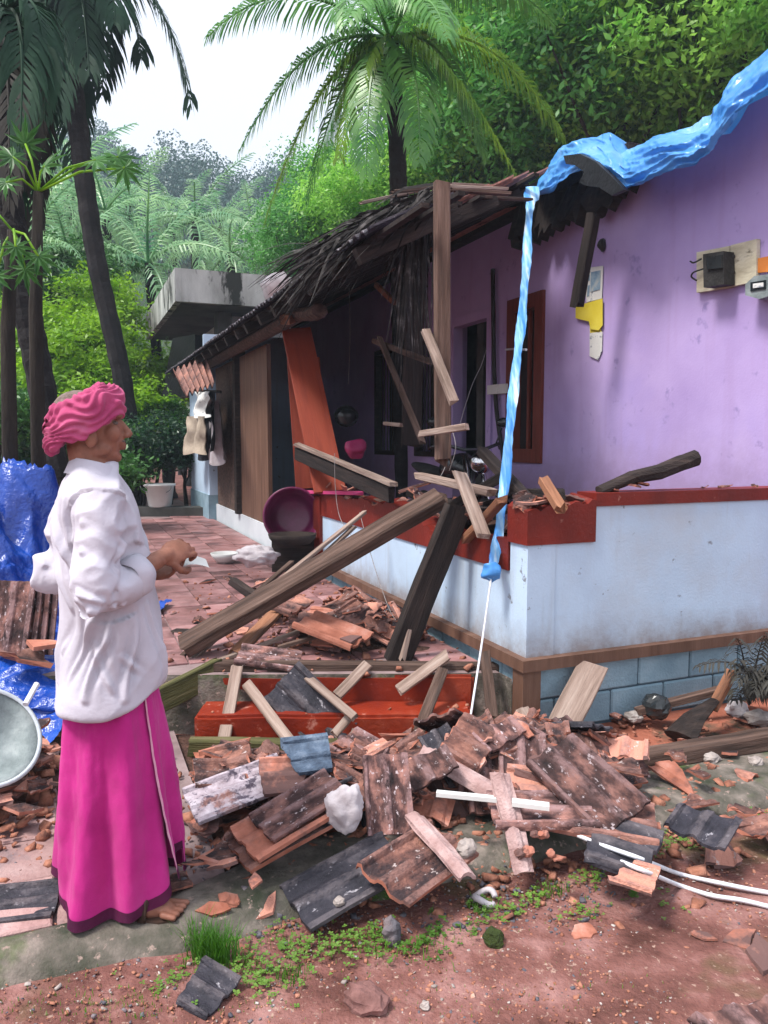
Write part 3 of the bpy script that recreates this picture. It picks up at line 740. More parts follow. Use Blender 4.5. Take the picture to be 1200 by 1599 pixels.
def on_pile(u, v):
    r = ray(u, v); k = 1.8 / r.y
    while k < 9 / r.y:
        p = CAM + r * k
        if p.z <= hm(p.x, p.y): return p
        k += 0.008
    return PZ(u, v, 0)
CAP = 0.075
def drop(name, me, x, y, rot, sink=0.008, sc=1.0, **kw):
    (x0, x1), (y0, y1), (z0, z1) = bnd(me)
    R = rot.to_matrix() if isinstance(rot, (Euler,)) else rot
    samp = [(a, b) for a in np.linspace(x0, x1, 5) for b in np.linspace(y0, y1, 7)]
    best = -9; W = []
    for a, b in samp:
        q = R @ Vector((a, b, z0)) * sc; W.append(q)
        h_ = hm(x + q.x, y + q.y) - q.z
        best = max(best, h_)
    z = best - sink
    o = bpy.data.objects.new(name, me); COL.objects.link(o)
    o.location = (x, y, z); o.rotation_euler = R.to_euler(); o.scale = (sc, sc, sc)
    tz = (z1 - z0) * 0.8 * sc
    for a in np.linspace(x0, x1, max(3, int((x1 - x0) / GS * 1.3))):
        for b in np.linspace(y0, y1, max(3, int((y1 - y0) / GS * 1.3))):
            q = R @ Vector((a, b, z0)) * sc
            i, j = int((x + q.x - GX0) / GS), int((y + q.y - GY0) / GS)
            if 0 <= i < GNX and 0 <= j < GNY: HM[i, j] = max(HM[i, j], min(z + q.z + tz, HM0[i, j] + CAP))
    tag(o, **kw)
    return o
def slope_rot(x, y, head, jit, flip=False):
    e = 0.08
    gx = (HM0c(x + e, y) - HM0c(x - e, y)) / (2 * e); gy = (HM0c(x, y + e) - HM0c(x, y - e)) / (2 * e)
    n = Vector((-gx, -gy, 1)).normalized()
    if n.z < 0.75: n = (n + Vector((0, 0, 0.6))).normalized()
    n = (n + Vector((rnd.gauss(0, jit), rnd.gauss(0, jit), 0))).normalized()
    q = n.to_track_quat('Z', 'Y').to_matrix()
    R = q @ Matrix.Rotation(head, 3, 'Z')
    if flip: R = R @ Matrix.Rotation(math.pi, 3, 'Y')
    return R
def HM0c(x, y): return heap_h(x, y)

# underlying mass of crushed clay and earth in each heap
def mound(cx, cy, wx, wy, n, label):
    q = M()
    def fn(a, b):
        x = cx + (a - .5) * 2 * wx; y = cy + (b - .5) * 2 * wy
        h = heap_h(x, y)
        return (x, y, ground_h(x, y) - 0.03 + h * 0.92 + (0.02 * mn.noise(Vector((x * 12, y * 12, 4))) if h > 0 else -0.02))
    q.grid(fn, n, n); return q.build('rubble_bed', 'rubble_base', kind='stuff', label=label)
mound(0.05, 3.2, 1.3, 0.75, 64, 'crushed clay and earth under the fallen tiles before the steps')
mound(-1.7, 3.1, 0.75, 0.85, 36, 'crushed clay and earth under the tile pieces behind the man')
mound(-0.25, 4.85, 0.85, 0.62, 40, 'crushed clay and earth in the heap on the raised walkway')

def chips(n, fn, label, smin, smax, mat='chips'):
    V = []; F = []
    for _ in range(n):
        x, y = fn(); s = rnd.uniform(smin, smax) * (1 if rnd.random() < .85 else 1.8); z = hm(x, y) + s * 0.2
        R = Euler((rnd.gauss(0, .35), rnd.gauss(0, .35), rnd.uniform(0, 6.3))).to_matrix(); o = len(V)
        a, b, c = s * rnd.uniform(.5, 1), s * rnd.uniform(.4, .9), s * rnd.uniform(.15, .4)
        for q in ((-a, -b, -c), (a, -b * rnd.uniform(.3, 1), -c), (a * rnd.uniform(.2, 1), b, -c), (-a * rnd.uniform(.4, 1), b * .8, -c),
                  (-a * .9, -b * .8, c), (a * .8, -b * .5, c * rnd.uniform(.5, 1)), (a * .5, b * .9, c), (-a * .6, b * .6, c)):
            p = R @ Vector(q); V.append((x + p.x, y + p.y, z + p.z))
        F += [(o + 3, o + 2, o + 1, o), (o + 4, o + 5, o + 6, o + 7), (o, o + 1, o + 5, o + 4), (o + 1, o + 2, o + 6, o + 5), (o + 2, o + 3, o + 7, o + 6), (o + 3, o, o + 4, o + 7)]
    o = bpy.data.objects.new('rubble_chips', npmesh('rubble_chips', V, F, mat)); COL.objects.link(o)
    return tag(o, label, kind='stuff')
def gpos(cx, cy, sx, sy): return lambda: (rnd.gauss(cx, sx), rnd.gauss(cy, sy))
def pix(u0, u1, v0, v1, z=0.0):
    def f():
        p = PZ(rnd.uniform(u0, u1), rnd.uniform(v0, v1), z); return (p.x, p.y)
    return f
chips(200, pix(240, 960, 1310, 1440, 0), 'orange crumbs of tile on the pavement', .002, .009)
chips(1300, gpos(0.1, 3.10, 0.6, 0.30), 'small clay chips among the fallen tiles before the steps', .008, .028)
chips(260, gpos(-1.65, 3.0, 0.33, 0.33), 'small clay chips behind the man', .008, .03)
chips(400, gpos(-0.25, 4.75, 0.38, 0.36), 'small clay chips on the raised walkway heap', .008, .028)
chips(260, gpos(-0.75, 5.6, 0.5, 0.8), 'small clay chips strewn along the raised walkway', .006, .022)
chips(330, pix(900, 1250, 1120, 1310), 'small clay chips strewn on the red earth below the wall', .006, .022)
chips(2600, pix(-100, 1300, 1330, 1640, -.045), 'grit and clay crumbs on the earth yard', .0018, .007)
chips(420, pix(-50, 1250, 1350, 1620, -.045), 'pale pebbles on the earth yard', .002, .007, 'stone')
chips(500, pix(-50, 1250, 1350, 1620, -.045), 'dark grit on the earth yard', .002, .006, 'dark_stone')
chips(600, pix(240, 960, 1310, 1440, 0), 'dark crumbs of tile on the pavement', .002, .011, 'dark_stone')

nmat('tile_mauve', [(0.3, (0.012, 0.008, 0.009)), (0.48, (0.065, 0.032, 0.031)), (0.66, (0.31, 0.15, 0.125))], scale=11, detail=11, stretch=(1.25, .8, 1), wear=(.012, .027, (.25, .15, .15), 16), rough=0.85, bump=0.7, bscale=60, dist=0.01, stain=(34, 0.60, 0.66, (0.46, 0.38, 0.40)), rv=.3)
nmat('tile_black', [(0.3, (0.012, 0.012, 0.018)), (0.55, (0.035, 0.033, 0.045)), (0.72, (0.12, 0.105, 0.12))], scale=9, detail=10, stretch=(1.25, .8, 1), wear=(.012, .027, (.10, .085, .095), 22), rough=0.7, bump=0.8, bscale=60, dist=0.01, stain=(22, 0.63, 0.70, (0.38, 0.36, 0.40)))
MAUVE0 = [variant(WHOLE[0], ('tile_mauve', 'tile_raw')), variant(WHOLE[1], ('tile_black', 'tile_raw')), variant(HALF[2], ('tile_mauve', 'tile_raw'))]
# --- random filler: whole and half tiles, then fragments
def strew(n, fn, meshes, jit, label, group, flip=0.12, name='roof_tile'):
    for _ in range(n):
        x, y = fn()
        drop(name, rnd.choice(meshes), x, y, slope_rot(x, y, rnd.uniform(0, 6.28), jit, rnd.random() < flip), sc=rnd.uniform(.62, .92), label=label, cat='roof tile', group=group)
def strew_mass(n, fn, meshes, jit, label):
    """the many small pieces nobody would tell apart, as one mass"""
    q = M()
    for _ in range(n):
        x, y = fn(); me = rnd.choice(meshes)
        o = drop('piece', me, x, y, slope_rot(x, y, rnd.uniform(0, 6.28), jit, rnd.random() < .12), sc=rnd.uniform(.45, .85))
        W = Matrix.LocRotScale(o.location, o.rotation_euler, o.scale); k = len(q.v)
        q.v += [W @ v.co for v in me.vertices]
        for p in me.polygons: q.f.append([a + k for a in p.vertices]); q.m.append(p.material_index)
        bpy.data.objects.remove(o)
    q.build('tile_rubble', ('tile_top', 'tile_raw'), kind='stuff', label=label)
def heapfn(cx, cy, sx, sy):
    def f():
        while True:
            x, y = rnd.gauss(cx, sx), rnd.gauss(cy, sy)
            if heap_h(x, y) > 0.02 and not (-1.02 < x < .55 and 3.42 < y < 4.25): return x, y
    return f
strew(16, heapfn(-0.2, 4.72, .3, .28), HALF, 0.22, 'weathered broken roof tile in the heap on the raised walkway', 'tiles heaped on the raised walkway')
strew_mass(30, heapfn(-0.2, 4.75, .34, .30), FRAG + RIDGE, 0.3, 'small broken tile pieces in the heap on the raised walkway')
strew(26, heapfn(-0.2, 4.75, .34, .30), FRAG + RIDGE, 0.3, 'jagged clay tile fragment in the heap on the raised walkway', 'tile fragments heaped on the raised walkway', name='tile_fragment')
strew(84, heapfn(0.25, 3.14, .52, .24), WHOLE[:1] + HALF + MAUVE0 + HALF, 0.20, 'weathered dark roof tile in the heap below the red steps', 'tiles heaped below the red steps')
strew_mass(130, heapfn(0.15, 3.10, .62, .28), FRAG + RIDGE + HALF[:2], 0.3, 'small broken tile pieces packed in the heap below the red steps')
strew(84, heapfn(0.15, 3.10, .62, .28), FRAG + RIDGE + HALF[:2], 0.3, 'jagged clay tile fragment in the heap below the red steps', 'tile fragments heaped below the red steps', name='tile_fragment')
strew_mass(30, heapfn(-1.65, 3.05, .3, .3), FRAG + RIDGE, 0.35, 'small broken tile pieces behind the man')
strew(24, heapfn(-1.65, 3.05, .3, .3), FRAG + RIDGE, 0.35, 'jagged clay tile fragment on the ground behind the man', 'tile fragments behind the man', name='tile_fragment')
strew(8, heapfn(-1.7, 3.3, .25, .2), HALF, 0.25, 'broken roof tile half on the ground behind the man', 'tile halves behind the man')
strew(34, pix(915, 1230, 1120, 1320), FRAG, 0.15, 'clay tile fragment strewn on red earth below the blue block wall', 'tile fragments below the block wall', name='tile_fragment')
strew(28, gpos(-0.85, 5.6, .4, .7), FRAG, 0.12, 'clay tile fragment strewn on the raised tiled walkway', 'tile fragments on the walkway', name='tile_fragment')
strew(14, pix(240, 420, 1290, 1430), FRAG, 0.15, 'clay tile fragment on the pavers right of the pink lungi', 'tile fragments on the pavers', name='tile_fragment')

CAP = 0.16
# --- pieces one can point at
BLEACH = variant(WHOLE[1], ('tile_bleached', 'tile_raw')); 
ORANGE = [variant(WHOLE[0], ('tile_raw', 'tile_raw')), variant(HALF[1], ('tile_raw', 'tile_raw'))]
OFRAG = [variant(f, ('tile_raw', 'tile_raw')) for f in SHARD]
nmat('tile_blue', [(0.3, (0.025, 0.04, 0.07)), (0.55, (0.085, 0.125, 0.19)), (0.75, (0.2, 0.25, 0.33))], scale=14, rough=0.6, bump=0.5, bscale=50)
BLACK = [variant(WHOLE[2], ('tile_black', 'tile_raw')), variant(HALF[0], ('tile_black', 'tile_raw'))]
BLACK2 = variant(WHOLE[1], ('tile_mauve', 'tile_raw'))
MAUVE = [variant(WHOLE[0], ('tile_mauve', 'tile_raw')), variant(WHOLE[1], ('tile_mauve', 'tile_raw')), variant(HALF[2], ('tile_mauve', 'tile_raw'))]
BLUE = variant(HALF[3], ('tile_blue', 'tile_blue'))
nmat('tile_dust', [(0.3, (0.26, 0.15, 0.14)), (0.55, (0.46, 0.31, 0.30)), (0.75, (0.6, 0.47, 0.46))], scale=12, detail=9, rough=0.95, bump=0.6, bscale=60, second=(8, .6, .7, (.15, .09, .09)))
PINKR = [variant(r_, ('tile_dust', 'tile_raw')) for r_ in RIDGE]
def hero(u, v, head, me, tx, ty, label, sc=1.0, sink=0.012, flip=False, name=None, lift=0):
    R = Euler((RAD(tx), RAD(ty), 0)).to_matrix() @ Matrix.Rotation(RAD(head), 3, 'Z')
    if me in MAUVE: sc *= .84
    if flip: R = R @ Matrix.Rotation(math.pi, 3, 'Y')
    nm = name or ('tile_fragment' if me.name.startswith('tile_fragment') else 'roof_tile')
    (x0, x1), (y0, y1), (z0, z1) = bnd(me)
    off = [R @ Vector((a, b, z0)) * sc for a in np.linspace(x0, x1, 4) for b in np.linspace(y0, y1, 5)]
    mid = R @ Vector((0, 0, (z0 + z1) / 2)) * sc
    r = ray(u, v); k = 1.8 / r.y
    while k < 9 / r.y:
        p = CAM + r * k - mid
        if min(p.z + q.z - hm(p.x + q.x, p.y + q.y) for q in off) < -sink: break
        k += .01
    return drop(nm, me, p.x, p.y, R, sink=sink, sc=sc, label=label, cat='roof tile')
hero(345, 1192, -72, ORANGE[1], 14, -4, 'clean orange half tile by the foot of the short upright batten')
hero(375, 1232, -62, BLEACH, 12, -4, 'white speckled roof tile nearest the pink lungi')
hero(440, 1212, -75, ORANGE[1], 10, 8, 'pinkish orange tile half leaning on the speckled white tile')
hero(490, 1180, 100, BLUE, 35, 0, 'bluish grey tile half below the dark tile on the steps', sc=.72)
hero(455, 1290, -58, WHOLE[0], 8, -10, 'lower tile of the stack with orange edges left of the white plastic lump', sc=1.05)
hero(460, 1275, -56, ORANGE[0], 10, -10, 'middle orange tile of the stack left of the white plastic lump', sc=1.0)
hero(470, 1258, -55, MAUVE[0], 12, -10, 'mauve grey ridged tile topmost of the stack left of the white plastic lump', sc=.97)
hero(545, 1362, -60, BLACK[0], 10, -8, 'big blackened roof tile nearest the mossy pavement edge', sc=1.0)
hero(606, 1240, 8, MAUVE[1], 50, 4, 'dark brown tile standing on edge right of the white plastic lump', sc=.85)
hero(655, 1350, -40, WHOLE[2], 8, 10, 'grey tile right of the big blackened tile', sc=0.95)
hero(690, 1330, 30, PINKR[0], 5, 10, 'pale pink ridge piece right of the big blackened tile')
hero(660, 1205, 20, MAUVE[2], 30, -12, 'brown speckled tile half below the leaning light batten', sc=1.1)
hero(765, 1215, 3, MAUVE[1], 34, 2, 'left one of two mauve grey tiles lying side by side below the cord')
hero(818, 1205, -4, MAUVE[0], 36, 0, 'right one of two mauve grey tiles lying side by side below the cord')
hero(722, 1208, 48, PINKR[1], 18, 0, 'pale pink bar of tile under the lower end of the white cord', sc=1.25)
hero(845, 1268, 92, MAUVE[1], 5, 0, 'wide tile below the end of the white plastic casing', sc=1.1)
hero(855, 1240, 88, HALF[0], 14, 4, 'pink layered tile half right of the white plastic casing', sc=1.05)
hero(868, 1205, 70, ORANGE[1], 20, 6, 'pink orange tile half below the leaning board')
hero(915, 1225, 28, BLACK2, 26, -8, 'long dark tile sliding down the right flank of the heap', sc=1.0)
hero(935, 1275, 75, WHOLE[1], 8, 0, 'grey lipped tile at the right tip of the heap')
hero(735, 1165, 60, HALF[4], 28, 8, 'dark tile half just behind the cord')
hero(775, 1150, 30, MAUVE[2], 24, -6, 'ridged tile half right of the standing board')
hero(820, 1140, -40, OFRAG[3], 40, 10, 'orange fragment on the top of the heap below the wall corner', sc=.6)
hero(975, 1262, 20, OFRAG[1], 8, 0, 'pale pink triangular fragment right of the heap', sc=.8)
hero(1020, 1296, 70, OFRAG[4], 4, 0, 'flat pink fragment below the pale triangular one', sc=.7)
hero(975, 1330, 55, BLACK[1], 6, -4, 'flat dark tile piece under the white ropes', sc=1.1)
hero(800, 1310, 10, PINKR[0], 50, 0, 'pale shard standing under the wide tile')
hero(1000, 1372, 60, HALF[1], 5, 0, 'small mauve tile piece by the lower white rope', sc=.6)
for (u, v, hd, k, s_, lab) in [(910, 1456, 10, 0, .62, 'lone orange shard in the middle of the bare earth'), (1155, 1472, 40, 2, 1.05, 'largest orange slab at the right on the bare earth'),
        (1198, 1494, 70, 5, .95, 'orange slab cut by the right edge of the view'), (1100, 1507, 0, 6, .42, 'small orange chip left of the largest slab'),
        (1095, 1466, -30, 7, .5, 'thin curved orange shard above the small chip'), (872, 1382, 15, 8, .38, 'pink chip beside the clover at the pavement edge'),
        (785, 1443, 50, 9, .3, 'tiny pink chip left on the bare earth'), (1065, 1262, 60, 10, .5, 'pink chip left of the dark shard on red earth'),
        (1130, 1280, 20, 11, .45, 'pink chip at the mossy edge far right'), (380, 1478, 85, 3, .5, 'orange chunk beside the grass tuft'),
        (700, 1338, 30, 1, .4, 'whitish chip on the pavement below the heap'), (400, 1410, 80, 6, .5, 'orange chip on the pavers by the pavement edge')]:
    hero(u, v, hd, OFRAG[k], 3, 0, lab, sc=s_, sink=0.006)
hero(1090, 1290, -40, BLACK[1], 10, 0, 'dark shard lying on the mossy edge at the right', sc=.9)
hero(1172, 1612, 25, MAUVE[2], 5, 0, 'mauve ridged tile cut by the lower right corner', sc=1.3)
hero(325, 1552, 60, BLACK[1], 12, 0, 'black tile piece in front of the grass tuft', sc=.62)
hero(10, 1415, -80, BLACK[0], 4, 0, 'black ridge of tile on the pavers left of the lungi', sc=.8)
hero(195, 1330, 0, BLACK[1], 10, 0, 'black tile half hidden behind the lungi', sc=.8)

# tile leaning on the steps
def prop_tile(me, c, along, across, label, sc=1.0):
    a = Vector(along).normalized(); n = Vector(across).cross(a).normalized(); x = a.cross(n)
    R = Matrix((x, a, n)).transposed()
    o = bpy.data.objects.new('roof_tile', me); COL.objects.link(o); o.location = c; o.rotation_euler = R.to_euler(); o.scale = (sc,) * 3
    return tag(o, label, 'roof tile')
prop_tile(BLACK[0], P(487, 1108, 3.83), (-0.75, 0.35, 0.62), (0.62, 0.25, 0.75), 'dark ridged tile propped across the red steps', 1.1)

nmat('brick_brown', [(0.3, (0.10, 0.045, 0.04)), (0.6, (0.24, 0.12, 0.11)), (0.8, (0.38, 0.24, 0.22))], scale=14, rough=0.95, bump=0.9, bscale=50, dist=.01)
# stones and lumps
def lump(name, u, v, r, mat, label, cat, sq=(1, .8, .6), seed=0, disp=.35, kind=None, nb=14):
    p = on_pile(u, v); q = M(); q.ball((0, 0, 0), 1, nb, max(8, nb * 2 // 3))
    R = Matrix.Rotation(seed * 1.3, 3, 'Z')
    q.v = [R @ Vector((c.x * sq[0], c.y * sq[1], c.z * sq[2])) * r * (1 + disp * mn.noise(c * 1.6 + Vector((seed * 3.1, 0, 0))) + .12 * mn.noise(c * 4 + Vector((seed, 5, 0)))) + Vector((p.x, p.y, hm(p.x, p.y) + r * sq[2] * .7)) for c in q.v]
    return q.build(name, mat, label=label, cat=cat, kind=kind)
lump('stone', 612, 1470, .042, 'dark_stone', 'dark rough stone standing in the clover', 'stone', (.8, .7, 1.0), 1)
lump('brick_chunk', 572, 1572, .07, 'brick_brown', 'brownish brick chunk nearest the bottom of the view', 'brick', (1, .7, .45), 2)
lump('stone', 728, 1335, .038, 'stone', 'round pale stone on the pavement under the heap', 'stone', (1, .9, .8), 3)
lump('stone', 664, 1576, .014, 'stone', 'small white pebble right of the brick chunk', 'stone', (1, 1, .8), 4)
lump('stone', 530, 1416, .018, 'stone', 'white pebble at the mossy pavement edge', 'stone', (1, 1, .8), 5)
lump('moss_clump', 771, 1474, .032, 'moss', 'round dark moss clump on the bare earth', 'moss', (1, 1, .9), 6)
for i, (u, v) in enumerate([(825, 1335), (835, 1325), (812, 1345), (845, 1340), (850, 1330), (822, 1350), (860, 1342)]):
    lump('clay_crumb', u, v, .022 - .001 * i, 'tile_raw', 'orange clay crumb in the little pile below the wide tile', 'clay crumb', (1, .9, .8), 7 + i).__setitem__('group', 'orange clay crumbs')
# white plastic lump
p = on_pile(540, 1290); q = M(); q.ball((0, 0, 0), 1, 40, 28)
q.v = [Vector((c.x * .064, c.y * .05, c.z * .075)) * (1 + .30 * mn.noise(c * 1.7) + .20 * (.5 - abs(mn.noise(c * 2.6 + Vector((3, 1, 0))))) + .10 * (.5 - abs(mn.noise(c * 6)))) + Vector((p.x, p.y, p.z + .07)) for c in q.v]
q.build('plastic_bag', 'white_sheet', smooth=True, label='crumpled white plastic bag lump on the fallen tiles', cat='plastic bag')
# broken cup ring
p = on_pile(757, 1410); q = M()
q.tube([Vector((p.x + .035 * math.cos(a), p.y + .035 * math.sin(a), p.z + .02 + .01 * math.sin(a * 2))) for a in np.linspace(0, 5.6, 20)], .011, 6)
q.build('broken_cup', 'white_sheet', smooth=True, label='broken white cup rim at the mossy pavement edge', cat='cup')

# ------------------------------------------------------------------ roof covering, thatch
SOOTY = [variant(k, ('tile_black', 'tile_soot')) for k in WHOLE]
def rooftile_at(name, s, t, parent, sc=1.0):
    me = rnd.choice(SOOTY)
    a = Vector((RD.x, RD.y, SL)).normalized(); x = LD * -1; n = x.cross(a)
    if n.z < 0: n = -n; x = a.cross(n)
    x = (x + a * rnd.gauss(0, .04) + n * rnd.gauss(0, .03)).normalized(); n = x.cross(a).normalized(); a = n.cross(x)
    o = child(name, me, parent, H(s, t, roofz(t) + 0.035 + rnd.uniform(0, .012)) - parent.location)
    o.rotation_euler = Matrix((x, a, n)).transposed().to_euler(); return o
n_t = 0
rest = M()
for i in range(8):
    tt = ET + 0.14 + i * 0.30
    s = cut_s(tt) + 0.1 + rnd.uniform(0, .3)
    while s < SF + 0.4:
        if i < 3:
            rooftile_at('roof_tile', s, tt, house)
        else:
            base = tile_base(i)
            a = Vector((RD.x, RD.y, SL)).normalized(); x = -LD; nn = x.cross(a)
            if nn.z < 0: nn = -nn; x = a.cross(nn)
            R = Matrix((x, a, nn)).transposed(); c = H(s, tt, roofz(tt) + .04)
            rest.add([c + R @ p for p in base.v], base.f)
        s += 0.225
r_ = rest.build('roof_covering', 'tile_top', house, kind='stuff')
# main roof over the rooms, up to the ridge; its near end has fallen in
q = M()
def mz(t): return roofz(1.62) - .08 + (t - 1.62) * .24
def mainroof(a, b):
    s = 3.0 + (SF - 2.6) * a; t = 1.62 + 2.0 * b
    return H(s, t, mz(t) + 0.03 + 0.02 * math.cos(s * 2 * math.pi / .12))
q.grid(mainroof, 460, 1)
q.grid(lambda a, b: H(3.0 + (SF - 2.6) * a, 5.6 - 1.98 * b, mz(1.62 + 2.0 * b) + 0.03), 4, 1)
q.grid(lambda a, b: H(3.0 + (SF - 2.6) * a, 1.62 + 2.0 * b, mz(1.62 + 2.0 * b) - 0.03), 4, 1)
q.build('roof_covering', 'tile_top', house, kind='stuff')
q = M(); q.hbox(1.5, SF, 1.78, 1.9, 3.60, 3.70); q.build('wall_plate', 'wood_dark', house)
for s in np.arange(1.6, 3.1, .42):
    a, b = H(s, 1.75, 3.55), H(s, 2.6, 3.62)
    o = child('rafter', rme, house, a - house.location); o.rotation_mode = 'QUATERNION'; o.rotation_quaternion = (b - a).to_track_quat('X', 'Z'); o.scale = ((b - a).length, 1.3, 1.3)
# broken edge below the tarp, dark to stand in for shadow along the wall top
broken = M(); rr = random.Random(4)
rows = []
for i in range(46):
    s = 1.35 + 1.75 * i / 45; dz = rr.uniform(0, .16) * (1 if s > 1.6 else .5)
    rows.append([H(s, 1.80 + rr.uniform(-.03, .03), 3.60 if s < 2.5 else 3.74), H(s, 1.72 + rr.uniform(-.03, .03), 3.40 - dz), H(s, 1.80, 3.38 - dz), H(s, 1.87, 3.58 if s < 2.5 else 3.72)])
broken.loft(rows, True); broken.build('broken_eave_shade', 'wood_dark', house)

def strips(n, fn, wd, seed, name, label, mat, cat):
    r = random.Random(seed); V = []; F = []
    for _ in range(n):
        a, b, c = fn(r); wv = r.uniform(.4, 1) * wd
        side = (c - a).cross(Vector((r.gauss(0, 1), r.gauss(0, 1), r.gauss(0, 1)))).normalized() * wv
        o = len(V)
        for k, p in enumerate((a, a * .25 + b * .5 + c * .25, c)):
            f = (1, .9, .15)[k]
            V += [p - side * f, p + side * f]
        F += [(o, o + 1, o + 3, o + 2), (o + 2, o + 3, o + 5, o + 4)]
    ob_ = bpy.data.objects.new(name, npmesh(name, V, F, mat)); COL.objects.link(ob_); return tag(ob_, label, cat)
def th1(r):     # leaf strips lying over the broken edge, tips down and to the left
    f = r.random() ** 0.8
    u0, v0 = 700 - 190 * f + r.gauss(0, 10), 290 + 95 * f + r.gauss(0, 7)
    Y = 5.0 + 0.5 * f + r.uniform(-.2, .3)
    a = P(u0, v0, Y); L = r.uniform(50, 150)
    an = RAD(r.gauss(142, 11)); c = P(u0 + L * math.cos(an), v0 + L * math.sin(an) * (1.0 + .3 * r.random()), Y + r.uniform(-.3, .3))
    return a, (a + c) / 2 + Vector((0, 0, r.uniform(0.0, .1))), c
strips(420, th1, .011, 3, 'palm_thatch', 'torn dry palm thatch lying over the broken roof edge left of the tall post', 'thatch', 'thatch')
def th2(r):
    u0 = r.gauss(645, 14); v0 = r.uniform(300, 380); Y = 5.3 + r.uniform(-.1, .2)
    a = P(u0, v0, Y); c = P(u0 + r.gauss(-6, 14), v0 + r.uniform(80, 260), Y)
    return a, (a + c) / 2, c
strips(90, th2, .010, 5, 'palm_thatch', 'dry palm strips hanging straight down beside the tall post', 'thatch', 'thatch')

# ------------------------------------------------------------------ fallen and hanging timber
def timber(name, a, b, w, h, mat, label, cat='timber', up=(0, 0, 1), seed=None, splint=(1, 1), bow=0.0, group=None):
    a, b = Vector(a), Vector(b); L = (b - a).length
    r = random.Random(seed if seed is not None else hash(label) % 9999)
    q = M(); n = max(4, int(L / .12)); rings = []
    ch = min(w, h) * .12
    sec = [(-w / 2 + ch, -h / 2), (w / 2 - ch, -h / 2), (w / 2, -h / 2 + ch), (w / 2, h / 2 - ch), (w / 2 - ch, h / 2), (-w / 2 + ch, h / 2), (-w / 2, h / 2 - ch), (-w / 2, -h / 2 + ch)]
    for i in range(n + 1):
        x = L * i / n; jt = 0 if splint == (0, 0) else 1; wob = [(jt * r.uniform(-1, 1) * .02 * w + bow * math.sin(math.pi * i / n), jt * r.uniform(-1, 1) * .02 * h)]
        ring = []
        for (y, z) in sec:
            e = 0
            if i == 0 and splint[0]: e = r.uniform(-.0, 1.0) * splint[0] * (w + h) * .55
            if i == n and splint[1]: e = -r.uniform(-.0, 1.0) * splint[1] * (w + h) * .55
            ring.append(Vector((x + e, y + wob[0][0] + jt * r.uniform(-1, 1) * .012 * w, z + wob[0][1] + jt * r.uniform(-1, 1) * .012 * h)))
        rings.append(ring)
    q.loft(rings, True)
    me = q.mesh(name, mat)
    o = bpy.data.objects.new(name, me); COL.objects.link(o)
    d = (b - a).normalized(); u_ = Vector(up); y = u_.cross(d).normalized(); z = d.cross(y)
    o.matrix_world = Matrix.Translation(a) @ Matrix((d, y, z)).transposed().to_4x4()
    return tag(o, label, cat, group)
TW_ = -RD      # faces outward from the long wall
T = timber
# standing and hanging from the broken roof
T('roof_post', PT(692, 738, -.2), PT(690, 280, -.2), .082, .07, 'wood_old', 'tall upright brown roof post standing through the broken roof edge', 'post', up=(.2, -1, 0), splint=(1.5, .3))
T('plank', PT(642, 708, .62), PT(652, 322, .62), .17, .04, 'wood_dark', 'wide dark splintered plank hanging left of the tall post', 'plank', up=(.2, -1, 0), splint=(1.2, .4))
T('batten', PT(592, 525, .35), PT(662, 695, .35), .045, .035, 'wood_old', 'thin dark batten hanging aslant left of the tall post', 'batten', up=(.2, -1, 0))
T('batten', PT(583, 532, .40), PT(676, 566, .40), .045, .03, 'wood_old', 'batten crossing almost level left of the tall post', 'batten', up=RD)
T('batten', PT(664, 513, -.28), PT(711, 632, -.28), .05, .03, 'wood_light', 'pale edged batten leaning against the tall post', 'batten', up=(.2, -1, 0))
T('batten', PT(600, 661, .3), PT(628, 664, .3), .03, .03, 'wood_light', 'short stub of batten far left of the tall post', 'batten', up=RD)
T('batten', PT(655, 678, -.28), PT(732, 666, -.28), .035, .03, 'wood_light', 'short pale batten crossing the foot of the tall post', 'batten', up=RD)
T('batten', PT(586, 443, .6), PT(618, 474, .6), .05, .04, 'wood_warm', 'stub of broken rafter up in the dark roof', 'batten', up=RD)
T('rafter', PT(928, 330, 1.55), PT(900, 482, 1.50), .10, .07, 'wood_dark', 'broken dark rafter hanging from the eave beside the posters', 'rafter', up=RD)
for i, (u0, v0, u1, v1) in enumerate([(700, 297, 800, 303), (690, 292, 795, 296), (610, 300, 690, 292), (560, 318, 660, 296), (745, 308, 830, 312), (700, 288, 770, 291)]):
    T('batten', P(u0, v0, 5.2 + .12 * i), P(u1, v1, 5.35 + .2 * i), .05, .02, 'wood_light' if i % 2 else 'wood_old', 'weathered batten sticking out along the broken roof top by the tall post', 'batten', group='battens along the broken roof top')
# lying on and over the parapet
T('beam', PT(462, 708, -.16), PT(614, 774, -.10), .11, .05, 'wood_dark', 'dark reddish beam with pale top edge jutting left over the red wall', 'beam', up=RD, splint=(.6, .4))
T('batten', PT(460, 692, -.17), PT(616, 757, -.11), .03, .06, 'wood_light', 'pale splintered strip along the top of the dark reddish beam', 'batten', up=RD, splint=(2.5, .5))
B0 = PZ(283, 1012, TERR + .05)
T('beam', B0, PT(704, 768, -.06), .14, .085, 'wood_old', 'long heavy beam slanting from the red wall down to the walkway', 'beam', up=(-.3, -.5, .8), splint=(.5, 1))
T('beam', P(618, 1038, 4.24), PT(718, 785, -.09), .15, .07, 'wood_dark', 'short thick dark beam propped steeply against the white wall', 'beam', up=-LD, splint=(.6, 1))
T('batten', P(626, 1035, 4.20), P(655, 905, 4.3), .03, .05, 'wood_light', 'pale strip along the steep dark beam', 'batten', up=-LD)
T('board', PT(716, 733, -.14), PT(757, 840, -.16), .075, .025, 'wood_light', 'short pale board hanging over the broken red wall', 'board', up=-LD)
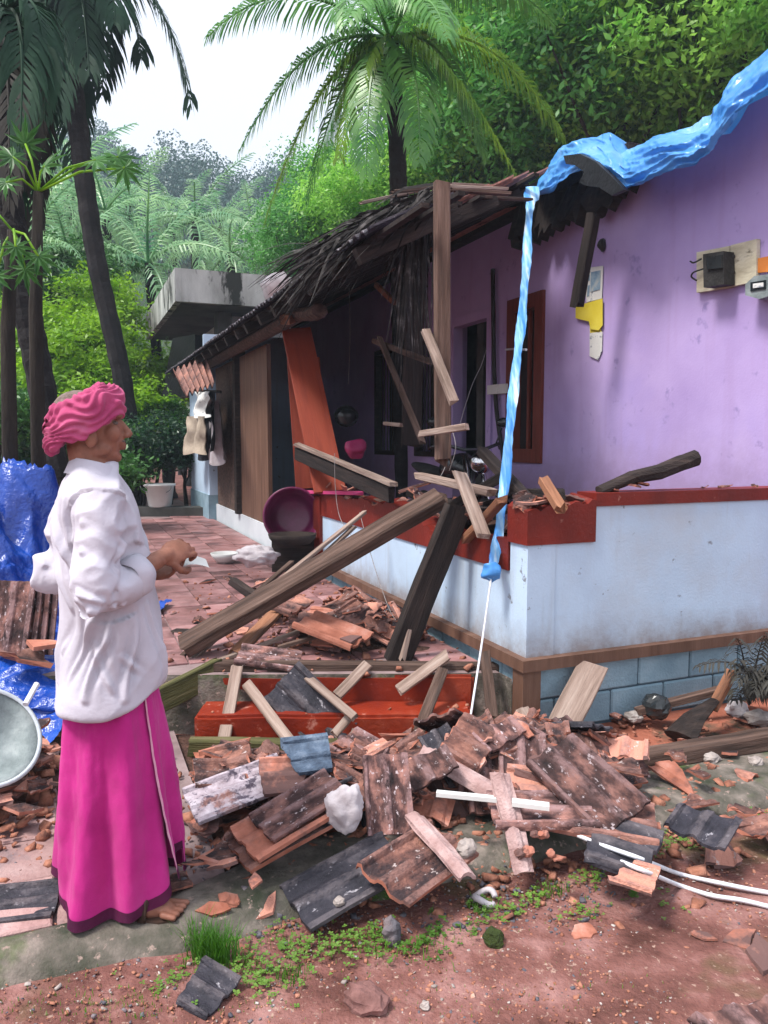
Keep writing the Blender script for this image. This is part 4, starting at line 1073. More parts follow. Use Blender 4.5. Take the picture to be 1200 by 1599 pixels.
T('batten', PT(649, 742, -.05), PT(772, 770, -.02), .055, .045, 'wood_light', 'pale splintered batten lying on top of the red wall', 'batten', splint=(1.4, 1.4))
T('batten', PT(752, 703, .45), PT(832, 790, .2), .07, .06, 'wood_dark', 'dark batten sticking up among the timber on the wall', 'batten')
T('batten', PT(690, 800, -.04), PT(800, 735, .3), .09, .06, 'wood_dark', 'dark rafter piece lying across the wall top right of the post', 'rafter')
T('batten', PT(725, 845, -.05), PT(790, 775, .0), .06, .04, 'wood_warm', 'brown batten hanging over the wall under the blue strip', 'batten')
T('batten', PT(848, 748, .12), PT(880, 800, .05), .05, .05, 'wood_warm', 'stub of brown batten upright on the corner pier', 'batten')
T('batten', PT(800, 770, .6), PT(875, 772, .2), .08, .06, 'wood_dark', 'dark rafter piece behind the corner pier', 'rafter')
T('batten', PT(640, 770, .3), PT(760, 800, .3), .08, .05, 'wood_dark', 'dark rafter piece lying inside the wall', 'rafter')
T('board', PT(745, 790, .2), PT(850, 762, .5), .12, .03, 'wood_dark', 'dark board lying flat behind the broken wall', 'board')
T('batten', PT(530, 772, .08), PT(640, 790, .1), .04, .03, 'wood_old', 'thin batten lying along the top of the red wall', 'batten')
# bits of tile and rubble along the wall top
def walltop(r0, r1):
    def f():
        s = rnd.uniform(r0, r1); t = rnd.uniform(0.0, .16); q = H(s, t, 0); return q
    return f
for i in range(40):
    s = rnd.uniform(.2, 3.3) if i < 34 else rnd.uniform(-.0, .12); t = rnd.uniform(0.0, .5) if i < 34 else rnd.uniform(0, .38)
    q = H(s, t, 1.00 + rnd.uniform(.0, .12) if i < 34 else 1.19)
    o = bpy.data.objects.new('tile_fragment', rnd.choice(FRAG + RIDGE)); COL.objects.link(o); o.location = q
    o.rotation_euler = (rnd.gauss(0, .35), rnd.gauss(0, .35), rnd.uniform(0, 6.3)); o.scale = (.9,) * 3
    tag(o, 'tile fragment lying on the broken top of the red verandah wall', 'roof tile', 'tile fragments on the wall top')
# mass of debris behind the wall
q = M()
q.grid(lambda a, b: H(0.17 + 3.1 * a, 0.17 + 1.1 * b, 0.41 + .62 * math.exp(-(b * 1.7) ** 2) * (.75 + .25 * math.sin(a * 9)) + .07 * mn.noise(Vector((a * 14, b * 7, 2)))), 50, 20)
q.build('rubble_bed', 'rubble_base', kind='stuff', label='collapsed roof debris heaped behind the verandah wall')
# burnt log on the short wall
lg = [PS(u, v, .06) for u, v in ((935, 768), (985, 748), (1030, 737), (1065, 722), (1088, 714))]
q = M(); q.tube(lg, [.03, .045, .05, .052, .05], 9, flat=.8)
for v_ in q.v: v_ += Vector((mn.noise(v_ * 14), mn.noise(v_ * 14 + Vector((3, 1, 0))), mn.noise(v_ * 14 + Vector((0, 7, 0))))) * .016
q.build('charred_log', 'wood_dark', label='charred dark log lying over the short red wall', cat='log')
for i, (u, v) in enumerate([(985, 757), (1005, 752), (960, 764), (1100, 757), (1130, 755), (1180, 751)]):
    p = PS(u, v, .05); o = bpy.data.objects.new('tile_fragment', OFRAG[i] if i < 3 else FRAG[i]); COL.objects.link(o)
    o.location = (p.x, p.y, 1.242 + (.03 if i < 2 else 0)); o.scale = (.75 if i < 3 else .3,) * 3; o.rotation_euler = (.1, .2, i); tag(o, 'tile chip beside the charred log on the short red wall', 'roof tile', 'chips by the charred log')
# on the walkway, the steps and the heap
def TT(name, u0, v0, u1, v1, w, h, mat, label, cat, z0=.04, z1=.04, **k):
    a, b = on_pile(u0, v0), on_pile(u1, v1); return T(name, a + Vector((0, 0, z0)), b + Vector((0, 0, z1)), w, h, mat, label, cat, **k)
T('beam', P(328, 1042, 4.06), P(832, 1046, 4.10), .07, .075, 'wood_old', 'long brown beam lying along the top of the red steps', 'beam', splint=(.4, .8))
T('beam', P(225, 1105, 3.86), P(350, 1042, 4.08), .05, .13, 'wood_mossy', 'green mossy plank end left of the red steps', 'plank')
T('batten', P(292, 1166, 3.66), P(740, 1172, 3.62), .07, .085, 'wood_mossy', 'long mossy beam lying along the foot of the red steps', 'beam', splint=(.4, .6))
for (u0, v0, Y0, u1, v1, Y1, w_, mat, lab) in [
    (347, 1172, 3.68, 372, 1036, 4.0, .062, 'wood_light', 'pale batten leaning upright on the left end of the red steps'),
    (455, 1160, 3.64, 384, 1066, 3.93, .055, 'wood_light', 'pale batten sloping left of the dark tile on the steps'),
    (556, 1122, 3.58, 478, 1056, 3.90, .04, 'wood_light', 'thin light edge strip right of the dark tile on the steps'),
    (520, 1150, 3.58, 552, 1112, 3.72, .04, 'wood_light', 'short pale strip right below the dark tile on the steps'),
    (523, 1090, 3.88, 577, 1034, 4.02, .055, 'wood_light', 'short pale batten on the middle of the upper step'),
    (620, 1080, 3.90, 702, 1020, 4.04, .06, 'wood_light', 'pale batten lying over the long brown beam on the right'),
    (648, 1160, 3.60, 692, 1044, 3.98, .058, 'wood_old', 'grey batten leaning on the right half of the red steps'),
    (770, 1122, 3.72, 757, 1016, 3.98, .055, 'wood_old', 'short board standing upright right of the red steps'),
    (594, 1208, 3.42, 688, 1142, 3.62, .055, 'wood_light', 'yellowish pale batten lying aslant below the red steps'),
    (545, 1140, 3.55, 580, 1172, 3.50, .05, 'wood_light', 'splintered pale stub at the foot of the red steps')]:
    T('batten', P(u0, v0, Y0), P(u1, v1, Y1), w_, .024, mat, lab, 'batten', up=(0, -.7, .7), splint=(.6, .6))
T('board', P(866, 1160, 3.62), PS(930, 1034, -.07), .15, .03, 'wood_light', 'wide pale board leaning on the blue block wall', 'board', up=(-.3, -.9, .5), splint=(.8, .5))
T('batten', P(850, 1165, 3.58), P(812, 1100, 3.75), .06, .04, 'wood_light', 'splintered pale stub left of the wide leaning board', 'batten', splint=(.4, 1.6))
T('batten', P(955, 1180, 3.50), P(860, 1140, 3.62), .05, .02, 'wood_warm', 'thin reddish strip at the foot of the leaning board', 'batten')
T('beam', PZ(908, 1203, .03), PZ(1330, 1132, .06), .10, .085, 'wood_old', 'long grey beam lying on the red earth at the right', 'beam')
T('pole', P(990, 1112, 3.95), P(1138, 1074, 4.05), .045, .04, 'wood_old', 'thin grey pole lying against the blue block wall', 'pole')
T('batten', P(1112, 1108, 3.85), P(1146, 1044, 3.95), .05, .04, 'wood_warm', 'short yellow brown stub sticking up at the right', 'batten')
for i, (u0, v0, Y0, u1, v1, Y1, w_, mat, lab) in enumerate([
    (258, 1048, 4.2, 458, 876, 5.2, .035, 'wood_old', 'long thin stick nearest the man on the walkway'),
    (290, 1024, 4.35, 572, 798, 5.4, .035, 'wood_light', 'long pale stick running beside the heavy slanting beam'),
    (400, 965, 4.7, 556, 820, 5.3, .04, 'wood_light', 'pale pair of lath above the heavy slanting beam'),
    (262, 1064, 4.12, 350, 985, 4.5, .04, 'wood_light', 'short pale lath left of the red steps'),
    (330, 1036, 4.2, 470, 985, 4.5, .03, 'wood_light', 'pale lath pointing at the walkway heap'),
    (432, 1012, 4.25, 500, 992, 4.35, .03, 'wood_old', 'thin dark lath on the walkway heap'),
    (360, 905, 5.6, 440, 960, 5.0, .06, 'wood_dark', 'dark batten on the walkway before the white bundle'),
    (260, 990, 4.9, 340, 992, 4.8, .09, 'wood_dark', 'short dark block of timber behind the elbow of the man')]):
    T('lath', P(u0, v0, Y0), P(u1, v1, Y1), w_, .022 if i < 6 else .06, mat, lab, 'lath')
T('board', P(362, 1026, 4.25), P(436, 952, 4.62), .11, .025, 'wood_warm', 'short wide tan board lying on the walkway heap', 'board', up=(-.3, -.3, .9))
# tile pieces lying high on the walkway heap
for i, (u, v, hd, me) in enumerate([(495, 965, 85, ORANGE[1]), (520, 985, 60, ORANGE[0]), (545, 1000, 40, OFRAG[2]), (455, 945, 60, HALF[2]), (420, 1030, 88, MAUVE[0])]):
    hero(u, v, hd, me, 12, 6, ['bright salmon tile half on the crest of the walkway heap', 'long salmon tile below the crest of the walkway heap', 'salmon shard at the right end of the walkway heap', 'grey tile half at the back of the walkway heap', 'flat mauve tile lying on the beam above the steps'][i])
# leaning boards in the entry
T('leaning_board', PT(516, 768, .02), PT(463, 514, .02), .29, .035, 'orange_board', 'bright orange board leaning in the verandah opening', 'board', up=(.25, -1, 0), splint=(0, 0))
T('leaning_board', P(488, 762, 7.9), P(474, 560, 8.1), .34, .035, 'orange_board', 'second orange board standing in shade behind the leaning one', 'board', up=(0, -1, 0), splint=(0, 0))
T('board', PT(415, 800, .1), PT(408, 560, .2), .05, .1, 'wood_dark', 'dark upright at the far side of the verandah opening', 'post', up=RD, splint=(0, 0))
T('beam', PT(444, 500, -.3), PT(468, 492, -.05), .09, .09, 'wood_warm', 'broken beam end poking out over the orange board', 'beam')

# ------------------------------------------------------------------ tarpaulins, strip, cords
top_e = [(838, 300), (858, 268), (880, 238), (905, 222), (935, 216), (960, 219), (978, 240), (1000, 232), (1040, 212), (1080, 205), (1108, 190), (1132, 152), (1160, 112), (1200, 72), (1260, 20)]
bot_e = [(842, 306), (862, 300), (884, 284), (908, 266), (935, 276), (958, 290), (976, 296), (1010, 286), (1045, 270), (1085, 258), (1112, 240), (1132, 205), (1160, 178), (1205, 150), (1265, 105)]
def samp(pts, f):
    k = f * (len(pts) - 1); i = min(len(pts) - 2, int(k)); a = k - i
    return pts[i][0] * (1 - a) + pts[i + 1][0] * a, pts[i][1] * (1 - a) + pts[i + 1][1] * a
def tarpfn(a, b):
    if b <= .62:
        bb = b / .62
        u0, v0 = samp(bot_e, a); u1, v1 = samp(top_e, a)
        t = 1.50 - .10 * math.sin(math.pi * bb) + .22 * bb
        p = PT(u0 * (1 - bb) + u1 * bb, v0 * (1 - bb) + v1 * bb, t)
    else:
        bb = (b - .62) / .38; u1, v1 = samp(top_e, a); p = PT(u1, v1, 1.72); s, _ = st(p)
        t = 1.72 + 1.9 * bb
        p = p.lerp(H(s, t, p.z - .05), min(1, bb * 1.5)) if bb < .66 else H(s, t, p.z - .05 - .25 * (bb - .66))
        p.z += .05 * math.sin(bb * 9 + a * 20) * (1 - bb)
    c_ = b + .10 * mn.noise(Vector((a * 7, b * 2, 3))) + .04 * mn.noise(Vector((a * 22, b * 3, 8)))
    n = .030 * mn.noise(Vector((a * 6, b * 2.5, 1))) + .050 * (.3 - abs(mn.noise(Vector((a * 5, c_ * 5, 2))))) + .034 * (.3 - abs(mn.noise(Vector((a * 11 + c_ * 3, c_ * 10, 5))))) + .008 * (.3 - abs(mn.noise(Vector((a * 46, c_ * 24, 7)))))
    return p - RD * n * 1.7 + Vector((0, 0, n * .25))
q = M(); q.grid(tarpfn, 300, 70)
q.build('tarpaulin', 'tarp_roof', smooth=True, label='light blue tarpaulin draped along the sagging roof eave', cat='tarpaulin')
q = M(); pl = [(880, 243), (905, 240), (930, 252), (955, 275), (975, 296), (955, 305), (935, 292), (915, 290), (905, 285), (912, 268), (898, 258), (884, 256)]
ra = [PT(u, v, 1.42) for u, v in pl]; rb = [p + RD * .04 for p in ra]
q.loft([ra, rb], True); q.build('plastic_sheet', 'black_sheet', label='torn black plastic sheet under the tarpaulin end', cat='plastic sheet')
sp_ = [(832, 292, 6.4), (826, 340, 6.1), (822, 420, 5.7), (815, 500, 5.3), (808, 560, 5.05), (798, 650, 4.7), (790, 740, 4.4), (780, 830, 4.12), (770, 885, 3.98), (766, 905, 3.94)]
def strip(a, b):
    k = a * (len(sp_) - 1); i = min(len(sp_) - 2, int(k)); f = k - i
    u, v, Y = [sp_[i][j] * (1 - f) + sp_[i + 1][j] * f for j in range(3)]
    wd = (9.0 if a > .05 else 15) * (1 + .14 * math.sin(a * 40)) * Y / 5
    if a > .93: wd *= .75 + .6 * math.sin((a - .93) * 60)
    th = (b - .5) * math.pi * 1.5
    p = P(u, v, Y); hw = wd * 5 / 1200 * .78 * (5.0 / Y) ** .5
    return p + Vector((hw * math.sin(th) + .006 * mn.noise(Vector((a * 60, b * 3, 0))), hw * .35 * math.cos(th) * -1 + .010 * mn.noise(Vector((a * 30, b * 9, 4))), .0))
q = M(); q.grid(strip, 150, 16)
q.build('tarpaulin_strip', 'tarp_white', smooth=True, label='long twisted blue and white tarpaulin strip hanging from the roof to the wall', cat='strip')
q = M(); kn = P(768, 893, 3.95); q.ball(kn, (.045, .03, .05), 18, 12)
q.v = [v_ + Vector((mn.noise(v_ * 26), mn.noise(v_ * 26 + Vector((2, 0, 0))), mn.noise(v_ * 26 + Vector((0, 4, 0))))) * .022 for v_ in q.v]
q.build('tarpaulin_knot', 'tarp_roof', smooth=True, label='blue knotted tail at the bottom of the hanging strip', cat='knot')
def cord(name, pts, r, mat, label, cat='cord', n=6, seg=8):
    pts = [Vector(p) for p in pts]; out = []
    for i in range(len(pts) - 1):
        p0, p1, p2, p3 = pts[max(0, i - 1)], pts[i], pts[i + 1], pts[min(len(pts) - 1, i + 2)]
        for k in range(seg):
            t = k / seg; out.append(0.5 * ((2 * p1) + (p2 - p0) * t + (2 * p0 - 5 * p1 + 4 * p2 - p3) * t * t + (3 * p1 - p0 - 3 * p2 + p3) * t ** 3))
    out.append(pts[-1]); q = M(); q.tube(out, r, n); return q.build(name, mat, smooth=True, label=label, cat=cat)
cord('cord', [P(767, 905, 3.94), P(752, 1010, 3.75), P(735, 1120, 3.52), P(724, 1195, 3.38)], .0055, 'cord_white', 'thin white cord from the hanging strip down to the rubble')
for k_, (pts, lab) in enumerate([([(885, 1302), (930, 1322), (1000, 1347), (1060, 1370), (1120, 1384), (1200, 1400), (1290, 1412)], 'upper of two white ropes running out across the earth'),
                   ([(970, 1352), (1010, 1368), (1060, 1388), (1110, 1404), (1160, 1412), (1210, 1424), (1290, 1440)], 'lower of two white ropes running out across the earth')]):
    pp = [on_pile(u, v) for u, v in pts]
    cord('rope', [p + Vector((0, 0, .014)) for p in pp], .008, 'cord_white', lab, 'rope')
wl = lambda L_: [PT(u, v, t) for u, v, t in L_]
for lab, L_ in [('thin pale wire looping before the dark doorway', [(760, 545, 1.2), (752, 570, 1.1), (738, 600, .9), (725, 640, .6), (718, 665, .3)]),
                ('thin wire dangling at the left in the dark verandah', [(545, 430, .9), (547, 520, .9), (544, 600, .9)]),
                ('loose wire arching down in front of the white wall', [(562, 800, -.1), (575, 850, -.16), (590, 900, -.2), (610, 955, -.22), (628, 978, -.22)]),
                ('loose wire from the brown beam down the red wall', [(523, 708, -.2), (524, 760, -.2), (532, 810, -.2), (560, 850, -.2)]),
                ('pale wire by the foot of the tall post', [(705, 690, .1), (695, 730, .05), (683, 752, 0)]),
                ('thin wire sagging right of the tall post', [(702, 735, .1), (712, 700, .1), (706, 670, .1)])]:
    cord('wire', wl(L_), .0026, 'wire_grey', lab, 'wire', n=5)
cord('conduit', wl([(770, 420, 1.86), (771, 520, 1.86), (773, 600, 1.86), (778, 660, 1.86), (790, 735, 1.86)]), .022, 'iron_black', 'dark cable running down the wall past the white switch box', 'cable')
# white plastic casing in two lengths
a_, b_, c_ = on_pile(684, 1244), on_pile(800, 1258), on_pile(858, 1262)
zz = max(hm(a_.x, a_.y), hm(b_.x, b_.y), hm(c_.x, c_.y)) + .02
def at_z(u, v, z): return PZ(u, v, z)
pc = thing('cable_casing', at_z(770, 1254, zz), 'white plastic cable casing lying on top of the tile heap', 'casing')
for (u0, v0, u1, v1, wd) in ((682, 1242, 804, 1254, .026), (800, 1256, 858, 1263, .036)):
    q = M(); A, B_ = at_z(u0, v0, zz + .012), at_z(u1, v1, zz + .008); d = (B_ - A).normalized(); y = Vector((0, 0, 1)).cross(d).normalized() * wd; z = Vector((0, 0, .016))
    q.box(A - y / 2, B_ - A, y, z); q.build('casing_length', 'plastic_white', pc)

# ------------------------------------------------------------------ things on the walls
def plate(pts_px, t, th=.006, rough=0):
    """thin sheet on the plane t through image corners listed around its outline"""
    q = M(); f = [PT(u, v, t) for u, v in pts_px]; b = [p + RD * th for p in f]
    n = len(f); q.add(f + b, [tuple(range(n)), tuple(range(2 * n - 1, n - 1, -1))] + [(i, n + i, n + (i + 1) % n, (i + 1) % n) for i in range(n)]); return q
po = thing('poster', PT(928, 445, VD - .01), 'torn white calendar poster with a blue printed picture on the lavender wall', 'poster')
plate([(919, 418), (942, 415), (940, 466), (916, 472), (914, 450)], VD - .012, .004).build('sheet', 'paper_white', po)
plate([(923, 425), (938, 422), (937, 452), (922, 456)], VD - .016, .003).build('printed_picture', 'print_blue', po)
plate([(917, 430), (921, 429), (921, 438), (916, 439)], VD - .016, .003).build('printed_mark', 'print_blue', po)
plate([(918, 446), (921, 445), (920, 462), (917, 463)], VD - .016, .003).build('printed_mark', 'print_blue', po)
plate([(899, 478), (941, 466), (941, 508), (935, 516), (922, 514), (920, 502), (899, 497)], VD - .022, .005).build('notice', 'paper_yellow', label='yellow paper notice below the calendar poster', cat='paper')
plate([(921, 520), (941, 518), (940, 548), (934, 562), (921, 556)], VD - .012, .004).build('paper_scrap', 'paper_white', label='torn white paper scrap hanging below the yellow notice', cat='paper')
plate([(921, 512), (938, 512), (940, 521), (922, 522)], VD - .010, .003).build('paper_scrap', 'paper_yellow', label='creamy strip of paper between the yellow notice and the white scrap', cat='paper')
q = M(); c = PT(941, 384, VD - .02); q.ball(c, (.035, .035, .045), 10, 8)
q.v = [v_ + Vector((mn.noise(v_ * 20), 0, mn.noise(v_ * 22))) * .02 for v_ in q.v]
q.build('lamp_holder', 'iron_black', label='small black lamp holder on the wall above the calendar poster', cat='lamp holder')
fb = thing('fuse_board', PT(1135, 415, VD - .02), 'old cream wooden board with a black fuse box on the lavender wall', 'fuse board')
plate([(1088, 394), (1139, 384), (1140, 449), (1088, 457)], VD - .035, .03).build('board_panel', 'board_cream', fb)
plate([(1141, 383), (1182, 373), (1181, 439), (1141, 448)], VD - .032, .03).build('board_panel', 'board_cream', fb)
plate([(1098, 397), (1130, 392), (1131, 444), (1099, 449)], VD - .13, .09).build('fuse_box', 'iron_black', fb)
plate([(1103, 402), (1126, 398), (1127, 418), (1104, 421)], VD - .145, .02).build('fuse_carrier', 'bike_black', fb)
for u, v in ((1144, 401), (1144, 426)):
    q = M(); q.ball(PT(u, v, VD - .045), .018, 8, 6); q.build('terminal', 'iron_black', fb)
for lab, L_ in (('black wire ends curling out of the left of the fuse board', [(1098, 420, 1.80), (1084, 425, 1.78), (1080, 432, 1.8), (1088, 438, 1.8)]), ('short black wire at the top left of the fuse board', [(1096, 404, 1.82), (1084, 410, 1.8), (1078, 408, 1.8)])):
    cord('wire', wl(L_), .006, 'iron_black', lab, 'wire', n=5)
em = thing('electric_meter', PT(1185, 450, VD - .02), 'grey electric meter at the right edge of the lavender wall', 'meter')
plate([(1164, 444), (1178, 431), (1202, 428), (1202, 462), (1186, 467), (1164, 461)], VD - .12, .10).build('meter_case', 'metal_grey', em)
plate([(1172, 441), (1196, 437), (1196, 451), (1172, 455)], VD - .126, .02).build('meter_window', 'glass_dark', em)
plate([(1176, 443), (1192, 441), (1192, 448), (1176, 450)], VD - .130, .004).build('dial', 'paper_white', em)
plate([(1182, 404), (1204, 399), (1204, 424), (1182, 426)], VD - .02, .012).build('notice', 'orange_label', label='orange notice above the grey electric meter', cat='notice')
sb = thing('switch_box', PT(775, 608, VD - .03), 'white switch box on the wall between doorway and window', 'switch box')
plate([(761, 602), (776, 600), (776, 615), (761, 616)], VD - .06, .05).build('box_cover', 'plastic_white', sb)
plate([(777, 600), (790, 599), (790, 614), (777, 615)], VD - .055, .045).build('box_cover', 'plastic_white', sb)
q = M(); q.tube(wl([(790, 546, 1.85), (806, 545, 1.6), (822, 546, 1.2)]), .010, 6)
q.build('bracket', 'cord_white', label='thin white bracket by the left edge of the window', cat='bracket')

# ------------------------------------------------------------------ in and before the verandah
def wheel(parent, c, axis_, R, w_):
    y = axis_.normalized(); x = Vector((0, 0, 1)); z = x.cross(y)
    def ringq(Rm, r_, n=28, k=8):
        q = M(); rows = []
        for i in range(n):
            a = 2 * math.pi * i / n; d = x * math.cos(a) + z * math.sin(a)
            rows.append([c + d * (Rm + r_ * math.cos(2 * math.pi * j / k)) + y * (r_ * math.sin(2 * math.pi * j / k)) for j in range(k)])
        rows.append(rows[0]); q.loft(rows, False); return q
    t_ = ringq(R - w_, w_).build('wheel', 'rubber', parent, True)
    rim = ringq(R - 2 * w_, w_ * .5); 
    for k in range(5):
        a = 2 * math.pi * k / 5; d = x * math.cos(a) + z * math.sin(a); rim.tube([c, c + d * (R - 2 * w_)], .014, 6)
    rim.tube([c - y * .06, c + y * .06], .035, 10)
    rim.build('rim', 'chrome', t_, True); return t_
bk = H(3.05, 1.15, .40); mb = thing('motorcycle', bk, 'black motorcycle parked in the shade of the verandah', 'motorcycle')
bd = LD; by = RD
def bp(f, r_, z): return bk + bd * f + by * r_ + Vector((0, 0, z))
wheel(mb, bp(-.62, 0, .31), by, .31, .05); wheel(mb, bp(.62, 0, .31), by, .31, .055)
for r_ in (-.08, .08):
    q = M(); q.tube([bp(-.62, r_, .31), bp(-.48, r_, .62), bp(-.36, r_, .98)], .026, 8); q.build('fork', 'chrome', mb, True)
q = M(); q.ball(bp(-.52, 0, .92), (.10, .10, .10), 16, 10); q.build('headlight', 'chrome', mb, True)
q = M(); q.tube([bp(-.22, -.36, 1.04), bp(-.33, -.28, 1.08), bp(-.38, -.1, 1.03), bp(-.38, .1, 1.03), bp(-.33, .28, 1.08), bp(-.22, .36, 1.04)], .016, 8); q.build('handlebar', 'bike_black', mb, True)
for r_ in (-.3, .3):
    q = M(); q.tube([bp(-.30, r_ * .9, 1.08), bp(-.30, r_ * 1.1, 1.22)], .007, 6); q.ball(bp(-.30, r_ * 1.15, 1.27), (.065, .05, .045), 12, 8); q.build('mirror', 'bike_black', mb, True)
q = M(); q.tube([bp(-.34, 0, .82), bp(-.2, 0, .88), bp(.0, 0, .86), bp(.16, 0, .76)], [.08, .15, .14, .08], 12, flat=.8); q.build('fuel_tank', 'bike_black', mb, True)
q = M(); q.tube([bp(.08, 0, .80), bp(.3, 0, .79), bp(.6, 0, .83), bp(.8, 0, .86)], [.10, .13, .12, .07], 10, flat=.5); q.build('seat', 'rubber', mb, True)
q = M(); q.ball(bp(-.02, 0, .42), (.18, .16, .17), 12, 8); q.tube([bp(-.38, 0, .85), bp(-.25, 0, .4), bp(.2, 0, .3), bp(.62, 0, .31)], .03, 8); q.tube([bp(.0, 0, .75), bp(.55, 0, .72), bp(.75, 0, .75)], .03, 8); q.build('engine', 'bike_black', mb, True)
q = M(); q.tube([bp(-.95, 0, .62), bp(-.8, 0, .68), bp(-.62, 0, .68), bp(-.38, 0, .60)], .07, 8, flat=.35); q.build('mudguard', 'bike_black', mb, True)
q = M(); q.tube([bp(.05, -.12, .35), bp(.4, -.15, .32), bp(.85, -.16, .40)], .045, 10); q.build('exhaust', 'chrome', mb, True)
q = M(); c = PT(556, 702, .75); q.ball(c, (.12, .11, .10), 18, 12)
q.v = [v_ + Vector((mn.noise(v_ * 9), mn.noise(v_ * 9 + Vector((4, 0, 0))), mn.noise(v_ * 9 + Vector((0, 0, 5))))) * .045 for v_ in q.v]
q.build('bag', 'pink_plastic', smooth=True, label='pink plastic bag hanging by the motorcycle', cat='bag')
q = M(); c = PT(541, 650, 1.0); q.ball(c, (.15, .13, .13), 20, 14); q.build('helmet', 'bike_black', smooth=True, label='dark glossy helmet hung above the pink bag', cat='helmet')
# round magenta drum at the verandah opening
c = PT(457, 806, -.22); RR = 46 / 1200 * c.y
dr = thing('plastic_drum', c - Vector((0, 0, RR)), 'big round dark magenta plastic drum against the verandah opening', 'drum')
q = M(); ax = (Vector((0.1, -1, .12))).normalized(); x = Vector((1, 0, 0)).cross(ax).normalized(); 
ux = ax.cross(Vector((0, 0, 1))).normalized(); uz = ux.cross(ax)
prof = [(.0, -.20), (.50, -.20), (.66, -.18), (.80, -.06), (.90, .02), (.95, .045), (1.0, .04), (1.0, .02), (.94, -.03), (.82, -.16), (.70, -.25), (0.0, -.26)]
rows = [[c + ax * (d * 1.0) + (ux * math.cos(2 * math.pi * j / 40) + uz * math.sin(2 * math.pi * j / 40)) * RR * max(r_, .01) for j in range(40)] for r_, d in prof]
q.loft(rows, True); q.build('drum_body', 'magenta_plastic', dr, True)
q = M(); zt_ = c.z - RR * .80; q.box((c.x - .2, c.y + .02, TERR - .01), (.4, 0, 0), (0, .34, 0), (0, 0, zt_ - TERR)); q.build('stand', 'wood_dark', dr)
c2 = c + ax * .16 - uz * RR * .82
bo = M(); rows = []
for r_, z in ((.02, 0), (.13, .0), (.165, .05), (.175, .09), (.16, .09), (.14, .04), (.02, .02)):
    rows.append([c2 + Vector((RR * 4.6 * r_ * math.cos(a), RR * 4.6 * r_ * math.sin(a) * .9, z - .03)) for a in np.linspace(0, 2 * math.pi, 28, endpoint=False)])
bo.loft(rows, True); bo.build('clay_bowl', 'tile_soot', smooth=True, label='dark bowl with reddish rim below the magenta drum', cat='bowl')
T('shelf_board', PT(470, 768, -.05), PT(560, 770, .05), .1, .03, 'pink_plastic', 'pink plastic strip lying on the end of the red wall', 'strip', up=(0, 0, 1), splint=(.2, .2))

# white bucket on the low dark wall, garden wall
lw = M(); A = Vector((-5.2, 11.4, 0)); 
lw.box(PZ(150, 832, .0) , Vector((3.2, .0, 0)), Vector((0, .35, 0)), Vector((0, 0, .42)))
lwo = lw.build('low_wall', 'cement_dark', label='low dark mossy wall at the far end of the walkway', cat='wall')
yb = PZ(150, 832, 0).y
def lathe(pts, c, n=24):
    q = M(); q.loft([[c + Vector((r_ * math.cos(2 * math.pi * j / n), r_ * math.sin(2 * math.pi * j / n), z)) for j in range(n)] for r_, z in pts], True); return q
c = P(250, 782, yb + .16); c.z = .42; k = 26 / 1200 * yb
bu = thing('bucket', c, 'white plastic bucket on the low dark wall', 'bucket')
lathe([(.02, 0), (k * .62, 0), (k * .68, .02), (k * .86, k * 1.25), (k * .95, k * 1.27), (k * .95, k * 1.4), (k * .84, k * 1.4), (k * .62, .05), (.02, .04)], c).build('bucket_body', 'plastic_white', bu, True)
q = M(); q.tube([c + Vector((k * .93 * math.cos(a), k * .3 * math.sin(a) - k * .8, k * 1.3 - k * .5 * math.sin(a))) for a in np.linspace(0, math.pi, 14)], .006, 6); q.build('handle', 'metal_grey', bu, True)
c = P(352, 855, 7.7); c.z = TERR
lathe([(.02, 0), (.08, 0), (.13, .06), (.15, .10), (.135, .10), (.1, .05), (.02, .03)], c).build('bowl', 'plastic_white', smooth=True, label='white bowl standing at the foot of the plinth', cat='bowl')
def bundle(name, c, r, mat, label, cat, seed=0):
    q = M(); q.ball((0, 0, 0), 1, 36, 22)
    q.v = [Vector((v_.x * r[0], v_.y * r[1], v_.z * r[2])) * (1 + .35 * mn.noise(v_ * 2.2 + Vector((seed, 0, 0))) + .25 * abs(mn.noise(v_ * 4.5 + Vector((0, seed, 0))))) + c for v_ in q.v]
    return q.build(name, mat, smooth=True, label=label, cat=cat)
bundle('cloth_bundle', P(400, 868, 6.6) , (.17, .14, .08), 'white_sheet', 'crumpled whitish cloth bundle on the walkway by the plinth', 'cloth', 3)
# clothes on the line at the far end of the house
cl = PT(318, 612, -.55)
def garment(u0, u1, v0, v1, t, mat, label, sd):
    q = M()
    def fn(a, b):
        u = u0 + (u1 - u0) * b + 4 * mn.noise(Vector((a * 2, sd, 0))); v = v0 + (v1 - v0) * a * (1 - .08 * math.sin(b * 7 + sd))
        return PT(u, v, t) + RD * (.07 * math.sin(b * 9 + sd) * (.3 + a) + .03 * mn.noise(Vector((a * 4, b * 6, sd))))
    q.grid(fn, 16, 18); q.grid(lambda a, b: fn(a, 1 - b) + RD * .012, 16, 18)
    return q.build('garment', mat, smooth=True, label=label, cat='clothes', group='clothes on the line')
garment(303, 328, 611, 650, -.30, 'paper_white', 'white cloth hanging highest at the end of the house', 1)
garment(312, 338, 612, 712, -.24, 'cloth_black', 'long black garment hanging at the end of the house', 2)
garment(294, 318, 650, 706, -.36, 'cloth_beige', 'beige garment hanging below the white cloth', 4)
garment(330, 342, 625, 720, -.2, 'white_sheet', 'narrow striped pale cloth right of the black garment', 6)
q = M(); q.tube([PT(285, 608, -.5), PT(345, 612, -.15)], .02, 6); q.build('clothes_line', 'wood_dark', label='clothes pole at the end of the house', cat='pole')
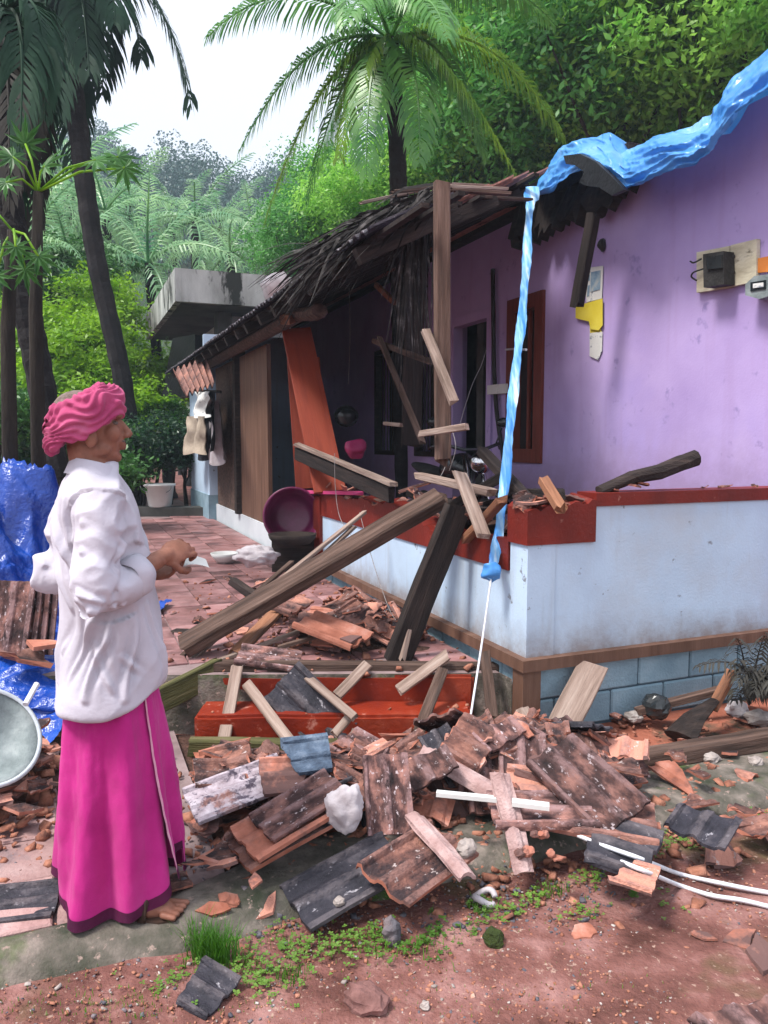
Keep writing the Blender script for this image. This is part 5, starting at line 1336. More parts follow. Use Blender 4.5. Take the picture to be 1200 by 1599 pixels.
# little corrugated awning
q = M()
aw = [PT(270, 578, -.75), PT(322, 560, -.25), PT(335, 600, -.35), PT(288, 616, -.85)]
def awf(a, b):
    p = aw[0].lerp(aw[1], b).lerp(aw[3].lerp(aw[2], b), a); return p + Vector((0, 0, .03 * math.cos(b * 2 * math.pi * 6)))
q.grid(awf, 4, 60); q.grid(lambda a, b: awf(a, 1 - b) - Vector((0, 0, .02)), 4, 60)
q.build('awning', 'tile_top', label='small corrugated awning at the far end of the house', cat='awning')
q = M(); q.tube([aw[3], PT(290, 760, -.8)], .03, 6)

# ------------------------------------------------------------------ blue tarpaulin heap, basin and tiles behind the man
q = M()
def bt(a, b):
    x = -3.5 + 1.92 * b; y = 3.55 + 2.1 * a
    h = TERR + .02
    if y < 4.05: h = .05 + (y - 3.55) / .5 * .25
    pk = max(1.2 * math.exp(-abs((x + 2.44) / .28) ** 1.6 - abs((y - 5.25) / .34) ** 1.6), .80 * math.exp(-abs((x + 2.68) / .48) ** 1.8 - ((y - 4.95) / .5) ** 2), .5 * math.exp(-((x + 3.0) / .5) ** 2 - ((y - 4.6) / .5) ** 2))
    pk = min(pk, 1.02 + .16 * mn.noise(Vector((x * 5, y * 5, 8))))
    w_ = .05 * mn.noise(Vector((x * 4, y * 4, 1))) + .09 * (.3 - abs(mn.noise(Vector((x * 6 + y * 3, y * 5 - x * 4, 3))))) + .08 * (.3 - abs(mn.noise(Vector((x * 11 - y * 6, y * 10, 3))))) + .03 * (.3 - abs(mn.noise(Vector((x * 26 + y * 9, y * 24, 3)))))
    ex = .12 * mn.noise(Vector((b * 5, 3, 0))) * (1 if a < .1 else .3)
    return (x + (.05 + .12 * pk) * mn.noise(Vector((x * 5, y * 5, 9))), y + ex, h + pk + w_ * (.5 + pk * 1.5))
q.grid(bt, 180, 160)
q.build('tarpaulin', 'tarp_blue', smooth=True, label='crumpled deep blue tarpaulin heaped behind the man', cat='tarpaulin')
# stack of tiles on the blue sheet
for i in range(4):
    o = bpy.data.objects.new('roof_tile', MAUVE[0]); COL.objects.link(o)
    o.location = P(20 + i * 12, 965, 4.12 + .02 * i) ; o.rotation_euler = (RAD(72), 0, RAD(-8 + 3 * i))
    tag(o, 'brown tile stood on edge on the blue sheet behind the man', 'roof tile', 'tiles stood on the blue sheet')
for i, (u, v, hd) in enumerate([(60, 1008, 20), (40, 1030, 75)]):
    o = bpy.data.objects.new('tile_fragment', (OFRAG + FRAG)[i * 13 + 2]); COL.objects.link(o); o.location = P(u, v, 3.95); o.rotation_euler = (.1, .1, RAD(hd)); o.scale = (1.6,) * 3
    tag(o, ['pale shard lying on the blue sheet behind the man', 'dark shard lying on the blue sheet behind the man'][i], 'roof tile')
# iron basin tilted at the left edge
c = P(-22, 1150, 2.95); bs = thing('basin', c - Vector((0, 0, .18)), 'shallow grey metal basin tilted at the left edge of the view', 'basin')
ax = Vector((.62, -.42, .66)).normalized(); ux = ax.cross(Vector((0, 0, 1))).normalized(); uy = ax.cross(ux)
def dish(pr, n=48):
    q = M(); q.loft([[c + ax * d + (ux * math.cos(2 * math.pi * j / n) + uy * math.sin(2 * math.pi * j / n)) * r_ for j in range(n)] for r_, d in pr], False); return q
dish([(.005, -.080), (.105, -.075), (.165, -.042), (.205, .0), (.207, -.004), (.166, -.055), (.105, -.088), (.005, -.092)]).build('bowl', 'metal_grey', bs, True)
q = dish([(.202, .004), (.209, .011), (.220, .004), (.214, -.008), (.204, -.006), (.202, .004)]); q.build('rim', 'cement_plain', bs, True)
q = M(); q.tube([P(40, 1100, 3.0), P(58, 1068, 3.1)], .012, 8); q.build('stick', 'cord_white', label='pale stick end behind the metal basin', cat='stick')

# ------------------------------------------------------------------ concrete building behind
nbA = P(275, 470, 15.0); zb = nbA.z; ztop = zb + .62
nb = thing('neighbour_building', nbA + LD * 2 + RD * 2 - Vector((0, 0, zb)), 'stained flat roofed concrete building behind the lavender house', 'building')
def NB(l, r_, z): return Vector((nbA.x, nbA.y, 0)) + LD * l + RD * r_ + Vector((0, 0, z))
def nbox(l0, l1, r0, r1, z0, z1, name, mat):
    q = M(); q.box(NB(l0, r0, z0), RD * (r1 - r0), LD * (l1 - l0), Vector((0, 0, z1 - z0))); return q.build(name, mat, nb)
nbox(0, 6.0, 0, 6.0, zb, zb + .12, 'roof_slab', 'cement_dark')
nbox(-.01, 6.0, -.01, .11, zb - .004, ztop, 'parapet', 'cement_grey')
nbox(-.012, .11, .112, 6.0, zb - .003, ztop, 'parapet', 'cement_grey')
nbox(1.4, 6.0, 1.25, 6.0, 0, zb - .002, 'wall', 'cement_plain')
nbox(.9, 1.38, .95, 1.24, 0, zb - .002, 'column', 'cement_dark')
q = M(); f_ = [P(270, 528, 16.5), P(305, 522, 16.0), P(305, 618, 15.6), P(252, 622, 16.6)]; 
q.loft([f_, [p + Vector((.1, .35, 0)) for p in f_]], True); q.build('sunshade', 'black_sheet', nb)
q = M(); f_ = [P(405, 462, 14.6), P(425, 432, 14.6), P(448, 445, 14.6), P(432, 468, 14.6)]
q.ball(P(430, 448, 14.7), (.28, .2, .24), 20, 14); q.v = [v_ + Vector((mn.noise(v_ * 5), 0, mn.noise(v_ * 5 + Vector((3, 0, 0))))) * .14 for v_ in q.v]
q.build('plastic_sheet', 'white_sheet', smooth=True, label='crumpled white sheet on the edge of the concrete roof', cat='plastic sheet')
# pale fence far behind the bucket
fe = thing('garden_fence', P(270, 690, 15.5), 'pale low fence seen through the leaves at the end of the walkway', 'fence')
for k in range(12):
    u = 225 + k * 7.5; q = M(); q.box(P(u, 668, 15.5), (.06, 0, 0), (0, .03, 0), (0, 0, .42)); q.build('picket', 'plastic_white', fe)
for v in (662, 640):
    q = M(); q.box(P(222, v, 15.53), (1.2, 0, 0), (0, .03, 0), (0, 0, .05)); q.build('rail', 'plastic_white', fe)

# ================================================================== VEGETATION
rs = np.random.RandomState(5)
def leafcloud(name, nC, nL, size, mat, sig=.16, flat=.8, seed=1, up=.6):
    r = np.random.RandomState(seed)
    d = r.normal(size=(nC, 3)); d /= np.linalg.norm(d, axis=1)[:, None]
    c = d * (r.uniform(.2, 1, (nC, 1)) ** .5) * r.uniform(.7, 1.22, (nC, 1)) * np.array([1, 1, flat])
    ci = r.randint(0, nC, nL)
    sg = r.uniform(.5, 1.3, nC)[ci][:, None] * sig
    p = c[ci] + r.normal(size=(nL, 3)) * sg * np.array([1, 1, .7])
    n = r.normal(size=(nL, 3)) * .7 + d[ci] * .5 + np.array([0, 0, up]); n /= np.linalg.norm(n, axis=1)[:, None]
    a = np.cross(n, r.normal(size=(nL, 3))); a /= np.linalg.norm(a, axis=1)[:, None]
    b = np.cross(n, a); s = size * r.uniform(.55, 1.25, (nL, 1))
    V = np.stack([p - a * s, p + b * s * .42 - n * s * .1, p + a * s, p - b * s * .42 - n * s * .1], 1).reshape(-1, 3)
    F = np.arange(nL * 4).reshape(-1, 4)
    return npmesh(name, V, F, mat)
def trunk_mesh(name, pts, r, mat, n=9, ringy=0):
    q = M(); q.tube(pts, r, n); 
    return q
def broadleaf(name, label, base, crown_c, R, me, mat_trunk='bark', group=None, cat='tree', fl=1.0, tr=.12, limbs=3):
    t = thing(name, (base[0], base[1], 0), label, cat, group)
    cc = Vector(crown_c); b = Vector((base[0], base[1], -.05))
    q = M(); mid = b.lerp(cc, .5) + Vector((rnd.uniform(-.2, .2), rnd.uniform(-.2, .2), 0))
    q.tube([b, b.lerp(mid, .5), mid, mid.lerp(cc, .6), cc], [tr * 1.3, tr, tr * .8, tr * .6, tr * .3], 8)
    for k in range(limbs):
        e = cc + Vector((rnd.uniform(-.7, .7) * R, rnd.uniform(-.7, .7) * R, rnd.uniform(-.2, .6) * R))
        s0 = mid.lerp(cc, rnd.uniform(0, .7)); q.tube([s0, s0.lerp(e, .5) + Vector((0, 0, -.05 * R)), e], [tr * .5, tr * .3, tr * .12], 6)
    q.build('trunk', mat_trunk, t, True)
    o = child('crown', me, t, cc - Vector((base[0], base[1], 0)), (0, 0, rnd.uniform(0, 6.28)), (R, R, R * fl))
    return t
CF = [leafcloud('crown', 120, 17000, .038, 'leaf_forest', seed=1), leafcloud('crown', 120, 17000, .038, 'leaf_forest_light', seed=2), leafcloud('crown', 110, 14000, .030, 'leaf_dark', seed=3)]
CL = [leafcloud('crown', 80, 7000, .062, 'leaf_lime', seed=4, sig=.15), leafcloud('crown', 70, 6000, .07, 'leaf_mid', seed=5, sig=.17), leafcloud('crown', 60, 5000, .075, 'leaf_dark', seed=6, sig=.17)]
forest = [(770, 190, 17, 2.4, 0), (870, 130, 16, 2.4, 1), (965, 70, 15, 2.5, 0), (1065, 80, 14, 2.3, 1), (1160, 20, 13, 2.3, 1), (915, 235, 17, 1.9, 0), (830, 30, 18, 2.8, 1), (1010, -60, 16, 2.8, 0),
          (715, 90, 20, 2.6, 0), (1120, 150, 15, 2.0, 0), (1195, 120, 14, 1.8, 1), (680, 250, 18, 1.8, 1), (1030, 170, 15.5, 1.9, 1), (560, 340, 19, 1.6, 1), (475, 370, 20, 1.5, 0), (520, 300, 22, 1.5, 0), (900, -40, 17, 2.6, 0), (1130, -60, 14, 2.4, 0)]
FLAB = ['mid green tree just right of the big palm above the hanging strip', 'light green tree above the left end of the light blue tarpaulin', 'mid green tree above the middle of the light blue tarpaulin', 'light green tree above the sag of the light blue tarpaulin', 'light green tree at the top right corner above the tarpaulin',
 'dark green low tree directly over the tarpaulin end', 'light green tree touching the right leaf tips of the big palm', 'tall mid green tree cut by the top edge above the tarpaulin', 'mid green tree seen through the right leaves of the big palm', 'mid green tree behind the steep right part of the tarpaulin',
 'light green tree nearest the right edge behind the tarpaulin', 'low light green tree right of the trunk of the big palm', 'light green low tree over the lowest fold of the tarpaulin', 'small light green tree left of the trunk of the big palm', 'small mid green tree just above the concrete roof',
 'small light green tree under the left leaves of the big palm', 'tall mid green tree cut by the top edge right of the palm', 'light green tree cut by the top edge near the right corner']
for i, (u, v, Y, R, k) in enumerate(forest):
    c = P(u, v, Y)
    broadleaf('forest_tree', FLAB[i], (c.x, c.y + .3), c, R, CF[k], group='trees of the wood behind the house', fl=.95)
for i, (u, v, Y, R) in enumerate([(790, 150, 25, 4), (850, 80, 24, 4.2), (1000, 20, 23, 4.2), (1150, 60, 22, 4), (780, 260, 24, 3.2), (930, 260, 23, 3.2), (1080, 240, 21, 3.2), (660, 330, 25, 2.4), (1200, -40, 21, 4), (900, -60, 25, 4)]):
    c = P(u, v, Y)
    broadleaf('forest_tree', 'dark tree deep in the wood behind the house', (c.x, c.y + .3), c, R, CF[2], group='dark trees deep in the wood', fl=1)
BLAB = ['lime shrub between the two dark palm trunks, upper left', 'lime shrub left of the slender leaning trunk', 'lime shrub just left of the concrete roof overhang', 'lime shrub low at the left edge beside the thicker trunk', 'lime shrub directly above the pink turban', 'lime shrub right of the slender trunk above the face of the man',
 'lime shrub topmost, behind the slender leaning trunk', 'small lime shrub under the concrete overhang', 'deeper green shrub behind the thicker dark trunk', 'deeper green shrub behind the slender leaning trunk', 'deeper green shrub at the left edge above the lime ones']
LBLAB = ['dark bush right behind the white bucket', 'green bush just left of the white bucket', 'dark bush between the bucket and the house end', 'dark bush before the face of the man', 'dark bush left behind the turban', 'green bush behind the neck of the man', 'green bush at the left edge above the blue tarpaulin', 'green bush over the pale fence']
bushes = [(60, 530, 16, 1.15, 0), (135, 545, 15.6, 1.1, 0), (205, 590, 21, 1.45, 0), (30, 610, 15, 1.1, 0), (115, 620, 14.8, 1.05, 0), (195, 650, 15, 1.0, 0), (155, 480, 18, 1.1, 0), (262, 605, 21, 1.0, 0), (60, 440, 19, 1.3, 1), (130, 420, 20, 1.2, 1), (20, 470, 18, 1.1, 1)]
for (u, v, Y, R, k) in bushes:
    c = P(u, v, Y)
    broadleaf('leafy_shrub', BLAB[bushes.index((u, v, Y, R, k))], (c.x, c.y), c, R, CL[k], group='garden shrubs', cat='shrub', tr=.05, fl=.9)
for ib, (u, v, Y, R, k) in enumerate([(255, 690, 13.7, .66, 2), (215, 725, 13.3, .45, 1), (292, 700, 14.0, .55, 2), (200, 690, 12.9, .55, 2), (60, 690, 10.5, .8, 2), (130, 720, 10.5, .7, 1), (10, 650, 9.5, .55, 1), (260, 655, 15.0, .55, 1)]):
    c = P(u, v, Y)
    broadleaf('leafy_shrub', LBLAB[ib], (c.x, c.y), c, R, CL[k], group='low bushes behind the bucket', cat='shrub', tr=.04, fl=.9)

# ---- palms
def frond_geo(pfn, n, leaf, wd, seed, rach=.03, droop=.5, sweep=.75):
    """a feather leaf along pfn(t): rachis and drooping leaflets on both sides"""
    r = random.Random(seed); q = M()
    pts = [pfn(k / 16) for k in range(17)]
    q.tube(pts, [rach * (1 - .85 * k / 16) for k in range(17)], 5)
    for sgn in (-1, 1):
        for i in range(n):
            t = .10 + .90 * (i + r.uniform(-.3, .3)) / n
            t = min(1, max(.08, t)); p = pfn(t); d = (pfn(min(1, t + .02)) - pfn(t - .02)).normalized()
            up = Vector((0, 0, 1)); side = d.cross(up)
            if side.length < .2: side = d.cross(Vector((0, 1, .3)))
            side = side.normalized() * sgn; nn = side.cross(d) * sgn
            L = leaf * (math.sin(math.pi * min(1, .12 + .86 * t)) ** .6) * r.uniform(.8, 1.1)
            if r.random() < .05: continue
            dir0 = (side * (1 - .35 * t) + d * (sweep * (.6 + .7 * t)) + Vector((0, 0, 1)) * r.uniform(-.05, .25)).normalized()
            dir1 = (dir0 + Vector((0, 0, -1)) * droop * r.uniform(.8, 1.5)).normalized()
            dir2 = (dir1 + Vector((0, 0, -1)) * droop * r.uniform(.8, 1.5)).normalized()
            a = p; b = a + dir0 * L * .35; c = b + dir1 * L * .35; e = c + dir2 * L * .3
            ws = d.cross(dir0).cross(dir0).normalized()
            w1 = wd * r.uniform(.8, 1.2)
            o = len(q.v)
            q.v += [a - ws * w1 * .4, a + ws * w1 * .4, b - ws * w1, b + ws * w1, c - ws * w1 * .8, c + ws * w1 * .8, e]
            q.f += [[o, o + 1, o + 3, o + 2], [o + 2, o + 3, o + 5, o + 4], [o + 4, o + 5, o + 6]]; q.m += [0, 0, 0]
    return q
def arc(drp, ln=1.0):
    P0 = [Vector((0, 0, 0))]; N = 40
    for k in range(N):
        th = -drp * ((k + .5) / N) ** 1.2
        P0.append(P0[-1] + Vector((math.cos(th), .04 * math.sin(k * .1), math.sin(th))) * ln / N)
    def f(t):
        k = max(0, min(1, t)) * N; i = min(N - 1, int(k)); return P0[i].lerp(P0[i + 1], k - i)
    return f
def fvariants(mat, n=26, leaf=.20, wd=.0075):
    return [frond_geo(arc(dr), n, leaf, wd, i, rach=.014, droop=1.25, sweep=.42).mesh('frond', mat) for i, dr in enumerate((.8, 1.3, 1.8, 2.3))]
FV = {k: fvariants(k) for k in ('frond_haze_teal', 'frond_dark', 'frond_green', 'frond_dry')}
def palm_trunk(t, pts, r0, r1):
    N = 40; q = M(); P_ = []; R_ = []
    for k in range(N + 1):
        f = k / N; kk = f * (len(pts) - 1); i = min(len(pts) - 2, int(kk)); a = kk - i
        p0, p1, p2, p3 = pts[max(0, i - 1)], pts[i], pts[i + 1], pts[min(len(pts) - 1, i + 2)]
        P_.append(0.5 * ((2 * p1) + (p2 - p0) * a + (2 * p0 - 5 * p1 + 4 * p2 - p3) * a * a + (3 * p1 - p0 - 3 * p2 + p3) * a ** 3))
        R_.append((r0 * (1 - f) + r1 * f) * (1 + .09 * (k % 2)) * (1 + .4 * max(0, .06 - f) / .06))
    q.tube(P_, R_, 10); return q.build('trunk', 'bark_palm', t, False)
def palm(label, base, top, r0, r1, nf, ln, mat, group=None, seed=0, emin=-.9, emax=1.1, az=None, mid=None):
    r = random.Random(seed); t = thing('coconut_palm', (base[0], base[1], 0), label, 'palm tree', group)
    b = Vector((base[0], base[1], -.05)); top = Vector(top)
    palm_trunk(t, [b] + ([Vector(m_) for m_ in mid] if mid else [b.lerp(top, .5)]) + [top], r0, r1)
    for k in range(nf):
        a = az[k] if az else 2 * math.pi * k * .381966 * 1 + r.uniform(-.2, .2)
        el = emax - (emax - emin) * ((k + .5) / nf) + r.uniform(-.12, .12)
        v = FV[mat][min(3, max(0, int((1.2 - el) * 1.6 + r.uniform(0, 1))))]
        o = child('frond', v, t, top - t.location); L = ln * r.uniform(.85, 1.1)
        o.rotation_euler = (Matrix.Rotation(a, 3, 'Z') @ Matrix.Rotation(-el, 3, 'Y') @ Matrix.Rotation(r.uniform(-.5, .5), 3, 'X')).to_euler(); o.scale = (L, L, L)
    return t
# the big palm over the roof: leaves placed one by one
c = P(610, 62, 10.0); pb_ = P(624, 480, 10.0)
t = thing('coconut_palm', (pb_.x, pb_.y, 0), 'big coconut palm with drooping leaves rising behind the collapsed roof', 'palm tree')
palm_trunk(t, [Vector((pb_.x + .1, pb_.y, -.05)), P(624, 420, 10), P(621, 240, 10), c], .12, .095)
def bez(a, b, d):
    return lambda t: a * (1 - t) ** 2 + b * (2 * t * (1 - t)) + d * t * t
for i, (u2, v2, d2, u1, v1, d1, mt) in enumerate([(372, 240, -.4, 480, 20, -.2, 'frond_green'), (412, 352, -.2, 500, 70, -.1, 'frond_yellow'), (572, 280, -.8, 572, 60, -.6, 'frond_green'), (322, 60, -.6, 450, -75, -.4, 'frond_green'),
        (815, 292, -.7, 690, 40, -.5, 'frond_yellow'), (884, 222, -.3, 770, 5, -.2, 'frond_yellow'), (868, 40, .8, 740, -110, .5, 'frond_green'), (655, 258, -.9, 660, 50, -.6, 'frond_green'), (478, 320, .3, 545, 40, .2, 'frond_green'), (760, 250, .2, 700, 20, .1, 'frond_green'), (530, 250, -.5, 560, 50, -.3, 'frond_yellow'), (760, -160, .6, 660, -140, .3, 'frond_green'),
        (450, -170, .5, 540, -170, .3, 'frond_green'), (620, -230, 0, 610, -120, 0, 'frond_green'), (540, 40, -1.6, 570, -60, -1.0, 'frond_green'), (700, 60, -1.6, 660, -70, -1.0, 'frond_green')]):
    f = frond_geo(bez(c, P(u1, v1, 10 + d1), P(u2, v2, 10 + d2)), 76, .58, .0145, 30 + i, rach=.030, droop=.75, sweep=.6)
    f.build('frond', mt, t)
for k in range(7):
    q = M(); a = k * 2.4; q.ball(c + Vector((.22 * math.cos(a), .22 * math.sin(a), -.28 - .05 * (k % 3))), (.11, .11, .14), 10, 8); q.build('coconut', 'leaf_mid', t, True)
# near left palms
pA = P(198, 640, 13.3); cA = P(96, -60, 13.3)
t = thing('coconut_palm', (pA.x + .1, pA.y, 0), 'slender dark leaning palm trunk behind the turbaned man', 'palm tree')
palm_trunk(t, [Vector((pA.x + .1, pA.y, -.05)), P(196, 620, 13.3), P(150, 400, 13.3), P(120, 180, 13.3), cA], .155, .16)
for i, (u2, v2, d2, u1, v1, d1) in enumerate([(300, 172, -.05, 255, -95, -.0), (222, 95, .1, 200, -80, .0), (62, 245, -.3, 50, -60, -.2), (125, 240, .2, 112, -40, .1), (25, 215, .2, 0, -50, .1), (160, 150, .5, 170, -80, .3), (180, 40, -.8, 180, -110, -.5), (-40, 180, -.4, -20, -110, -.2), (95, 190, -.6, 80, -60, -.4), (140, 120, -.8, 130, -80, -.5), (80, 140, .4, 60, -90, .2), (110, 270, .3, 125, -20, .2), (45, 170, .5, 20, -80, .3)]):
    frond_geo(bez(cA, P(u1, v1, 13.3 + d1), P(u2, v2, 13.3 + d2)), 46, 1.0, .028, 60 + i, rach=.05, droop=.65, sweep=.9).build('frond', 'frond_dark', t)
pB = P(74, 660, 6.6); cB = P(-6, 40, 6.6)
t = thing('coconut_palm', (pB.x + .1, pB.y, 0), 'thicker dark palm trunk at the left edge with dead hanging leaves', 'palm tree')
palm_trunk(t, [Vector((pB.x + .2, pB.y, -.05)), P(70, 630, 6.6), P(36, 450, 6.6), P(8, 260, 6.6), cB], .105, .11)
for i, (u2, v2, d2, u1, v1, d1) in enumerate([(14, 330, -.3, 20, 20, -.4), (40, 300, .1, 60, 10, 0), (52, 395, .3, 70, 40, .2), (-10, 360, 0, -40, 20, 0), (30, 240, -.5, 50, -60, -.4), (70, 190, -.3, 80, -90, -.2), (-60, 200, .2, -60, -60, .1), (20, 400, .2, 30, 60, .1), (28, 270, .4, 40, -20, .3), (5, 250, .5, -10, 0, .3), (60, 330, .5, 75, 20, .3), (-25, 300, .4, -30, 20, .3), (45, 180, .6, 60, -60, .4)]):
    frond_geo(bez(cB, P(u1, v1, 6.6 + d1), P(u2, v2, 6.6 + d2)), 42, .46, .016, 80 + i, rach=.028, droop=.8, sweep=1.0).build('frond', 'frond_dry' if i < 4 else 'frond_dark', t)
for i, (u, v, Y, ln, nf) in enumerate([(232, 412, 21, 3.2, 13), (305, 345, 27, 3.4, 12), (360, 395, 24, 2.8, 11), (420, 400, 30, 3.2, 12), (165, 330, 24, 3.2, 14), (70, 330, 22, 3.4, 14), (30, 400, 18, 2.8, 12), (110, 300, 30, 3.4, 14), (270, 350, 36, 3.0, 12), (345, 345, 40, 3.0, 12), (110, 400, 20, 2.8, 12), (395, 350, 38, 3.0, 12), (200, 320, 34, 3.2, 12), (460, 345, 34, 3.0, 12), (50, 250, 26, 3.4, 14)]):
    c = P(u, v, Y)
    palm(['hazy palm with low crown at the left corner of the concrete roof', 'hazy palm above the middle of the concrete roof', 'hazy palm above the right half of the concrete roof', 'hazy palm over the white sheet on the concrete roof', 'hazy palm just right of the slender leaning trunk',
          'hazy palm between the two dark trunks, highest crown', 'hazy palm nearest the left edge above the lime shrubs', 'hazy palm behind the slender leaning trunk, high', 'small hazy palm below the white sky left of centre', 'small hazy palm below the middle of the hill ridge', 'hazy palm between the dark trunks just above the lime shrubs', 'small hazy palm at the right foot of the hill', 'small hazy palm right of the papaya leaves', 'hazy palm behind the left drooping leaf of the big palm', 'hazy palm at the left edge behind the dead leaves'][i], (c.x + rnd.uniform(-.5, .5), c.y), c, .16, .12, nf, ln, 'frond_haze_teal', 'palms of the grove below the hill', seed=i, emin=-.6, emax=1.15)
# papaya leaves
def papaya_leaf():
    q = M(); pts = []; n = 9
    for k in range(n):
        a = -2.5 + 5.0 * k / (n - 1); L = 1.0 - .35 * abs(a) / 2.5
        for da, f in ((-.24, .42), (-.13, .72), (-.10, .62), (0, 1.0), (.10, .62), (.13, .72), (.24, .42)):
            pts.append(Vector((math.cos(a + da) * L * f, math.sin(a + da) * L * f, -.30 * (L * f) ** 2)))
    q.v = [Vector((0, 0, 0))] + pts
    for i in range(len(pts) - 1): q.f.append([0, i + 1, i + 2]); q.m.append(0)
    return q.mesh('leaf', 'leaf_mid'), 
PL = papaya_leaf()[0]
def papaya(label, base, top, tips):
    t = thing('papaya_plant', (base.x, base.y, 0), label, 'papaya plant')
    q = M(); q.tube([Vector((base.x, base.y, -.05)), base.lerp(top, .5), top], [.06, .05, .035], 8); q.build('stem', 'bark', t, True)
    for (p, s, yaw, pit) in tips:
        q = M(); q.tube([top, top.lerp(p, .5) + Vector((0, 0, .06)), p], .009, 5); st_ = q.build('leaf_stalk', 'leaf_lime', t, True)
        o = child('leaf', PL, st_, p - t.location, Matrix((Vector((math.cos(yaw), -.25, math.sin(yaw) - .35)).normalized(), (Vector((.1, -.75, .65)).cross(Vector((math.cos(yaw), -.25, math.sin(yaw) - .35)))).normalized(), Vector((math.cos(yaw), -.25, math.sin(yaw) - .35)).cross(Vector((.1, -.75, .65)).cross(Vector((math.cos(yaw), -.25, math.sin(yaw) - .35)))).normalized())).transposed().to_euler(), (s, s, s))
tp = P(60, 300, 6.0); bb_ = P(52, 660, 6.0)
papaya('papaya plant with dark lobed leaves between the two dark trunks', bb_, tp, [(P(150, 250, 5.7), .20, .2, .9), (P(185, 245, 5.8), .22, -.6, 1.0), (P(195, 262, 5.6), .18, -1.3, .9), (P(20, 245, 5.9), .22, 2.4, .8), (P(40, 225, 6.1), .22, 1.5, .7), (P(10, 285, 5.8), .2, 3.2, .9), (P(70, 260, 5.7), .2, .9, .7)])
tp = P(20, 360, 5.6)
papaya('papaya plant with drooping leaves low at the left edge', P(5, 660, 5.6), tp, [(P(60, 400, 5.4), .18, -.7, 1.0), (P(40, 420, 5.4), .18, -1.4, 1.1), (P(-5, 430, 5.5), .18, -2.2, 1.1), (P(25, 385, 5.2), .16, -1.0, 1.0), (P(-20, 340, 5.6), .2, 2.6, .9)])
# dark dead palm leaves by the block wall at the right
q = M()
for i in range(16):
    a0 = on_pile(1170, 1100) if i % 2 else P(1195, 1070, 3.9); u1, v1 = rnd.uniform(1085, 1230), rnd.uniform(985, 1110)
    e = P(u1, v1, rnd.uniform(3.6, 4.0)); f = frond_geo(bez(a0, a0.lerp(e, .5) + Vector((0, 0, .14)), e), 14, .14, .006, i, rach=.008, droop=.8); q.add(f.v, f.f)
q.build('dead_palm_leaf', 'frond_dry', label='dark dried palm leaves heaped against the block wall at the right', cat='palm leaf')
q = M()
q.tube([P(1062, 1152, 3.72), P(1085, 1120, 3.78), P(1116, 1094, 3.84)], [.10, .07, .035], 9, flat=.45)
q.build('palm_sheath', 'wood_dark', label='dark stump of a palm leaf base at the right', cat='palm leaf')
lump('plastic_bag', 1152, 1118, .06, 'white_sheet', 'small crumpled pale plastic bag by the dead palm leaves', 'plastic bag', (1, .8, .8), 31, nb=24)
lump('coconut_husk', 1025, 1122, .075, 'bike_black', 'dark round husk by the blue block wall', 'husk', (1, 1, .9), 33, disp=.15)
for i, (u, v, r_) in enumerate([(1185, 1130, .07), (1180, 1195, .04), (990, 1130, .05), (1110, 1190, .045)]):
    lump('stone', u, v, r_, 'stone', ['dusty stone at the right edge by the dead palm leaves', 'pinkish lump under the long grey beam', 'stone at the foot of the blue block wall', 'pale stone before the long grey beam'][i], 'stone', (1, .8, .6), 41 + i)

# ---- grass and ground plants
def blades(n, fn, hmin, hmax, wd, mat, label, name='grass', lean=.5):
    V = []; F = []
    for _ in range(n):
        x, y, z = fn(); h = rnd.uniform(hmin, hmax); a = rnd.uniform(0, 6.28); ln = rnd.uniform(.2, 1) * lean * h
        d = Vector((math.cos(a), math.sin(a), 0)); s = Vector((-d.y, d.x, 0)) * wd * rnd.uniform(.6, 1.2); b = Vector((x, y, z)); o = len(V)
        m1 = b + d * ln * .3 + Vector((0, 0, h * .6)); e = b + d * ln + Vector((0, 0, h))
        V += [b - s, b + s, m1 - s * .7, m1 + s * .7, e - s * .1, e + s * .1]; F += [(o, o + 1, o + 3, o + 2), (o + 2, o + 3, o + 5, o + 4)]
    ob_ = bpy.data.objects.new(name, npmesh(name, V, F, mat)); COL.objects.link(ob_); return tag(ob_, label, kind='stuff')
def px3(spots, z=-.045):
    def f():
        u, v, su, sv = rnd.choice(spots); 
        for _k in range(30):
            p = PZ(rnd.gauss(u, su), rnd.gauss(v, sv), z); g_ = ground_h(p.x, p.y)
            if hm(p.x, p.y) < g_ + .02: break
        return p.x, p.y, g_ - .004
    return f
blades(420, px3([(322, 1492, 17, 9), (340, 1500, 14, 8)]), .04, .12, .0022, 'grass_blade', 'tuft of long green grass at the pavement edge', lean=.7)
blades(500, px3([(455, 1525, 12, 8), (380, 1510, 30, 10), (520, 1470, 50, 14), (640, 1480, 50, 14), (880, 1395, 30, 8), (690, 1420, 40, 8)]), .012, .04, .0018, 'grass_blade', 'short green grass along the pavement edge')
def clover(n, fn, smin, smax, label):
    V = []; F = []
    for _ in range(n):
        x, y, z = fn(); h = rnd.uniform(.004, .03); k = rnd.choice((3, 4)); a0 = rnd.uniform(0, 6.28); s = rnd.uniform(smin, smax)
        for j in range(k):
            a = a0 + 2 * math.pi * j / k; d = Vector((math.cos(a), math.sin(a), rnd.uniform(-.2, .5))); sd_ = Vector((-math.sin(a), math.cos(a), 0)) * s * .42; b = Vector((x, y, z + h)); o = len(V)
            V += [b, b + d * s * .6 + sd_, b + d * s, b + d * s * .6 - sd_]; F.append((o, o + 1, o + 2, o + 3))
    ob_ = bpy.data.objects.new('clover', npmesh('clover', V, F, 'clover')); COL.objects.link(ob_); return tag(ob_, label, kind='stuff')
clover(620, px3([(420, 1500, 44, 20), (490, 1480, 60, 20), (570, 1470, 60, 18), (640, 1460, 50, 18), (700, 1425, 60, 11), (350, 1535, 50, 16)]), .006, .013, 'small pale green clover leaves along the pavement edge')
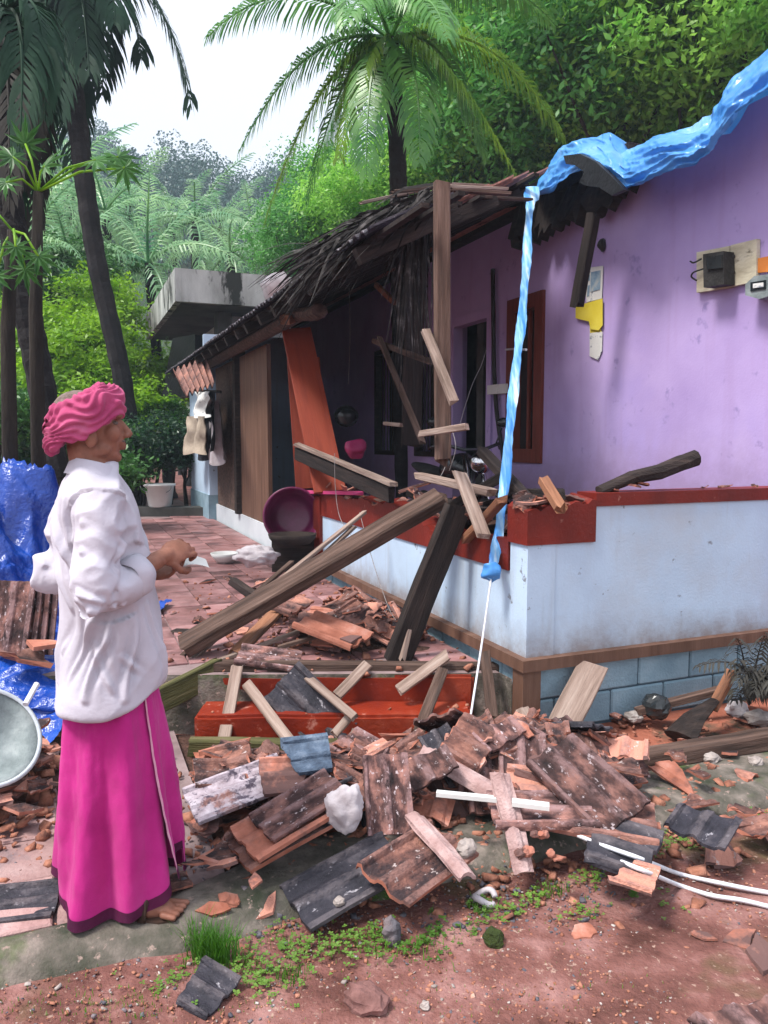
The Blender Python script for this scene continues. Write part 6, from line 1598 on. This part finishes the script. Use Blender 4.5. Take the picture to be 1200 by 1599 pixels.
clover(420, px3([(835, 1400, 16, 6), (920, 1370, 16, 6), (1000, 1395, 12, 4), (1030, 1330, 40, 10), (1190, 1290, 20, 12), (1080, 1310, 40, 12), (560, 1400, 40, 6), (960, 1420, 40, 10)]), .005, .012, 'sprigs of clover at the mossy edge on the right')
blades(900, px3([(500, 1560, 260, 22), (800, 1500, 200, 40), (200, 1570, 120, 14)]), .004, .016, .0014, 'grass_blade', 'sparse tiny weeds on the bare earth')

# ---- hill with its wood
def ridge(u): return 232 + (u - 200) * .20 + 10 * math.sin(u * .05) + 5 * math.sin(u * .17) if u > 60 else 204
HV = []; HF = []; nu, nv = 90, 22
for i in range(nu + 1):
    u = -900 + 2700 * i / nu
    zr = max(4, P(u, min(ridge(min(u, 900)) + 95, 590), 130).z)
    for j in range(nv + 1):
        b = j / nv; Y = 45 + 85 * b if b < .8 else 113 + (b - .8) * 5 * 120
        X = P(u, 690, 130).x * (.45 + .55 * min(1, b / .8))
        z = -0.5 + (zr + .5) * (math.sin(min(1, b / .85) * math.pi / 2) ** 1.6)
        HV.append((X, Y, z))
for i in range(nu):
    for j in range(nv):
        a = i * (nv + 1) + j; HF.append((a, a + nv + 1, a + nv + 2, a + 1))
ho = bpy.data.objects.new('hill', npmesh('hill', HV, HF, 'hill_soil')); COL.objects.link(ho); tag(ho, 'wooded hill rising beyond the palm grove', kind='structure')
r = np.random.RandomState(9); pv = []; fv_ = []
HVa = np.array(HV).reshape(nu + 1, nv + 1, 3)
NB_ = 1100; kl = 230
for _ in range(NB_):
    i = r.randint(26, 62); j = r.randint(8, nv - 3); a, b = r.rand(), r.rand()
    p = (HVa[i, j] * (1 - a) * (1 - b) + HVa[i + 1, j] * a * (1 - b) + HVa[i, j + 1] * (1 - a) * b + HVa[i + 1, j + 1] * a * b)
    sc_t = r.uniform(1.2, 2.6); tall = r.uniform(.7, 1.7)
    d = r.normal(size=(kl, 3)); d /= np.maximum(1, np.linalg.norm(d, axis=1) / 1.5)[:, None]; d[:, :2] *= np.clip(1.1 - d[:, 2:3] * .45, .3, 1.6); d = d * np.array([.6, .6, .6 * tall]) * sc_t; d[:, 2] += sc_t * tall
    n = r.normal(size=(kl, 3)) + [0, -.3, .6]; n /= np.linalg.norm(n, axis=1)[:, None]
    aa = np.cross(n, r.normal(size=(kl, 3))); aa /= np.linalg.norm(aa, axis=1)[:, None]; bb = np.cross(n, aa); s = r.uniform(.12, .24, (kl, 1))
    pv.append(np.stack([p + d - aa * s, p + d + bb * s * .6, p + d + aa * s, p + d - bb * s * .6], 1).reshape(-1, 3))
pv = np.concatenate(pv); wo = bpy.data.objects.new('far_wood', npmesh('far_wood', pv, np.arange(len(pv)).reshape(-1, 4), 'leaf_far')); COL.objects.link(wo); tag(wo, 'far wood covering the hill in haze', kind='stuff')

# ================================================================== THE MAN
def remesh(q, voxel, smooth=4, fac=.5):
    me = q.mesh('tmp', 'skin'); o = bpy.data.objects.new('tmp', me); COL.objects.link(o)
    md = o.modifiers.new('r', 'REMESH'); md.mode = 'VOXEL'; md.voxel_size = voxel
    if smooth:
        ms = o.modifiers.new('s', 'SMOOTH'); ms.iterations = smooth; ms.factor = fac
    dg = bpy.context.evaluated_depsgraph_get(); dg.update()
    nm = bpy.data.meshes.new_from_object(o.evaluated_get(dg))
    r = M(); r.v = [v.co.copy() for v in nm.vertices]; r.f = [list(p.vertices) for p in nm.polygons]; r.m = [0] * len(r.f)
    r.n = [v.normal.copy() for v in nm.vertices]
    bpy.data.objects.remove(o); bpy.data.meshes.remove(nm); bpy.data.meshes.remove(me)
    return r
G = Vector((-0.885, 2.42, 0.0)); G.z = 0.0
BF = Vector((.87, .50, 0)).normalized(); BR = Vector((BF.y, -BF.x, 0)); UZ = Vector((0, 0, 1))
def B(f, r_, z): return G + BF * f + BR * r_ + UZ * z
man = thing('person', G, 'man in pink turban, pale shirt and magenta lungi looking toward the house', 'person')
# head frame: turned less to the right than the body
HFd = Vector((.93, .37, 0)).normalized(); HRd = Vector((HFd.y, -HFd.x, 0))
HC = B(-.03, 0, 1.545)
HS = .94
def HH(f, r_, z): return HC + (HFd * f + HRd * r_ + UZ * z) * HS
HM3 = Matrix((HFd, HRd, UZ)).transposed()
def capsule(q, a, b, r0, r1, n=12):
    a, b = Vector(a), Vector(b); d = (b - a).normalized(); L = (b - a).length
    pts = [a - d * r0 * .85, a - d * r0 * .5, a, a.lerp(b, .5), b, b + d * r1 * .5, b + d * r1 * .85]
    q.tube(pts, [r0 * .5, r0 * .87, r0, (r0 + r1) / 2, r1, r1 * .87, r1 * .5], n)
bq = M()
def hb(c, r): bq.ball(HH(*c), tuple(x * HS for x in r), 18, 12, HM3)
hb((-.018, 0, .022), (.098, .077, .098)); hb((.035, 0, -.03), (.062, .060, .088)); hb((.038, 0, -.088), (.050, .046, .036)); hb((.074, 0, -.100), (.020, .024, .018))
capsule(bq, HH(.092, 0, .018), HH(.117, 0, -.022), .009, .0135); hb((.108, .014, -.028), (.012, .010, .009)); hb((.108, -.014, -.028), (.012, .010, .009))
for s_ in (1, -1):
    hb((.082, .032 * s_, .036), (.018, .030, .010)); hb((.062, .046 * s_, -.020), (.030, .022, .028)); hb((-.004, .079 * s_, -.036), (.021, .011, .033)); hb((.004, .074 * s_, -.044), (.014, .010, .020))
    hb((.020, .050 * s_, -.075), (.040, .016, .024))
hb((.098, 0, -.058), (.012, .024, .006)); hb((.097, 0, -.069), (.012, .021, .007)); hb((.088, 0, -.050), (.016, .030, .016))
capsule(bq, HH(-.02, 0, -.06), B(-.025, 0, 1.37), .056, .062, 16)
capsule(bq, B(-.03, 0, 1.27), B(-.01, 0, .95), .075, .09); capsule(bq, B(-.03, .13, 1.31), B(-.03, -.13, 1.31), .04, .04); capsule(bq, B(0, 0, 1.0), B(0, 0, .88), .11, .11)
SHR, ELR, WRR = B(-.03, .185, 1.335), B(-.085, .265, 1.035), B(.125, .155, 1.135)
SHL, ELL, WRL = B(-.03, -.185, 1.335), B(-.15, -.245, 1.045), B(.10, .00, 1.075)
for a, b, c in ((SHR, ELR, WRR), (SHL, ELL, WRL)):
    el_ = b + (c - b).normalized() * .02 + (a - b).normalized() * .02
    capsule(bq, a - UZ * .03, el_, .034, .029); capsule(bq, el_, c, .030, .027)
FEET = ((1, .01, .135, (.86, .51)), (-1, -.075, -.02, (1, .05)))
def FT(k, x, y, z):
    s_, f0, r0, (cf, cr) = FEET[k]; return B(f0 + x * cf - y * cr, r0 + x * cr + y * cf, z)
for k_ in (0, 1):
    s_ = FEET[k_][0]
    hip, knee, ank = B(0, .09 * s_, .88), B(FEET[k_][1] * .6 + .02, .5 * FEET[k_][2] + .045 * s_, .47), FT(k_, -.02, 0, .09)
    capsule(bq, hip, knee, .075, .050); capsule(bq, knee, ank, .050, .034)
    capsule(bq, FT(k_, -.045, 0, .045), FT(k_, .09, 0, .040), .034, .028); capsule(bq, FT(k_, .07, 0, .036), FT(k_, .12, 0, .032), .036, .026)
    for k in range(5):
        y_ = (-.036 + .018 * k) * s_; L = (.04, .036, .032, .026, .02)[k]
        capsule(bq, FT(k_, .12, y_, .030), FT(k_, .135 + L, y_ * 1.15, .024), .0115, .010, 8)
def hand(q, wr, dr_, pn, thumbside, curl=1.0):
    """wrist, pointing direction, palm normal, side of the thumb"""
    d = Vector(dr_).normalized(); n = Vector(pn); n = (n - d * n.dot(d)).normalized(); s = d.cross(n) * thumbside
    Rm = Matrix((d, s, n)).transposed()
    q.ball(wr + d * .052, (.054, .041, .019), 14, 10, Rm); q.ball(wr + d * .030 + s * .018 + n * .008, (.034, .020, .016), 10, 8, Rm)
    capsule(q, wr - d * .03, wr + d * .02, .025, .026)
    for k, (off, L) in enumerate(((.030, .070), (.010, .080), (-.011, .074), (-.031, .060))):
        p = wr + d * (.092 - abs(off) * .25) + s * off; a = .35 * curl + .12 * k; dd = d
        for seg in (.45, .32, .27):
            dd = (d * math.cos(a) + n * math.sin(a)).normalized(); e = p + dd * L * seg
            capsule(q, p, e, .0092 - .0006 * k, .0082 - .0006 * k, 8); p = e; a += .85 * curl
    p = wr + d * .025 + s * .035 + n * .006
    for L, (x, y, z) in ((.034, (.55, .65, .45)), (.030, (.85, .15, .6)), (.024, (.9, -.25, .55))):
        e = p + (d * x + s * y + n * z).normalized() * L; capsule(q, p, e, .0125, .0112, 8); p = e
dR = (WRR - ELR).normalized(); dL = (WRL - ELL).normalized()
hand(bq, WRR + dR * .02, (dR + BF * .3 + UZ * -.10), -BR * .8 - UZ * .5, -1, 1.0)
hand(bq, WRL + dL * .02, (dL + BF * .5), UZ * .8 + BR * .45, -1, .8)
body = remesh(bq, .0042, 3)
body.build('body', 'skin', man, True)
for s_ in (1, -1):
    q = M(); q.ball(HH(.071, .031 * s_, .013), (.012, .012, .007), 12, 8, HM3); q.build('eye', 'eye_white', man, True)
q = M(); q.ball(HH(.096, .0, -.047), (.010, .026, .005), 14, 8, HM3); q.build('moustache', 'hair_grey', man, True)
q = M(); q.ball(HH(-.034, 0, .050), (.080, .064, .066), 20, 14, HM3)
q.v = [v_ for v_ in q.v]; q.build('hair', 'hair_grey', man, True)
q = M()
for s_ in (-1, 1):
    q.ball(HH(.083, .031 * s_, .034), (.010, .022, .005), 10, 6, HM3)
q.build('eyebrow', 'hair_grey', man, True)

# turban: folded bands wound round the head, crown left open at the back
tq = M()
def band(z0, tilt, A, Bw, r_, fl, ph=0, wob=.006, a0=0, a1=2 * math.pi, twist=0):
    n = 56; rows = []; k = 14
    for i in range(n + (0 if a1 - a0 > 6.28 else 1)):
        a = a0 + (a1 - a0) * i / n
        out = HFd * math.cos(a) * A + HRd * math.sin(a) * Bw
        o1 = out.normalized(); w_ = 1 + .16 * math.sin(3 * a + ph) + .10 * math.sin(7 * a + ph * 2)
        c = HC + out + UZ * (z0 + tilt * math.cos(a) + wob * math.sin(4 * a + ph)) - HFd * .018
        tw = twist * math.sin(a + ph) + .25
        e1 = o1 * math.cos(tw) - UZ * math.sin(tw) * -1; e2 = UZ * math.cos(tw) - o1 * math.sin(tw)
        rows.append([c + e1 * (r_ * w_ * math.cos(2 * math.pi * j / k)) + e2 * (r_ * fl * w_ * math.sin(2 * math.pi * j / k)) for j in range(k)])
    if a1 - a0 > 6.28: rows.append(rows[0]); tq.loft(rows, False)
    else: tq.loft(rows, True)
band(.012, .050, .100, .085, .017, 1.9, 0); band(.034, .050, .102, .087, .018, 1.5, 1.7); band(.056, .045, .097, .083, .019, 1.5, 3.1)
band(.000, .058, .097, .082, .015, 1.9, 4.4); band(.072, .030, .086, .072, .019, 1.3, .7, twist=.5); band(.070, -.02, .080, .076, .018, 1.3, 2.2, a0=-1.4, a1=1.6, twist=.5)
band(.088, .02, .058, .056, .020, 1.1, 5, a0=-1.9, a1=1.9)
for i in range(5):      # a twist of cloth passing over the top from the right temple
    f = i / 4; tq.ball(HH(.06 - .10 * f, .05 - .09 * f + .0, .105 - .012 * abs(i - 2)), (.034, .028, .020), 12, 8, HM3)
tur = remesh(tq, .0045, 1)
tur.v = [v_ + n_ * (.0042 * math.sin(52 * ((v_ - HC).z * 3.2 - (v_ - HC).dot(HFd) * 1.2 + .35 * mn.noise(v_ * 9)) * 1.6) + .002 * mn.noise(v_ * 30)) for v_, n_ in zip(tur.v, tur.n)]
tur.build('turban', 'turban', man, True)
q = M()
q.grid(lambda a, b: HH(-.108 - .035 * b + .006 * math.sin(a * 9), -.03 + .08 * a, .045 - .05 * b * (1 + .3 * math.sin(a * 5)) + .012 * math.sin(b * 9)), 14, 10)
q.build('turban_tail', 'turban', man, True)

# shirt
sq = M()
rings = [(.690, .150, .200, 0), (.70, .164, .212, -.004), (.78, .162, .210, 0), (.88, .154, .202, 0), (.98, .146, .196, 0), (1.10, .142, .196, -.004), (1.20, .142, .208, -.012), (1.28, .130, .210, -.020), (1.335, .112, .205, -.026), (1.372, .092, .175, -.030), (1.400, .076, .120, -.030), (1.425, .066, .080, -.028), (1.44, .055, .064, -.026)]
rows = []
for z, a, b, off in rings:
    row = []
    for j in range(56):
        th = 2 * math.pi * j / 56; cx, sx = math.cos(th), math.sin(th); e = 2 / 2.35
        f = a * abs(cx) ** e * (1 if cx > 0 else -1) + off; r_ = b * abs(sx) ** e * (1 if sx > 0 else -1)
        zz = z
        if z < .75: zz = z + .10 * (f / .17) * .42 + .012 * math.sin(3 * th)
        row.append(B(f, r_, zz))
    rows.append(row)
sq.loft(rows, True)
def sleeve(S, E_, W, endf):
    pts = [S + (S - E_).normalized() * .02, S.lerp(E_, .25), S.lerp(E_, .55), S.lerp(E_, .82), E_ + (W - E_).normalized() * .005 + (S - E_).normalized() * .005, E_.lerp(W, .22), E_.lerp(W, endf * .75), E_.lerp(W, endf)]
    sq.tube(pts, [.060, .070, .071, .068, .066, .062, .055, .053], 18)
sleeve(SHR, ELR, WRR, .62); sleeve(SHL, ELL, WRL, .6)
sh = remesh(sq, .0058, 10)
FOLDS = [((-.06, .20, 1.02), (-.16, .12, .78), .017, .016), ((-.03, .21, .98), (-.10, .18, .74), .014, .014), ((.05, .20, .96), (.01, .20, .73), .013, .014), ((.10, .17, 1.0), (.14, .13, .76), .013, .014),
         ((-.15, .05, 1.30), (-.10, .18, 1.05), .013, .015), ((-.16, -.03, 1.28), (-.14, .10, 1.0), .011, .015), ((-.12, .14, 1.34), (-.15, .12, 1.12), .010, .012), ((-.17, -.05, 1.05), (-.17, -.02, .75), .011, .016), ((-.17, -.12, 1.12), (-.17, -.12, .8), .010, .016),
         ((-.08, .19, .90), (-.02, .21, .76), .010, .012), ((-.14, .14, 1.0), (-.17, .04, .86), .012, .013), ((.0, .21, .86), (.09, .18, .78), .009, .012),
         ((-.10, .25, 1.27), (.02, .24, 1.20), .011, .013), ((-.12, .27, 1.20), (.0, .27, 1.13), .010, .012), ((.03, .23, 1.22), (-.06, .29, 1.10), .011, .013), ((-.15, .28, 1.10), (-.05, .32, 1.05), .010, .011), ((-.01, .26, 1.10), (-.10, .31, 1.02), .011, .011), ((.02, .24, 1.12), (-.03, .29, 1.0), .010, .010), ((.04, .22, 1.14), (.01, .27, 1.02), .009, .009)]
def fold_sum(f, r_, z):
    t_ = 0; p = Vector((f, r_, z)) + Vector((mn.noise(Vector((f * 9, r_ * 9, z * 6))), mn.noise(Vector((f * 9 + 5, r_ * 9, z * 6))), 0)) * .022
    for a, b, am, wd_ in FOLDS:
        wd_ = wd_ * .72
        a, b = Vector(a), Vector(b); k = max(0, min(1, (p - a).dot(b - a) / (b - a).length_squared)); d = (p - a.lerp(b, k)).length
        if d < wd_ * 4: t_ += am * math.exp(-(d / wd_) ** 2) * math.sin(math.pi * (.12 + .76 * k)) - am * .45 * math.exp(-((d - 1.9 * wd_) / wd_) ** 2) * math.sin(math.pi * (.12 + .76 * k))
    return t_
def shirt_disp(p, n):
    l = p - G; f, r_, z = l.dot(BF), l.dot(BR), l.z
    def seg(a, b):
        t = max(0, min(1, (p - a).dot(b - a) / (b - a).length_squared)); return (p - a.lerp(b, t)).length, t
    arm = min(seg(SHR.lerp(ELR, .25), ELR)[0], seg(ELR, ELR.lerp(WRR, .6))[0], seg(SHL.lerp(ELL, .25), ELL)[0], seg(ELL, ELL.lerp(WRL, .6))[0]) < .105
    if arm:
        d = .015 * mn.noise(Vector((f * 8 + z * 7, r_ * 6, z * 9 - f * 7))) + .013 * (.35 - abs(mn.noise(Vector((f * 12 + z * 11, r_ * 9, z * 13 - f * 12)))))
        de = (p - ELR).length
        if de < .16: d += .0045 * math.sin((f * 75 + z * 62 + r_ * 20) + 3.5 * mn.noise(p * 7)) * (1 - de / .16)
    else:
        up_ = max(0, min(1, (z - .75) / .5))
        d = .028 * mn.noise(Vector((f * 5.5 + z * 2.4, r_ * 5.5 - z * 2.0, z * 1.5 + 4))) + .020 * (.35 - abs(mn.noise(Vector((f * 7 - z * 4.5, r_ * 7 + z * 4.5, z * 2.5 + 9))))) * (.6 + .8 * up_) + .003 * mn.noise(Vector((f * 16, r_ * 16, z * 9)))
    return d - .002 + 1.25 * fold_sum(f, r_, z)
sh.v = [v_ + n_ * shirt_disp(v_, n_) for v_, n_ in zip(sh.v, sh.n)]
sh.build('shirt', 'shirt', man, True)
# collar, cuff and yoke seam
q = M()
def collar(a, b):
    th = -2.75 + 5.5 * a; A = .066 + .022 * b; Bw = .072 + .024 * b
    z = 1.452 - .048 * b
    return B(-.026 + A * math.cos(th + math.pi), Bw * math.sin(th + math.pi), z - .040 * (abs(th) / 2.75) ** 2)
q.grid(collar, 40, 5); q.grid(lambda a, b: (collar(1 - a, b) - HC) * 1.0 + HC - (collar(1 - a, b) - B(-.026, 0, collar(1 - a, b).z - G.z)).normalized() * .005, 40, 5)
q.build('collar', 'shirt', man, True)
for (E_, W, ef) in ((ELR, WRR, .66), (ELL, WRL, .64)):
    q = M(); d = (W - E_).normalized(); c = E_.lerp(W, ef); a_ = d.cross(UZ).normalized(); b_ = a_.cross(d)
    rows = []
    for (x, rr_) in ((-.035, .058), (-.03, .063), (.0, .063), (.022, .061), (.022, .056), (-.02, .053)):
        rows.append([c + d * (x + .006 * math.sin(2 * th)) + a_ * rr_ * (1 + .05 * math.sin(5 * th + x * 50)) * math.cos(th) + b_ * rr_ * (1 + .05 * math.sin(5 * th + x * 50)) * math.sin(th) for th in np.linspace(0, 2 * math.pi, 32, endpoint=False)])
    q.loft(rows, False); q.build('cuff', 'shirt', man, True)
# lungi: one cloth wound once and a bit, free edge toward the house
def lungi(a, b, off=0.0):
    th = RAD(20) + a * 2 * math.pi * 1.10; turn = a
    top_, bot_ = .77, .045 + .085 * math.exp(-((((th - RAD(20)) % (2 * math.pi)) - 0) / .55) ** 2) + .02 * math.sin(th * 2 + .6)
    if a > .93: bot_ += .09 * (a - .93) / .17
    z = top_ + (bot_ - top_) * b
    A = .122 + .064 * b ** .7; Bw = .164 + .040 * b ** .7
    amp = .004 + .034 * b ** .8
    fold = amp * (.6 * math.sin(5 * th + 1.5 * b) + .5 * math.sin(9 * th + .8 - 2 * b) + .6 * mn.noise(Vector((math.cos(th) * 2.2, math.sin(th) * 2.2, b * 1.2)))) + .004 * mn.noise(Vector((th * 9, b * 14, 2)))
    k = 1 + fold / .19 + off + .035 * turn
    lift = .03 * b * b if a > .97 else 0
    return B((A + lift) * k * math.cos(th) + .012 * b, Bw * k * math.sin(th), z)
q = M(); q.grid(lungi, 220, 46); q.build('lungi', 'lungi', man, True)
q = M(); q.grid(lambda a, b: lungi(a, .958 + .046 * b, .010), 220, 3); q.build('hem', 'lungi_hem', man, True)
q = M(); q.grid(lambda a, b: lungi(.996 + .0060 * a, b * .95, .008), 3, 46); q.build('cloth_edge', 'lungi_edge', man, True)
# sandals
for k_ in (0, 1):
    s_ = FEET[k_][0]; q = M(); rows = []
    outl = [(-.09, .0), (-.075, .032), (-.03, .036), (.05, .042), (.11, .048), (.16, .036), (.178, 0), (.16, -.036), (.11, -.046), (.05, -.036), (-.03, -.034), (-.075, -.030)]
    for z in (.001, .014): rows.append([FT(k_, f, r_, z) for f, r_ in outl])
    q.loft(rows, True); sn = q.build('sandal', 'leather', man)
    q = M(); q.tube([FT(k_, .055, -.05, .014), FT(k_, .07, -.034, .066), FT(k_, .075, 0, .078), FT(k_, .07, .034, .066), FT(k_, .055, .05, .014)], .007, 8, flat=2.2)
    q.build('strap', 'leather', sn, True)
# the slip of paper in his hands
q = M(); c = WRL + BF * .11 + UZ * .015
q.grid(lambda a, b: c + BF * (.13 * a - .02) + BR * (.08 * b - .02) + UZ * (.02 * math.sin(a * 3) + .012 * math.sin(b * 5)), 8, 6)
q.build('paper', 'paper_white', smooth=True, label='folded white slip of paper held in the hands of the man', cat='paper')

# ------------------------------------------------------------------ air
HAZE = 0.0017
if HAZE:
    q = M(); q.box((-420, -3, -1.2), (840, 0, 0), (0, 330, 0), (0, 0, 90)); hz = q.build('haze', 'white_sheet', kind='stuff')
    hm_ = bpy.data.materials.new('haze'); hm_.use_nodes = True; nt = hm_.node_tree; nt.nodes.remove(nt.nodes['Principled BSDF'])
    pv_ = nt.nodes.new('ShaderNodeVolumePrincipled'); pv_.inputs['Color'].default_value = (.70, .83, 1.0, 1); pv_.inputs['Density'].default_value = HAZE
    nt.links.new(pv_.outputs[0], nt.nodes['Material Output'].inputs['Volume']); hz.data.materials.clear(); hz.data.materials.append(hm_)
